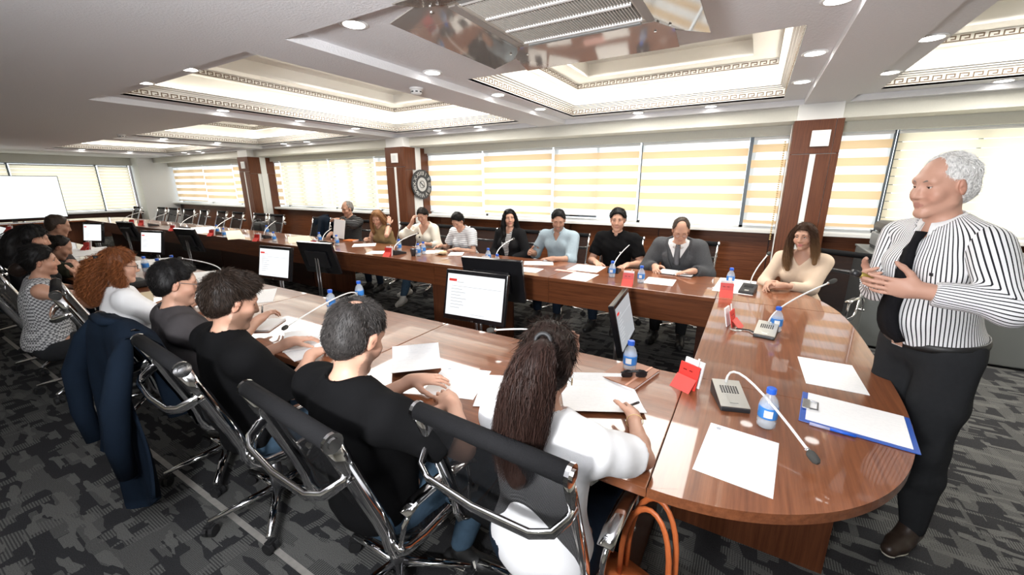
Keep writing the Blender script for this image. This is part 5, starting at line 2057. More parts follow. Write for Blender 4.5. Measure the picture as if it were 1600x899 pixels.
    def tl(X, Y, Z):
        """torso space coordinates"""
        dx, dy, dz = X - Pv[0], Y - Pv[1], Z - Pv[2]
        return [(B[0, i] * dx + B[1, i] * dy + B[2, i] * dz) / g for i in range(3)]

    def sleeves(fr, d):
        out = []
        for s in 'LR':
            S, El, W = arms[s]
            q = mus ** 0.9
            e1 = min(fr, 1.0)
            E_ = S + (El - S) * e1
            out.append(C3(S, E_, 0.060 * g * q + d, (0.054 - 0.010 * max(0, e1 - 0.5)) * g * q + d * 1.1, 0.03))
            if fr > 1:
                E2 = El + (W - El) * (fr - 1)
                out.append(C3(El, E2, 0.046 * g * q + d, 0.036 * g * q + d * 0.9 - 0.006 * (fr > 1.5), 0.03))
        return out

    def sleeve_cut(fr):
        fns = []
        for s in 'LR':
            S, El, W = arms[s]
            if fr <= 1:
                e, p = unit(El - S), S + (El - S) * fr
                fns.append((S, El, p, e))
            else:
                e, p = unit(W - El), El + (W - El) * (fr - 1)
                fns.append((El, W, p, e))
        return fns

    def garment(nm, m, d, fr, rp=ripple, hem=-0.03, vcut=None, res=0.0085, with_sleeves=True, seedv=1, uattr=False, nr=None, armhole=False, only=None):
        pr = infl(torso, d) + infl(trap, d * 0.9)
        if only:
            pr = [q_ for q_, s_ in zip(sleeves(fr, d), 'LLRR' if fr > 1 else 'LR') if s_ == only]
        elif with_sleeves:
            pr += sleeves(fr, d)
        Fg = Field(pr, res)
        if rp:
            Fg.ripple(rp, seedv)
        fns = sleeve_cut(fr) if with_sleeves else []

        def keep(X, Y, Z):
            tx, ty, tz = tl(X, Y, Z)
            r = (hem - tz) * g if not only else -1.0 + 0 * tz
            for A, Bq, p, e in fns:
                dd = (X - p[0]) * e[0] + (Y - p[1]) * e[1] + (Z - p[2]) * e[2]
                ax = unit(Bq - A)
                t = (X - A[0]) * ax[0] + (Y - A[1]) * ax[1] + (Z - A[2]) * ax[2]
                rad = np.sqrt(np.maximum((X - A[0]) ** 2 + (Y - A[1]) ** 2 + (Z - A[2]) ** 2 - t * t, 0))
                r = np.maximum(r, np.where(rad < 0.10, dd, -1))
            # neck opening: a round hole about the neck
            nx = Np - u * 0.04 * g + fw * 0.010 * g
            da = unit(nk * 0.8 + u * 0.2 - fw * 0.10)
            dx, dy, dz = X - nx[0], Y - nx[1], Z - nx[2]
            tt = dx * da[0] + dy * da[1] + dz * da[2]
            rad = np.sqrt(np.maximum(dx * dx + dy * dy + dz * dz - tt * tt, 0))
            rn = (nr if nr else (0.074 if fem else 0.070)) * g
            r = np.maximum(r, np.where(tz > 0.30, rn - rad, -1)) if not only else r
            if armhole:
                r = np.maximum(r, np.where(tz > 0.22, (np.abs(tx) - (0.150 if fem else 0.17)) * g, -1.0))
            if vcut is not None:
                r = np.maximum(r, vcut(tx, ty, tz) * g)
            return r
        Fg.cut(keep)
        Vg, Qg = Fg.surface()
        Vg = relax(Vg, Qg, 2, 0.4)
        uu = None
        if uattr:
            if only:
                S, El, W = arms[only]
                nr_ = unit(np.cross(El - S, W - El)) * (-1 if only == 'L' else 1)
                tt_ = []
                for a_, b_ in ((S, El), (El, W)):
                    ax = b_ - a_
                    L_ = np.linalg.norm(ax)
                    ax = ax / L_
                    t_ = (Vg - a_) @ ax
                    dv_ = (Vg - a_) - t_[:, None] * ax
                    tt_.append((np.arctan2(dv_ @ np.cross(ax, nr_), dv_ @ nr_) * 0.052, np.linalg.norm((Vg - a_) - np.clip(t_, 0, L_)[:, None] * ax, axis=1)))
                uu = np.where(tt_[0][1] < tt_[1][1], tt_[0][0], tt_[1][0])
            else:
                tx, ty, tz = tl(Vg[:, 0], Vg[:, 1], Vg[:, 2])
                uu = np.arctan2(tx, ty + 0.02) * 0.165
        return link(nm, np_mesh(nm, Vg, Qg, M[m], True, None, uu), None, body)
    ctx['garment'] = garment
    ctx['infl'] = infl
    if layers:
        for L_ in layers:
            L_ = dict(L_)
            garment(L_.pop('name'), L_.pop('m'), L_.pop('d'), L_.pop('fr', sleeve), **L_)
    elif top:
        garment('top', top, 0.021, sleeve, armhole=(sleeve < 0.1), with_sleeves=sleeve >= 0.1, seedv=int(abs(x) * 100))
        nx = Np - u * 0.04 * g + fw * 0.010 * g
        da = unit(nk * 0.8 + u * 0.2 - fw * 0.10)
        e1 = unit(rt - da * (rt @ da))
        e2 = np.cross(da, e1)
        rn = (0.074 if fem else 0.070) * g
        pr = infl(torso, 0.021) + infl(trap, 0.019)
        ts = np.linspace(0.14, -0.12, 80)
        ring = []
        for k in range(33):
            a_ = 2 * math.pi * k / 32
            P_ = nx + (math.cos(a_) * e1 + math.sin(a_) * e2) * (rn + 0.002) + ts[:, None] * da
            hit = sdf_min(pr, P_) < 0.002
            ring.append(P_[int(np.argmax(hit))] if hit.any() else P_[50])
        ring = np.array(ring)
        for _ in range(3):
            ring[:-1] = 0.25 * np.roll(ring[:-1], 1, 0) + 0.5 * ring[:-1] + 0.25 * np.roll(ring[:-1], -1, 0)
            ring[-1] = ring[0]
        MB().tube(list(ring), 1.0, 8, False, flat=(0.006, 0.010, tuple(da))).build('neckband', M[top], body, True)
    if trousers:
        Ft = Field(infl([torso[0]] + legp, 0.012), 0.010)
        hem_z = stand['hemz'] if stand else None

        def keep(X, Y, Z):
            tx, ty, tz = tl(X, Y, Z)
            r = np.where(ty < (9 if stand else 0.10), (tz - (0.055 if stand else 0.045)) * g, -1.0) + 0 * X
            for a_, t_ in ank:
                zz = (a_[2] + 0.02) if not hem_z else hem_z
                r = np.maximum(r, np.where((X - a_[0]) ** 2 + (Y - a_[1]) ** 2 < 0.02, zz - Z, -1))
            return r
        Ft.ripple(0.003, 5).cut(keep)
        Vt, Qt = Ft.surface()
        link('trousers', np_mesh('trousers', relax(Vt, Qt, 1), Qt, M[trousers]), None, body)
    for k, s in enumerate((0, 1)):
        sp = shoep[3 * s:3 * s + 3]
        Fs = Field(sp, 0.008)
        zf = min(p[1][2] for p in sp[:2]) - 0.034
        Fs.cut(lambda X, Y, Z: (zf + 0.012 - Z) + 0 * X + 0 * Y)
        Vs, Qs = Fs.surface()
        sh = link('shoe', np_mesh('shoe', Vs, Qs, M[shoes]), None, body)
        a_, t_ = ank[s]
        Fo = Field([C3(sp[0][1], sp[0][2], 0.039, 0.043, 0.02), C3(sp[1][1], sp[1][2], 0.043, 0.034, 0.02)], 0.010)
        Fo.cut(lambda X, Y, Z: np.maximum(Z - zf - 0.016, zf - 0.006 - Z) + 0 * X + 0 * Y)
        Vo, Qo = Fo.surface()
        link('sole', np_mesh('sole', Vo, Qo, M['sole'] if shoes in ('shoewhite', 'shoeleather') or (extra and extra.get('sole')) else M['rubber']), None, sh)
    # ---- face details
    if detail:
        Rl = RH

        def hp(a, b, c):
            return Hc + RH @ (np.array((a, b, c)) * hs)
        gz = R(18) if lids < 0 else 0.0
        for s in (-1, 1):
            ec = hp(s * 0.031, 0.0655, 0.009)
            ey = MB().sphere(ec, 0.0122 * hs, 14, 10).build('eye', M['eyewhite'], body, True)
            gd = RH @ unit((0, math.cos(gz), -math.sin(gz)))
            MB().sphere(ec + gd * 0.0082 * hs, 0.0058 * hs, 10, 8).build('iris', M['iris'], ey, True)
            e0 = lids * 0.9
            v, f = [], []
            nn, mm = 14, 7
            tilt = np.array(Matrix.Rotation(e0, 3, 'X'))
            for j in range(mm + 1):
                ph = (math.pi / 2) * (1 - j / mm)
                for k in range(nn):
                    th = 2 * math.pi * k / nn
                    p = tilt @ np.array((math.sin(ph) * math.cos(th), math.sin(ph) * math.sin(th), math.cos(ph))) * 0.0136 * hs
                    v.append(ec + RH @ p)
            for j in range(mm):
                for k in range(nn):
                    k2 = (k + 1) % nn
                    f.append((j * nn + k, j * nn + k2, (j + 1) * nn + k2, (j + 1) * nn + k))
            Vl, Ql = np.array(v), np.array(f)
            link('eyelid', np_mesh('eyelid', Vl, Ql, M['skin'], True, np.tile(np.array(skin) * (0.86 if fem else 0.93), (len(Vl), 1))), None, body)
            lp = []
            for k in range(9):
                th = math.pi * (0.06 + 0.88 * k / 8)
                lp.append(ec + RH @ (tilt @ (np.array((math.cos(th), math.sin(th), 0.0)) * 0.0140 * hs)))
            MB().tube(lp, (0.0016 if fem else 0.0011) * hs, 5).build('lashes', M['lash'], body, True)
            bp = [hp(s * 0.013, 0.0835, 0.027), hp(s * 0.028, 0.0835, 0.032), hp(s * 0.042, 0.0745, 0.031), hp(s * 0.052, 0.061, 0.026)]
            bm = mat('brow_hair', brow, 0.7) if ('brow', brow) not in MESHES else MESHES['brow', brow]
            MESHES['brow', brow] = bm
            MB().tube(bp, [0.0030 * hs, 0.0036 * hs, 0.0030 * hs, 0.0012], 6, True).build('eyebrow', bm, body, True)
    if glasses:
        def hp(a, b, c):
            return Hc + RH @ (np.array((a, b, c)) * hs)
        gb = MB()
        gm = M[glasses]
        for s in (-1, 1):
            ring = []
            for k in range(17):
                th = 2 * math.pi * k / 16
                ring.append(hp(s * 0.032 + 0.0215 * math.cos(th), 0.094 - 0.004 * math.cos(th) * s, 0.004 + 0.0175 * math.sin(th)))
            gb.tube(ring, 0.0016, 5, False)
            gb.tube([hp(s * 0.054, 0.092, 0.010), hp(s * 0.072, 0.070, 0.012), hp(s * 0.080, 0.0, 0.018), hp(s * 0.078, -0.018, 0.004)], 0.0019, 5)
        gb.tube([hp(-0.011, 0.096, 0.008), hp(0, 0.101, 0.011), hp(0.011, 0.096, 0.008)], 0.0016, 5)
        go = gb.build('glasses', gm, body, True)
        for s in (-1, 1):
            v = [hp(s * 0.032, 0.094, 0.004)] + [hp(s * 0.032 + 0.0205 * math.cos(k * math.pi / 8), 0.094, 0.004 + 0.0165 * math.sin(k * math.pi / 8)) for k in range(16)]
            MB().add(v, [(0, k + 1, (k + 1) % 16 + 1) for k in range(16)]).build('lens', M['lens'], go)
    if hair:
        make_hair(ctx, **hair)
    return ctx


def sdf_min(prims, P):
    d = np.full(len(P), 9.0)
    for p in prims:
        if p[0] == 'c':
            A, Bq = p[1], p[2]
            ab = Bq - A
            t = np.clip(((P - A) @ ab) / (ab @ ab + 1e-12), 0, 1)
            q = np.linalg.norm(P - A - t[:, None] * ab, axis=1) - (p[3] + (p[4] - p[3]) * t)
        else:
            l = (P - p[1]) @ p[3]
            r = p[2]
            k0 = np.linalg.norm(l / r, axis=1)
            k1 = np.linalg.norm(l / r ** 2, axis=1) + 1e-9
            q = k0 * (k0 - 1) / k1
        d = np.minimum(d, q)
    return d


def make_hair(ctx, style='short', color=(0.02, 0.014, 0.01), thick=0.014, front=0.085, temple=0.03, length=0.02, n=2500, seed=3, var=0.5, patch=None, crown=(0, -0.05, 0.115),
              lift=0.35, guides=None, wave=0.0, wl=0.05, width=0.0018, segs=7, nape=-0.085, tip=None, sweep=(0, 0, 0), gn=0, bangs=True, capcol=0.75, res=0.0065, big=0.0):
    Hc, RH, hs, body = ctx['Hc'], ctx['RH'], ctx['hs'], ctx['body']
    rng = np.random.default_rng(seed)

    def hp(q):
        return Hc + RH @ (np.array(q, float) * hs)
    pr = [E3(hp((0, -0.016, 0.038)), (np.array((0.073, 0.092, 0.084)) + thick) * hs, RH, 0.0)]
    pr.append(E3(hp((0, -0.045, -0.012)), (np.array((0.060, 0.052, 0.065)) + thick * 0.8) * hs, RH, 0.03))
    if big:
        pr.append(E3(hp((0, 0.045, 0.088)), np.array((0.055, 0.042, 0.034 + big)) * hs, RH, 0.03))
    Fh = Field(pr, res)

    def to_h(X, Y, Z):
        d = [X - Hc[0], Y - Hc[1], Z - Hc[2]]
        return [sum(RH[j, i] * d[j] for j in range(3)) / hs for i in range(3)]

    def keep(X, Y, Z):
        hx, hy, hz = to_h(X, Y, Z)
        zmin = np.interp(hy, [-0.13, -0.06, -0.022, -0.014, 0.018, temple + 0.012, front - 0.012, front], [nape, nape, -0.040, 0.015, 0.030, 0.036, 0.070, 0.16])
        zmin = np.where((hy > 0.018) & (np.abs(hx) < 0.052), np.maximum(zmin, np.interp(hy, [0.02, 0.045, front - 0.01, front], [0.03, 0.055, 0.085, 0.16])), zmin)
        r = (zmin - hz) * 0.75 * hs
        if patch is not None:
            for (c, rad) in patch:
                rr = np.sqrt((hx - c[0]) ** 2 + (hy - c[1]) ** 2 + (hz - c[2]) ** 2)
                r = np.maximum(r, (rad - rr) * hs)
        return r
    Fh.ripple(0.004, seed).cut(keep)
    V, Q = Fh.surface()
    V = relax(V, Q, 1, 0.4)
    col = np.array(color)
    parts = [(V, Q, col[None] * capcol * rng.uniform(0.55, 1.25, (len(V), 1)))]
    N = normals(V, Q)
    hv = ((V - Hc) @ RH) / hs
    out = (N * (V - Hc)).sum(1) > 0
    cand = np.nonzero(out)[0]
    if n and len(cand):
        pick = rng.choice(cand, n)
        root = V[pick] + rng.normal(0, 0.002, (n, 3))
        nn = N[pick]
        cr = np.array(crown)
        flow = hv[pick] - cr
        flow[:, 2] -= 0.03
        flow = flow + np.array(sweep)[None]
        flow = flow @ RH.T
        flow -= nn * (flow * nn).sum(1)[:, None]
        flow /= np.linalg.norm(flow, axis=1)[:, None] + 1e-9
        flow = flow + rng.normal(0, 0.26, (n, 3)) + nn * (lift + (0.08 if lift > 0.1 else 0.0))
        flow /= np.linalg.norm(flow, axis=1)[:, None] + 1e-9
        ln = length * rng.uniform(0.6, 1.25, n) * hs
        hz_ = hv[pick][:, 2]
        ln = ln * np.clip((hz_ + 0.10) / 0.15, 0.3, 1.0)
        t = np.linspace(0, 1, 4)
        path = root[:, None] - nn[:, None] * 0.001 + flow[:, None] * (t[None, :, None] * ln[:, None, None])
        path += -nn[:, None] * (t[None, :, None] ** 2) * (ln * lift * 0.5)[:, None, None]
        cols = col[None] * rng.uniform(1 - var, 1 + var * 1.4, (n, 1))
        strands(parts, root, path, width, 0, cols, rng)
    if guides:
        for G in guides:
            # G: dict(roots=(center, radii) in head space, pts=[...] in head space or world-local, n, spread)
            m_ = G['n']
            pts = np.array([hp(p) if not G.get('local') else np.array(p) for p in G['pts']])
            k = len(pts)
            th = rng.uniform(0, 2 * math.pi, m_)
            rr = np.sqrt(rng.uniform(0, 1, m_))
            sp = np.array(G['spread'], float)
            ax = G.get('flat', (1.0, 1.0, 0.5))
            ofs = np.stack([np.cos(th) * rr * ax[0], np.sin(th) * rr * ax[1], rng.normal(0, 0.4, m_) * ax[2]], 1) @ RH.T
            S = segs + G.get('more', 0)
            tt = np.linspace(0, 1, S)
            pos = np.stack([np.interp(tt * (k - 1), np.arange(k), pts[:, d]) for d in range(3)], 1)
            # smooth the polyline
            for _ in range(2):
                pos[1:-1] = 0.25 * pos[:-2] + 0.5 * pos[1:-1] + 0.25 * pos[2:]
            spr = np.interp(tt, np.linspace(0, 1, len(sp)), sp)
            end = rng.uniform(G.get('min', 0.75), 1.0, m_)
            path = np.empty((m_, S, 3))
            for i in range(m_):
                ti = tt * end[i]
                for d in range(3):
                    path[i, :, d] = np.interp(ti, tt, pos[:, d])
                path[i] += ofs[i][None] * np.interp(ti, tt, spr)[:, None]
            w_ = G.get('wave', wave)
            if w_:
                ph = rng.uniform(0, 6.28, (m_, 1))
                fr = rng.uniform(0.8, 1.25, (m_, 1)) * np.linalg.norm(np.diff(pos, axis=0), axis=1).sum() / wl * 2 * math.pi
                amp = w_ * rng.uniform(0.4, 1.2, (m_, 1)) * np.minimum(1, tt * 4)[None]
                side = unit(np.cross(pos[-1] - pos[0], RH[:, 1]))
                oth = unit(np.cross(side, pos[-1] - pos[0]))
                path += (np.sin(fr * tt[None] + ph) * amp)[:, :, None] * side + (np.cos(fr * tt[None] + ph) * amp)[:, :, None] * oth
            c0 = np.array(G.get('color', color))
            cols = c0[None] * rng.uniform(1 - var, 1 + var * 1.3, (m_, 1))
            strands(parts, None, path, G.get('width', width), 0, cols, rng)
            if tip is not None:
                v_, q_, c_ = parts[-1]
                w = np.tile(np.repeat(np.clip((tt - 0.35) / 0.65, 0, 1), 2), m_)[:, None]
                parts[-1] = (v_, q_, c_ * (1 - w) + np.array(tip)[None] * rng.uniform(0.7, 1.3, (m_, 1)).repeat(S * 2, 0) * w)
            # a solid core under the strands so that the mass is closed
            if G.get('core'):
                pc = []
                for i in range(len(pos) - 1):
                    pc.append(C3(pos[i], pos[i + 1], spr[i] * G['core'], spr[i + 1] * G['core'], 0.01))
                Vc, Qc = Field(pc, 0.010).ripple(0.006, seed + 1).surface()
                cc = np.tile(c0 * 0.75, (len(Vc), 1))
                if tip is not None:
                    zz = Vc[:, 2]
                    w = np.clip((zz.max() - zz) / (zz.max() - zz.min() + 1e-6) * 1.3 - 0.4, 0, 1)[:, None]
                    cc = cc * (1 - w) + np.array(tip) * 0.85 * w
                parts.append((Vc, Qc, cc))
    Vh, Qh, Ch = join_parts(parts)
    link('hair', np_mesh('hair', Vh, Qh, M['hair'], True, Ch), None, body)

# ---------------------------------------------------------------- dressing helpers
def front(ctx, tx, tz, off):
    """point on the chest at torso coordinates (tx, tz), lifted by off"""
    ys = np.linspace(0.30, -0.02, 90)
    g, Pv, B = ctx['g'], ctx['Pv'], ctx['B']
    P = np.array([Pv + B @ (np.array((tx, y, tz)) * g) for y in ys])
    d = sdf_min(ctx['torso'] + ctx['trap'], P)
    i = int(np.argmax(d < off)) if (d < off).any() else 60
    return P[i]


def necktie(ctx, m, off, z0=0.505, z1=0.06, w0=0.022, w1=0.044):
    zs = np.linspace(z0, z1, 16)
    v, f = [], []
    rt = ctx['rt']
    for i, z in enumerate(zs):
        u_ = i / 15
        w = w0 + (w1 - w0) * min(1, u_ * 1.15)
        if i == 15:
            w = 0.004
        if i == 0:
            w = 0.026
        if i == 1:
            w = 0.019
        p = front(ctx, 0.0, z, off)
        if i == 0:
            p = p + ctx['u'] * 0.008
        n = ctx['fw']
        v += [p - rt * w + n * 0.002, p + n * (0.010 if i > 1 else 0.018), p + rt * w + n * 0.002, p - n * 0.003]
    for i in range(15):
        for k in range(4):
            k2 = (k + 1) % 4
            f.append((4 * i + k, 4 * i + k2, 4 * i + 4 + k2, 4 * i + 4 + k))
    f += [(0, 3, 2, 1), (60, 61, 62, 63)]
    MB().add(v, f).build('necktie', m, ctx['body'], True)


def collar(ctx, m, rad=0.066, h=0.030, open_=0.32, tipdrop=0.045, off=0.02):
    c = ctx['Np'] + ctx['nk'] * 0.026
    ax = ctx['nk']
    x = ctx['rt']
    y = unit(np.cross(ax, x))
    g = ctx['g']
    v, f = [], []
    n = 26
    for i in range(n + 1):
        a = math.pi / 2 + open_ + (2 * math.pi - 2 * open_) * i / n
        d = math.cos(a) * x + math.sin(a) * y
        fr = max(0, math.sin(a))
        top = c + d * (rad - 0.006) * g + ax * (h - 0.020 * fr) * g
        mid = c + d * (rad + 0.004) * g + ax * (h * 0.55 - 0.02 * fr) * g
        t = tipdrop * (fr ** 3)
        bot = c + d * (rad + 0.022 + 0.012 * fr) * g - ax * (0.012 + t) * g
        v += [top, mid, bot, bot - d * 0.005, mid - d * 0.006, top - d * 0.005]
    for i in range(n):
        for k in range(6):
            k2 = (k + 1) % 6
            f.append((6 * i + k, 6 * i + k2, 6 * i + 6 + k2, 6 * i + 6 + k))
    f += [tuple(range(6)), tuple(6 * n + k for k in range(5, -1, -1))]
    MB().add(v, f).build('collar', m, ctx['body'], True)


def lapels(ctx, m, z0, k, wmax, off, zt=0.47, wid=0.055):
    for sd in (-1, 1):
        zs = np.linspace(zt, z0 + 0.02, 12)
        v, f = [], []
        for i, z in enumerate(zs):
            w = min(wmax, max(0.0, (z - z0) * k))
            ww = wid * (0.35 + 0.65 * min(1, (z - z0) / max(0.25, zt - z0) * 1.6)) if i > 1 else wid * (0.5 + 0.3 * i)
            a = front(ctx, sd * (w - 0.006), z, off)
            b = front(ctx, sd * (w + ww), z, off - 0.004)
            v += [a, b, b - ctx['fw'] * 0.006, a - ctx['fw'] * 0.006]
        for i in range(11):
            for q in range(4):
                q2 = (q + 1) % 4
                f.append((4 * i + q, 4 * i + q2, 4 * i + 4 + q2, 4 * i + 4 + q))
        f += [(0, 3, 2, 1), (44, 45, 46, 47)]
        MB().add(v, f).build('lapel', m, ctx['body'])


def watch(ctx, s, m='black'):
    S, El, W = ctx['arms'][s]
    d = unit(W - El)
    p = W - d * 0.03
    v = []
    x = unit(np.cross(d, (0.1, 0.2, 1)))
    y = np.cross(d, x)
    n = 16
    f = []
    for i in range(n):
        a = 2 * math.pi * i / n
        for r, o in ((0.031, -0.009), (0.036, -0.008), (0.036, 0.008), (0.031, 0.009)):
            v.append(p + (math.cos(a) * x + math.sin(a) * y) * r * ctx['g'] + d * o)
    for i in range(n):
        i2 = (i + 1) % n
        for k in range(4):
            f.append((4 * i + k, 4 * i + (k + 1) % 4, 4 * i2 + (k + 1) % 4, 4 * i2 + k))
    w = MB().add(v, f).build('wristwatch', M[m], ctx['body'], True)
    up = np.array((0, 0, 1.0))
    q = unit(up - d * (up @ d))
    MB().tube([p + q * 0.033, p + q * 0.042], 0.016, 12).build('watch_face', M['blackgloss'], w)


def vneck(z0, k, wmax, ymin=0.0):
    return lambda tx, ty, tz: np.where(ty > ymin, np.clip((tz - z0) * k, 0, wmax) - np.abs(tx), -1.0)


DK, BK, BR = (0.018, 0.012, 0.009), (0.008, 0.007, 0.007), (0.040, 0.022, 0.013)
PI = math.pi

# ---- window row, from the standing man's side to the far end
c = person('man in grey three piece suit and glasses writing in a notebook', -0.62, 4.66, PI, lean=0.34, head=(0.22, 0.62, 0.02), skin=SKIN_A, lids=-0.45,
           hands={'R': dict(at=(-0.80, 4.27, 0.80), d=(0.25, -0.9, -0.25), n=(0.6, 0.1, -0.7), curl=0.75), 'L': dict(at=(-0.43, 4.22, 0.80), d=(-0.85, -0.35, -0.12), curl=0.25)},
           layers=[dict(name='shirt', m='shirtwhite', d=0.010, fr=0.5, rp=0),
                   dict(name='waistcoat', m='suit', d=0.018, fr=0.3, with_sleeves=False, vcut=vneck(0.33, 0.55, 0.10), rp=0.001, armhole=True),
                   dict(name='jacket', m='suit', d=0.030, fr=1.88, vcut=vneck(0.10, 0.30, 0.115), hem=-0.02, rp=0.004)],
           trousers='trousers', glasses='leather_br', hair=dict(style='short', color=(0.075, 0.055, 0.042), thick=0.007, front=0.045, temple=0.012, length=0.018, n=1800, width=0.0016,
                                                              patch=[((0.0, 0.05, 0.11), 0.055)]))
necktie(c, M['tiegrey'], 0.024, z1=0.30, w1=0.036)
collar(c, M['shirtwhite'], tipdrop=0.03)
lapels(c, M['suit'], 0.10, 0.30, 0.115, 0.044)
watch(c, 'L')

c = person('man in black polo shirt with dark hair looking to the left', -1.31, 4.66, PI, lean=0.10, head=(0.18, 0.12, 0.0), skin=SKIN_A, lids=0.12, top='blacktee', sleeve=0.72,
           hands={'R': dict(at=(-1.46, 4.33, 0.775), d=(0.6, -0.75, -0.1), curl=0.4), 'L': dict(at=(-1.10, 4.33, 0.775), d=(-0.3, -0.9, -0.1), curl=0.4)},
           hair=dict(color=BK, thick=0.016, front=0.076, length=0.024, n=3200, temple=0.026))
collar(c, M['blacktee'], rad=0.072, tipdrop=0.035)
p_ = front(c, -0.075, 0.335, 0.024)
MB().box(p_, (0.016, 0.006, 0.014)).build('chest_emblem', M['shirtwhite'], c['body'])
p_ = front(c, 0.0, 0.44, 0.022)
MB().sphere(p_, 0.005, 8, 6).build('button', M['shirtwhite'], c['body'])

c = person('man in pale blue shirt with short black hair looking down', -2.02, 4.66, PI, lean=0.22, head=(0.42, 0.42, 0.0), skin=SKIN_C, lids=-0.35, beard=((0.10, 0.07, 0.055), 0.45, -0.035),
           hands={'R': dict(at=(-2.30, 4.34, 0.80), d=(0.2, -0.85, 0.35), n=(0.9, 0.2, -0.3), curl=0.7), 'L': dict(at=(-1.93, 4.22, 0.785), d=(-0.95, -0.15, 0.0), curl=0.3)},
           layers=[dict(name='shirt', m='bluechambray', d=0.017, fr=1.30, rp=0.005, vcut=vneck(0.42, 0.5, 0.05))],
           hair=dict(color=BK, thick=0.010, front=0.070, length=0.014, n=2600, temple=0.022))
collar(c, M['bluechambray'], rad=0.072, tipdrop=0.05, open_=0.5)

c = person('woman with long dark hair in a black blazer over a striped top', -2.76, 4.66, PI, lean=0.06, head=(0.62, 0.05, 0.06), sex='f', skin=SKIN_A, lids=0.28,
           hands={'R': dict(at=(-2.86, 4.42, 0.68), d=(0.7, -0.6, -0.1), curl=0.4), 'L': dict(at=(-2.62, 4.42, 0.68), d=(-0.7, -0.6, 0.1), curl=0.4)},
           layers=[dict(name='top', m='wstripe', d=0.010, fr=0.4, rp=0.001), dict(name='blazer', m='blackwool', d=0.026, fr=1.9, vcut=vneck(0.02, 0.20, 0.075), rp=0.004)],
           hair=dict(color=BK, thick=0.013, front=0.088, length=0.03, n=1200, patch=None, guides=[
               dict(pts=[(0.055, 0.035, 0.105), (0.088, 0.03, 0.03), (0.098, 0.03, -0.08), (0.105, 0.045, -0.20), (0.11, 0.07, -0.31)], n=420, spread=(0.015, 0.028, 0.034, 0.04, 0.03), core=0.75, wave=0.004, wl=0.2),
               dict(pts=[(-0.055, 0.035, 0.105), (-0.088, 0.03, 0.03), (-0.098, 0.03, -0.08), (-0.105, 0.045, -0.20), (-0.11, 0.07, -0.30)], n=420, spread=(0.015, 0.028, 0.034, 0.04, 0.03), core=0.75, wave=0.004, wl=0.2),
               dict(pts=[(0, -0.07, 0.09), (0, -0.105, 0.0), (0, -0.11, -0.12), (0, -0.12, -0.26)], n=300, spread=(0.05, 0.075, 0.09, 0.08), core=0.6)]))

c = person('woman in white tee with thin stripes, dark hair tied low, writing', -3.48, 4.66, PI, lean=0.30, head=(-0.02, 0.66, -0.05), sex='f', skin=SKIN_A, lids=-0.5, top='hstripe', sleeve=0.72,
           hands={'R': dict(at=(-3.70, 4.30, 0.80), d=(-0.45, -0.85, -0.2), n=(0.5, 0, -0.8), curl=0.7), 'L': dict(at=(-3.36, 4.25, 0.78), d=(-0.85, -0.45, 0.0), curl=0.25)},
           hair=dict(color=BK, thick=0.013, front=0.082, length=0.03, n=1600, crown=(0, 0.02, 0.12), lift=0.05, guides=[
               dict(pts=[(0, -0.10, 0.02), (0.02, -0.125, -0.03), (0.05, -0.12, -0.10), (0.07, -0.08, -0.17)], n=220, spread=(0.02, 0.022, 0.018, 0.01), core=0.8)]))

c = person('woman in cream jumper with dark tied hair, hand raised to her face', -4.22, 4.66, PI, lean=0.14, head=(0.20, 0.42, 0.02), sex='f', skin=SKIN_A, lids=-0.4,
           hands={'R': dict(at=(-4.33, 4.42, 1.08), d=(0.35, 0.0, 0.9), n=(0.5, 0.85, 0.0), curl=0.9, pole=(0.7, 0.2, -1)), 'L': dict(at=(-3.99, 4.30, 0.80), d=(-0.7, -0.6, -0.1), curl=0.5)},
           layers=[dict(name='jumper', m='oatmeal', d=0.021, fr=1.55, rp=0.006, vcut=vneck(0.36, 0.8, 0.10))],
           trousers='jeans', shoes='shoewhite', legs={-1: dict(knee=(-0.08, 0.52, 0.52), ankle=(-0.16, 0.78, 0.10), toe=(-0.25, 1, 0))},
           hair=dict(color=DK, thick=0.011, front=0.080, length=0.03, n=1600, crown=(0, 0.03, 0.12), lift=0.05, guides=[
               dict(pts=[(0, -0.10, 0.0), (0, -0.125, -0.02), (0.0, -0.12, -0.05)], n=150, spread=(0.03, 0.038, 0.02), core=0.95)]))
p_ = front(c, 0.02, 0.35, 0.034)
MB().sphere(p_, 0.014, 8, 6).build('clip_microphone', M['foam'], c['body'], True)

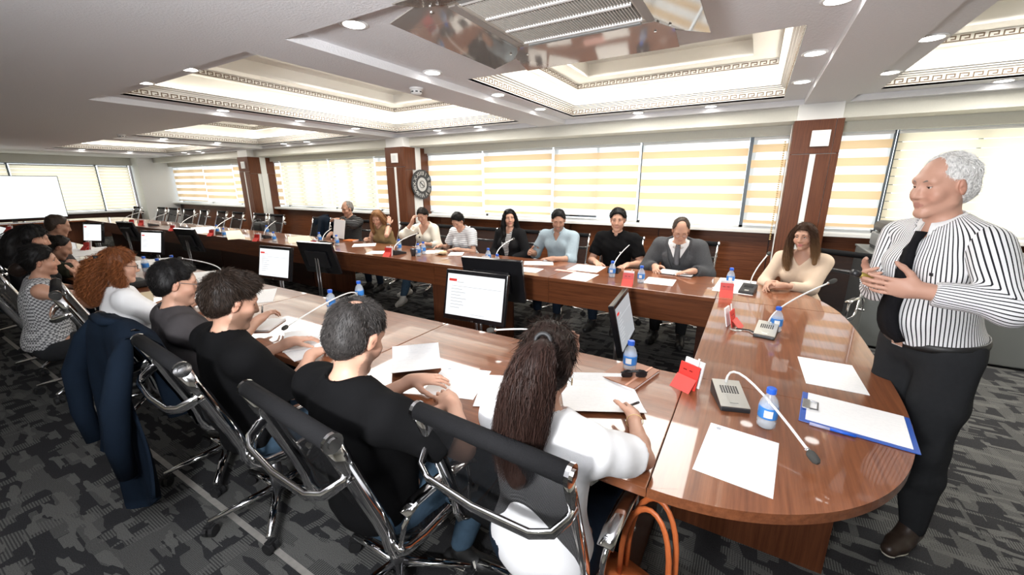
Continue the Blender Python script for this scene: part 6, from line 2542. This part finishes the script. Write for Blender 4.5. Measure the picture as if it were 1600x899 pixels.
LONGFAIR = (0.30, 0.15, 0.065)
c = person('woman with long fair hair in khaki top leaning on her hand', -5.02, 4.62, PI, lean=0.42, head=(0.42, 0.52, -0.10), sex='f', skin=SKIN_A, lids=-0.45, top='khaki', sleeve=0.05,
           hands={'R': dict(at=(-5.13, 4.22, 0.80), d=(0.5, -0.6, 0.2), n=(0.6, 0, -0.6), curl=0.8), 'L': dict(at=(-4.80, 4.40, 1.03), d=(-0.05, 0.25, 0.95), n=(-0.9, 0.3, 0.0), curl=0.5, pole=(-0.3, 0.6, -1))},
           brow=(0.12, 0.06, 0.03),
           hair=dict(color=LONGFAIR, thick=0.013, front=0.085, length=0.03, n=1300, guides=[
               dict(pts=[(0.05, 0.04, 0.105), (0.086, 0.035, 0.03), (0.094, 0.045, -0.07), (0.09, 0.08, -0.18), (0.08, 0.10, -0.28)], n=380, spread=(0.015, 0.026, 0.03, 0.035, 0.025), core=0.75, wave=0.006, wl=0.15),
               dict(pts=[(-0.05, 0.04, 0.105), (-0.09, 0.02, 0.03), (-0.115, 0.0, -0.07), (-0.14, 0.0, -0.18), (-0.15, 0.02, -0.30)], n=480, spread=(0.015, 0.03, 0.04, 0.045, 0.035), core=0.75, wave=0.008, wl=0.15),
               dict(pts=[(0, -0.07, 0.09), (0, -0.11, 0.0), (-0.03, -0.13, -0.12), (-0.06, -0.12, -0.28)], n=320, spread=(0.05, 0.075, 0.09, 0.08), core=0.6, wave=0.008, wl=0.15)]))
watch(c, 'L')

c = person('grey haired man in dark striped sweater holding up a white sheet', -5.95, 4.64, PI, lean=0.04, head=(-0.12, 0.30, -0.10), skin=SKIN_C, lids=-0.2,
           hands={'L': dict(at=(-5.80, 4.26, 1.07), d=(-0.9, -0.25, 0.1), n=(0, -0.1, -1), curl=0.6, pole=(-0.9, 0.1, -0.3)), 'R': dict(at=(-6.08, 4.30, 0.83), d=(0.4, -0.8, -0.2), curl=0.5)},
           layers=[dict(name='sweater', m='bstripe', d=0.020, fr=1.6, rp=0.005)], brow=(0.2, 0.18, 0.17),
           hair=dict(color=(0.26, 0.24, 0.22), thick=0.006, front=0.03, temple=0.005, length=0.012, n=1500, patch=[((0, 0.045, 0.115), 0.06)]))
watch(c, 'L')
sh = MB().box((0, 0, 0), (0.21, 0.002, 0.297)).build('held_sheet', M['printed'], None)
sh.location = CAM + ray(530, 358) * (4.17 / ray(530, 358)[1])
sh.rotation_euler = (R(-8), R(6), R(14))
tag(sh, 'white sheet held upright by the grey haired man in the striped sweater', 'paper', 'loose papers on the tables')

# ---- woman in beige at the corner of the head table
c = person('woman with long wavy brown hair in a beige top, hands clasped on the table', 0.45, 4.36, R(163), lean=0.16, head=(-0.12, 0.10, 0.07), sex='f', skin=SKIN_A, lids=0.22, fine=0.0055,
           hands={'R': dict(at=(0.20, 4.00, 0.79), d=(-0.35, -0.85, -0.15), n=(0.7, -0.1, -0.6), curl=0.55), 'L': dict(at=(0.30, 3.98, 0.80), d=(-0.9, -0.2, -0.05), n=(0.2, 0.6, -0.7), curl=0.6)},
           layers=[dict(name='top', m='beigeknit', d=0.016, fr=1.72, rp=0.004, vcut=vneck(0.42, 0.8, 0.08))], lips=(0.50, 0.15, 0.15),
           hair=dict(color=(0.060, 0.030, 0.017), tip=(0.26, 0.145, 0.065), thick=0.013, front=0.088, length=0.03, n=1500, width=0.0016, guides=[
               dict(pts=[(0.045, 0.035, 0.112), (0.088, 0.035, 0.04), (0.098, 0.045, -0.06), (0.105, 0.07, -0.16), (0.095, 0.10, -0.27), (0.08, 0.11, -0.33)], n=900, spread=(0.012, 0.022, 0.029, 0.036, 0.034, 0.02), core=0.55, wave=0.012, wl=0.10, more=5),
               dict(pts=[(-0.045, 0.035, 0.112), (-0.090, 0.03, 0.04), (-0.10, 0.03, -0.06), (-0.11, 0.03, -0.15), (-0.115, 0.05, -0.23)], n=800, spread=(0.012, 0.022, 0.030, 0.036, 0.028), core=0.55, wave=0.012, wl=0.10, more=5),
               dict(pts=[(0, -0.07, 0.09), (0, -0.11, 0.0), (0, -0.12, -0.12), (0, -0.12, -0.25)], n=320, spread=(0.05, 0.08, 0.095, 0.08), core=0.6, wave=0.008, wl=0.12)]))

# ---- camera side row, from the nearest
c = person('woman with a long dark ponytail in white tee, back to the camera', -0.465, 0.974, R(-4), lean=-0.02, seat=0.50, scale=0.97, wide=1.05, hsc=1.07, head=(0.36, 0.34, 0.0), sex='f', skin=SKIN_A, fine=0.0055, top='whitetee', sleeve=0.74,
           hands={'R': dict(at=(-0.285, 1.37, 0.79), d=(-0.25, 0.9, -0.05), n=(-0.6, 0, -0.7), curl=0.65, pole=(0.9, 0.1, -0.6)), 'L': dict(at=(-0.52, 1.30, 1.02), d=(0.1, -0.2, 0.95), n=(0.3, -0.9, 0), curl=0.5, pole=(-0.4, 0.5, -1))},
           hair=dict(color=(0.024, 0.014, 0.011), thick=0.015, front=0.085, length=0.045, n=3200, crown=(0, 0.10, 0.09), lift=0.03, width=0.0016, var=0.6, guides=[
               dict(pts=[(0, -0.105, 0.07), (0.0, -0.145, 0.068), (-0.015, -0.175, 0.02), (-0.03, -0.165, -0.08), (-0.045, -0.15, -0.18), (-0.055, -0.125, -0.28), (-0.05, -0.11, -0.34)], n=5200,
                    spread=(0.018, 0.034, 0.060, 0.078, 0.078, 0.062, 0.04), core=0.62, wave=0.006, wl=0.22, more=9, min=0.7, flat=(1, 0.75, 0.4), color=(0.026, 0.013, 0.010), width=0.0012)]))
hb = MB()
H_ = c
tp = H_['Hc'] + H_['RH'] @ np.array((0, -0.122, 0.072))
ring = [tp + H_['RH'] @ np.array((0.021 * math.cos(a), 0.004 * math.sin(a), 0.021 * math.sin(a))) for a in np.linspace(0, 2 * PI, 15)]
hb.tube(ring, 0.006, 7, False).build('hair_tie', M['rubber'], c['body'], True)
er = MB()
ep = H_['Hc'] + H_['RH'] @ (np.array((0.082, -0.004, -0.048)) * H_['hs'])
er.tube([ep + H_['RH'] @ np.array((0.0, 0.010 * math.cos(a), 0.010 * math.sin(a))) for a in np.linspace(0, 2 * PI, 13)], 0.0016, 6, False).build('hoop_earring', M['gold'], c['body'], True)
S_, E_, W_ = c['arms']['R']
dd = unit(W_ - E_)
xx = unit(np.cross(dd, (0.1, 0.2, 1)))
yy = np.cross(dd, xx)
MB().tube([W_ - dd * 0.02 + (math.cos(a) * xx + math.sin(a) * yy) * 0.030 for a in np.linspace(0, 2 * PI, 17)], 0.0016, 6, False).build('bracelet', M['gold'], c['body'], True)
hp_ = c['arms']['R'][2]
wp = np.array((-0.285, 1.37, 0.79))
t = empty('ballpoint_pen', (-0.305, 1.455, 0.80), R(30), 'black pen in the ponytail woman\'s right hand', 'pen')
MB().tube([(0, -0.045, 0.035), (0, 0.06, -0.042)], 0.0048, 8).build('barrel', M['black'], t, True)
MB().tube([(0, 0.06, -0.042), (0, 0.068, -0.0475)], [0.004, 0.0012], 8).build('nib', M['chrome'], t, True)
quad_paper([(868, 604), (983, 578), (990, 646), (900, 652)], 'white sheet under the ponytail woman\'s right hand', z=0.004, curl=0.02)
quad_paper([(612, 560), (688, 552), (688, 584), (614, 598)], 'propped white sheet lifting off the table by the thinning crown man\'s hands', curl=0.05, z=0.012)

c = person('man in black tee with a thinning crown, back to the camera', -1.100, 0.850, R(-4), lean=-0.17, seat=0.495, scale=0.97, wide=1.12, hsc=1.05, head=(0.16, 0.48, 0.0), skin=SKIN_A, fine=0.0055, top='blacktee', sleeve=0.74, belly=0.03,
           beard=((0.07, 0.05, 0.04), 0.5, -0.03),
           hands={'L': dict(at=(-1.20, 1.16, 0.80), d=(0.75, 0.55, 0.05), n=(0, 0.3, -1), curl=0.35), 'R': dict(at=(-0.91, 1.09, 0.80), d=(-0.8, 0.35, 0.1), n=(0, 0.3, -1), curl=0.6, pole=(1.0, -0.1, -0.45))},
           trousers='jeans', shoes='shoeblack', legs={1: dict(knee=(0.20, 0.42, 0.545), ankle=(0.17, 0.26, 0.10), toe=(1, 0.35, 0))}, extra=dict(sole=True),
           hair=dict(color=(0.038, 0.034, 0.032), thick=0.012, front=0.08, length=0.015, n=8000, var=0.95, width=0.0012, patch=[((0.012, -0.062, 0.132), 0.036)], lift=0.4, crown=(0.01, -0.05, 0.12)))
an, td = c['ank'][1]
sd_ = unit(np.cross(td, (0, 0, 1)))
sg = MB()
for k in range(3):
    b_ = an + td * (0.035 + 0.026 * k) + sd_ * 0.0405 + np.array((0, 0, -0.058))
    sg.tube([b_, b_ - td * 0.016 + np.array((0, 0, 0.040)) - sd_ * 0.010], 0.0055, 6)
sg.build('shoe_stripes', M['shoewhite'], KIDS[c['body'].name][-1] if False else c['body'])

c = person('bearded man in black tee with thick dark brown hair, profile to the right', -1.931, 0.858, R(-6), lean=-0.16, seat=0.50, scale=0.96, wide=1.10, hsc=1.05, head=(-0.10, 0.36, 0.03), skin=SKIN_A, fine=0.0055, top='blacktee', sleeve=0.95, belly=0.02,
           beard=((0.09, 0.055, 0.035), 0.65, -0.025), lids=-0.3,
           hands={'R': dict(at=(-1.86, 1.12, 0.79), d=(-0.2, 0.9, 0), curl=0.6), 'L': dict(at=(-2.12, 1.16, 0.79), d=(0.2, 0.9, 0), curl=0.4)},
           trousers='jeans', hair=dict(color=(0.022, 0.014, 0.010), thick=0.017, front=0.092, temple=0.030, length=0.025, n=8500, var=0.8, width=0.0013, big=0.016, lift=0.25, crown=(0.0, -0.08, 0.10), nape=-0.075))

c = person('man in dark grey tee with black hair and round glasses, profile to the right', -2.593, 0.906, R(-10), lean=-0.14, seat=0.495, scale=0.95, wide=1.06, head=(-0.14, 0.22, 0.0), skin=SKIN_A, fine=0.006, top='greytee', sleeve=0.9,
           beard=((0.05, 0.035, 0.03), 0.25, -0.05), lids=-0.1, glasses='steel',
           hands={'R': dict(at=(-2.55, 1.22, 0.82), d=(0.1, 0.8, 0.4), curl=0.8), 'L': dict(at=(-2.98, 1.22, 0.79), d=(0.3, 0.9, 0), curl=0.4)},
           hair=dict(color=BK, thick=0.016, front=0.090, temple=0.034, length=0.015, n=6000, var=0.5, width=0.0013, lift=0.2, nape=-0.075))
hq = lambda a, b, d_: c['Hc'] + c['RH'] @ (np.array((a, b, d_)) * c['hs'])
MB().tube([hq(-0.022, 0.080, -0.052), hq(0, 0.091, -0.047), hq(0.022, 0.080, -0.052)], [0.003, 0.0055, 0.003], 6).build('moustache', M['lash'], c['body'], True)

REDC = (0.20, 0.068, 0.024)
c = person('woman with curly red hair and black glasses in white top, profile to the right', -3.575, 0.922, R(-4), lean=-0.06, seat=0.50, scale=0.97, head=(-0.10, 0.18, 0.0), sex='f', skin=SKIN_A, fine=0.006, top='whitetee', sleeve=0.8,
           lids=-0.1, glasses='black', brow=(0.15, 0.06, 0.03),
           hands={'R': dict(at=(-3.45, 1.25, 0.80), d=(0.3, 0.9, 0), curl=0.5), 'L': dict(at=(-3.75, 1.22, 0.79), d=(0.3, 0.9, 0), curl=0.4)},
           hair=dict(color=REDC, thick=0.020, front=0.086, temple=0.026, length=0.035, n=2600, var=0.6, width=0.002, lift=0.2, guides=[
               dict(pts=[(0.0, -0.08, 0.06), (0.0, -0.13, 0.0), (0.0, -0.15, -0.10), (-0.01, -0.15, -0.20), (-0.01, -0.13, -0.27)], n=2200, spread=(0.05, 0.085, 0.10, 0.10, 0.06), core=0.55, wave=0.013, wl=0.055, more=22, flat=(1, 0.7, 0.6), width=0.0026),
               dict(pts=[(0.07, -0.03, 0.05), (0.095, -0.035, -0.02), (0.10, -0.02, -0.10), (0.10, 0.02, -0.18)], n=800, spread=(0.02, 0.032, 0.040, 0.02), core=0.4, wave=0.011, wl=0.05, more=20, width=0.0026),
               dict(pts=[(-0.07, -0.02, 0.05), (-0.095, -0.02, -0.02), (-0.10, 0.0, -0.10), (-0.10, 0.03, -0.18)], n=260, spread=(0.02, 0.035, 0.045, 0.03), core=0.7, wave=0.011, wl=0.05, more=18, width=0.0026)]))
MB().sphere(c['Hc'] + c['RH'] @ np.array((0.02, -0.115, 0.06)), 0.022, 10, 8, (1.2, 0.7, 0.6)).build('hair_clip', M['rubber'], c['body'], True)

c = person('woman with dark low bun in sleeveless houndstooth top, head on her hand', -4.385, 0.667, R(-10), lean=0.06, seat=0.50, scale=0.97, head=(-0.05, 0.10, 0.16), sex='f', skin=SKIN_B, fine=0.0065, top='hound', sleeve=0.05,
           hands={'R': dict(at=(-4.20, 0.86, 1.00), d=(0.05, 0.1, 0.95), n=(-0.6, -0.7, 0), curl=0.9, pole=(0.4, 0.4, -1)), 'L': dict(at=(-4.50, 1.10, 0.78), d=(0.6, 0.7, 0), curl=0.4)},
           trousers='trousers', hair=dict(color=BK, thick=0.016, front=0.085, length=0.035, n=2200, crown=(0, 0.05, 0.11), lift=0.05, guides=[
               dict(pts=[(0, -0.09, -0.02), (0, -0.12, -0.06), (0, -0.12, -0.095)], n=300, spread=(0.03, 0.045, 0.03), core=0.95, wave=0.006, wl=0.05, color=(0.02, 0.012, 0.009))]))

c = person('woman with loose black hair in dark top partly hidden behind the bun woman', -5.30, 0.78, R(-4), lean=0.10, head=(0.0, 0.25, 0.0), sex='f', skin=SKIN_B, fine=0.0075, top='blackwool', sleeve=0.9, detail=False,
           hair=dict(color=BK, thick=0.020, front=0.085, length=0.04, n=1500, guides=[
               dict(pts=[(0.0, -0.08, 0.06), (0.0, -0.125, 0.0), (0.0, -0.13, -0.10), (0, -0.12, -0.22)], n=500, spread=(0.05, 0.085, 0.10, 0.09), core=0.75, wave=0.005, wl=0.1)]))

c = person('man in dark olive tee bent low over his papers, profile to the right', -6.044, 0.792, R(-8), lean=0.56, seat=0.49, scale=0.95, head=(-0.10, 0.55, 0.0), skin=SKIN_C, fine=0.0068, top='olivetee', sleeve=0.7, belly=0.02,
           beard=((0.08, 0.055, 0.045), 0.35, -0.04), lids=-0.4,
           hands={'R': dict(at=(-5.55, 1.42, 0.80), d=(-0.2, 0.95, 0), curl=0.4), 'L': dict(at=(-6.0, 1.42, 0.80), d=(0.4, 0.9, 0), curl=0.4)},
           hair=dict(color=(0.02, 0.017, 0.015), thick=0.007, front=0.05, temple=0.02, length=0.010, n=2200))
watch(c, 'R')

c = person('man in grey shirt with cropped brown hair bent forward at the far left', -6.95, 1.08, R(-2), lean=0.42, head=(-0.05, 0.35, 0.0), skin=SKIN_C, fine=0.008, top='greytee', sleeve=1.5, detail=False,
           hair=dict(color=(0.06, 0.042, 0.032), thick=0.007, front=0.06, length=0.010, n=1200))

# ---- the standing speaker
MAN = dict(hip=0.955, hemz=0.085, knee={-1: (-0.105, 0.02, 0.51), 1: (0.105, -0.01, 0.51)}, ankle={-1: (-0.115, -0.01, 0.105), 1: (0.12, -0.06, 0.105)},
           toe={-1: (-0.42, 1, 0), 1: (-0.30, 1, 0)})
c = person('standing white haired man in striped shirt and black tie holding a small remote', 0.745, 2.34, R(122), lean=0.17, head=(-0.12, 0.14, -0.02), wide=0.88, skin=(0.52, 0.29, 0.21), fine=0.0052, stand=MAN, belly=0.030,
           lids=-0.05, scale=1.01, hsc=0.97, shdrop=0.045, armsc=0.86, lips=(0.40, 0.18, 0.14), brow=(0.22, 0.17, 0.14),
           hands={'L': dict(at=(0.585, 2.035, 1.245), d=(-0.95, 0.02, 0.04), n=(0.05, 0.95, 0.2), curl=[0.18, 0.24, 0.30, 0.36], thumb=-0.2, pole=(-0.8, -0.6, -0.4)),
                  'R': dict(at=(0.47, 2.22, 1.245), d=(-0.35, -0.9, 0.05), n=(0.8, -0.3, 0.5), curl=0.75, pole=(0.5, -0.5, -0.8))},
           layers=[dict(name='shirt', m='vstripe', d=0.018, fr=1.86, rp=0.004, hem=0.035, uattr=True, res=0.0075, vcut=vneck(0.47, 0.9, 0.03), with_sleeves=False),
                   dict(name='sleeve', m='vstripe', d=0.012, fr=1.86, rp=0.005, uattr=True, res=0.0075, only='L'),
                   dict(name='sleeve', m='vstripe', d=0.012, fr=1.86, rp=0.005, uattr=True, res=0.0075, only='R')],
           trousers='trousers', shoes='shoeleather',
           hair=dict(color=(0.74, 0.73, 0.71), thick=0.007, front=0.062, temple=0.016, length=0.018, n=7000, var=0.2, width=0.0013, lift=-0.02, nape=-0.09, capcol=0.85, crown=(0, -0.02, 0.12),
                     patch=[((0.0, 0.075, 0.105), 0.058), ((0.05, 0.06, 0.085), 0.030), ((-0.05, 0.06, 0.085), 0.030)]))
collar(c, M['shirtwhite'], rad=0.068, h=0.034, open_=0.22, tipdrop=0.05)
necktie(c, M['tieblack'], 0.036, z0=0.500, z1=0.035, w1=0.056)
# belt with buckle
g = MB()
zb = 0.040
ring = []
for k in range(33):
    a = 2 * PI * k / 32
    ring.append(c['Pv'] + c['B'] @ (np.array((0.168 * math.cos(a), -0.004 + 0.146 * math.sin(a), zb)) * c['g']))
g.tube(ring, 1.0, 6, False, flat=(0.006, 0.020, tuple(c['u'])))
bl = g.build('belt', M['shoeblack'], c['body'], True)
pb = c['Pv'] + c['B'] @ (np.array((0.0, 0.149, zb)) * c['g'])
MB().box(pb, (0.05, 0.008, 0.036), m=c['B']).build('buckle', M['chrome'], bl, bevel=0.002)
pp = front(c, -0.10, 0.36, 0.026)
MB().box(pp, (0.012, 0.004, 0.012), m=c['B']).build('pocket_emblem', M['black'], c['body'])
rm = empty('remote_control', (0.43, 2.09, 1.268), R(30), 'small black and gold remote in the standing man\'s hand', 'remote')
MB().tube([(-0.035, 0, 0.012), (0.03, 0, -0.008)], 0.012, 10).build('body', mat('dull_gold', (0.35, 0.26, 0.06), 0.35, 0.5), rm, True)
MB().tube([(-0.062, 0, 0.020), (-0.035, 0, 0.012)], 0.0135, 10).build('cap', M['black'], rm, True)

# ================================================================ CLOTHES AND BAGS ON CHAIRS
def drape(name, label, x, y, rz, w, ztop, zfront, zback, m, cat, seed=1, flare=0.10):
    """a jacket hung over a chair back: a thick folded sheet over the top roll"""
    rng = np.random.default_rng(seed)
    nu, nv = 30, 34
    v = []
    ph = rng.uniform(0, 6, 4)
    for side in (0, 1):
        for i in range(nu + 1):
            s = i / nu * 2 - 1
            for j in range(nv + 1):
                t = j / nv
                # t: 0 = front hem, ~0.35 = over the roll, 1 = back hem
                if t < 0.30:
                    k = t / 0.30
                    zz = zfront + (ztop - zfront) * k
                    yy = 0.10 - 0.05 * k - 0.12 * (zz - zfront) * 0.4
                    d = 1 - k
                elif t < 0.40:
                    a = (t - 0.30) / 0.10 * PI
                    zz = ztop + 0.045 * math.sin(a)
                    yy = 0.0 - 0.055 * (1 - math.cos(a)) / 2 * 1.4
                    d = 0
                else:
                    k = (t - 0.40) / 0.60
                    zz = ztop - (ztop - zback) * k
                    yy = -0.085 - 0.045 * k
                    d = k
                wd = w * (0.5 + flare * d - 0.06 * (1 - d))
                fold = 0.030 * d * (math.sin(s * 7 + ph[0]) + 0.6 * math.sin(s * 13 + ph[1] + 2 * t)) + 0.012 * math.sin(s * 4 + t * 9 + ph[2])
                droop = -0.05 * (abs(s) ** 3) * (1 - d) - 0.10 * d * math.sin(s * 3 + ph[3]) * d
                th = 0.014 if side else 0.0
                v.append((s * wd + 0.02 * d * math.sin(5 * t + ph[1]), yy - fold + (-th if t > 0.35 else th), zz + droop + (th if 0.3 <= t <= 0.4 else 0)))
    f = []
    N1 = (nu + 1) * (nv + 1)
    for i in range(nu):
        for j in range(nv):
            a = i * (nv + 1) + j
            f.append((a, a + 1, a + nv + 2, a + nv + 1))
            f.append((N1 + a, N1 + a + nv + 1, N1 + a + nv + 2, N1 + a + 1))
    for i in range(nu):
        for j in (0, nv):
            a = i * (nv + 1) + j
            f.append((a, a + nv + 1, N1 + a + nv + 1, N1 + a))
    for j in range(nv):
        for i in (0, nu):
            a = i * (nv + 1) + j
            f.append((a, N1 + a, N1 + a + 1, a + 1))
    t = empty(name, (x, y, 0), rz, label, cat, 'jackets over chair backs')
    MB().add(v, f).build('body', M[m], t, True)
    for s in (-1, 1):
        g = MB()
        pts = [(s * w * 0.40, -0.06, ztop - 0.0), (s * w * 0.46, -0.10, ztop - 0.08), (s * (w * 0.5 + 0.02), -0.16, ztop - 0.25), (s * (w * 0.47), -0.18, ztop - 0.45), (s * w * 0.42, -0.17, max(ztop - 0.62, 0.12))]
        g.tube(pts, [0.022, 0.042, 0.050, 0.044, 0.036], 12).build('sleeve', M[m], t, True)
    MB().tube([(-0.09, -0.03, ztop + 0.04), (-0.06, -0.085, ztop + 0.055), (0.06, -0.085, ztop + 0.055), (0.09, -0.03, ztop + 0.04)], [0.016, 0.022, 0.022, 0.016], 8).build('collar', M[m], t, True)
    return t


drape('jacket', 'navy jacket draped over the chair of the man in the grey tee', -2.52, 0.625, R(-2), 0.58, 0.985, 0.60, 0.22, 'navy', 'jacket', 4, 0.05)
drape('jacket', 'dark blue grey jacket draped over the chair left of the man holding a sheet', -7.15, 4.90, R(176), 0.52, 0.985, 0.55, 0.45, 'navy', 'jacket', 9)
bg = empty('bag', (-8.72, 4.56, 0.465), 0, 'small black bag standing on the far empty chair seat', 'bag')
MB().b2(-0.17, 0.17, -0.09, 0.09, 0, 0.42).build('body', M['rubber'], bg, bevel=0.06)
MB().tube([(-0.07, -0.02, 0.41), (-0.05, -0.02, 0.47), (0.05, -0.02, 0.47), (0.07, -0.02, 0.41)], 0.009, 6).build('handle', M['rubber'], bg, True)

hb = empty('handbag', (-0.175, 1.13, 0), R(72), 'tan orange leather handbag hung on the ponytail woman\'s chair arm', 'handbag')
g = MB()
n = 18
for z, w_, d_ in ((0.06, 0.15, 0.055), (0.09, 0.17, 0.075), (0.22, 0.165, 0.07), (0.31, 0.15, 0.045), (0.335, 0.145, 0.02)):
    g.v += [(w_ * 0.36 * math.copysign(abs(math.cos(a)) ** 0.6, math.cos(a)), w_ * math.copysign(abs(math.sin(a)) ** 0.6, math.sin(a)) * 1.0, z) for a in [2 * PI * k / n for k in range(n)]]
for j in range(4):
    for k in range(n):
        g.f.append((j * n + k, j * n + (k + 1) % n, (j + 1) * n + (k + 1) % n, (j + 1) * n + k))
g.f += [tuple(range(n - 1, -1, -1)), tuple(4 * n + k for k in range(n))]
g.build('body', M['leather_or'], hb, True)
for sx, top in ((-0.022, 0.64), (0.022, 0.655)):
    pts = []
    for k in range(15):
        a = PI * k / 14
        pts.append((sx + 0.02 * math.sin(a), 0.085 * math.cos(a) - 0.02, 0.30 + (top - 0.30) * math.sin(a) ** 0.55))
    MB().tube(pts, 1.0, 8, True, flat=(0.010, 0.006, (1, 0, 0))).build('strap', M['leather_or'], hb, True)
    for yy in (0.065, -0.105):
        MB().sphere((sx, yy, 0.30), 0.014, 10, 8).build('ring', M['gold'], hb, True)
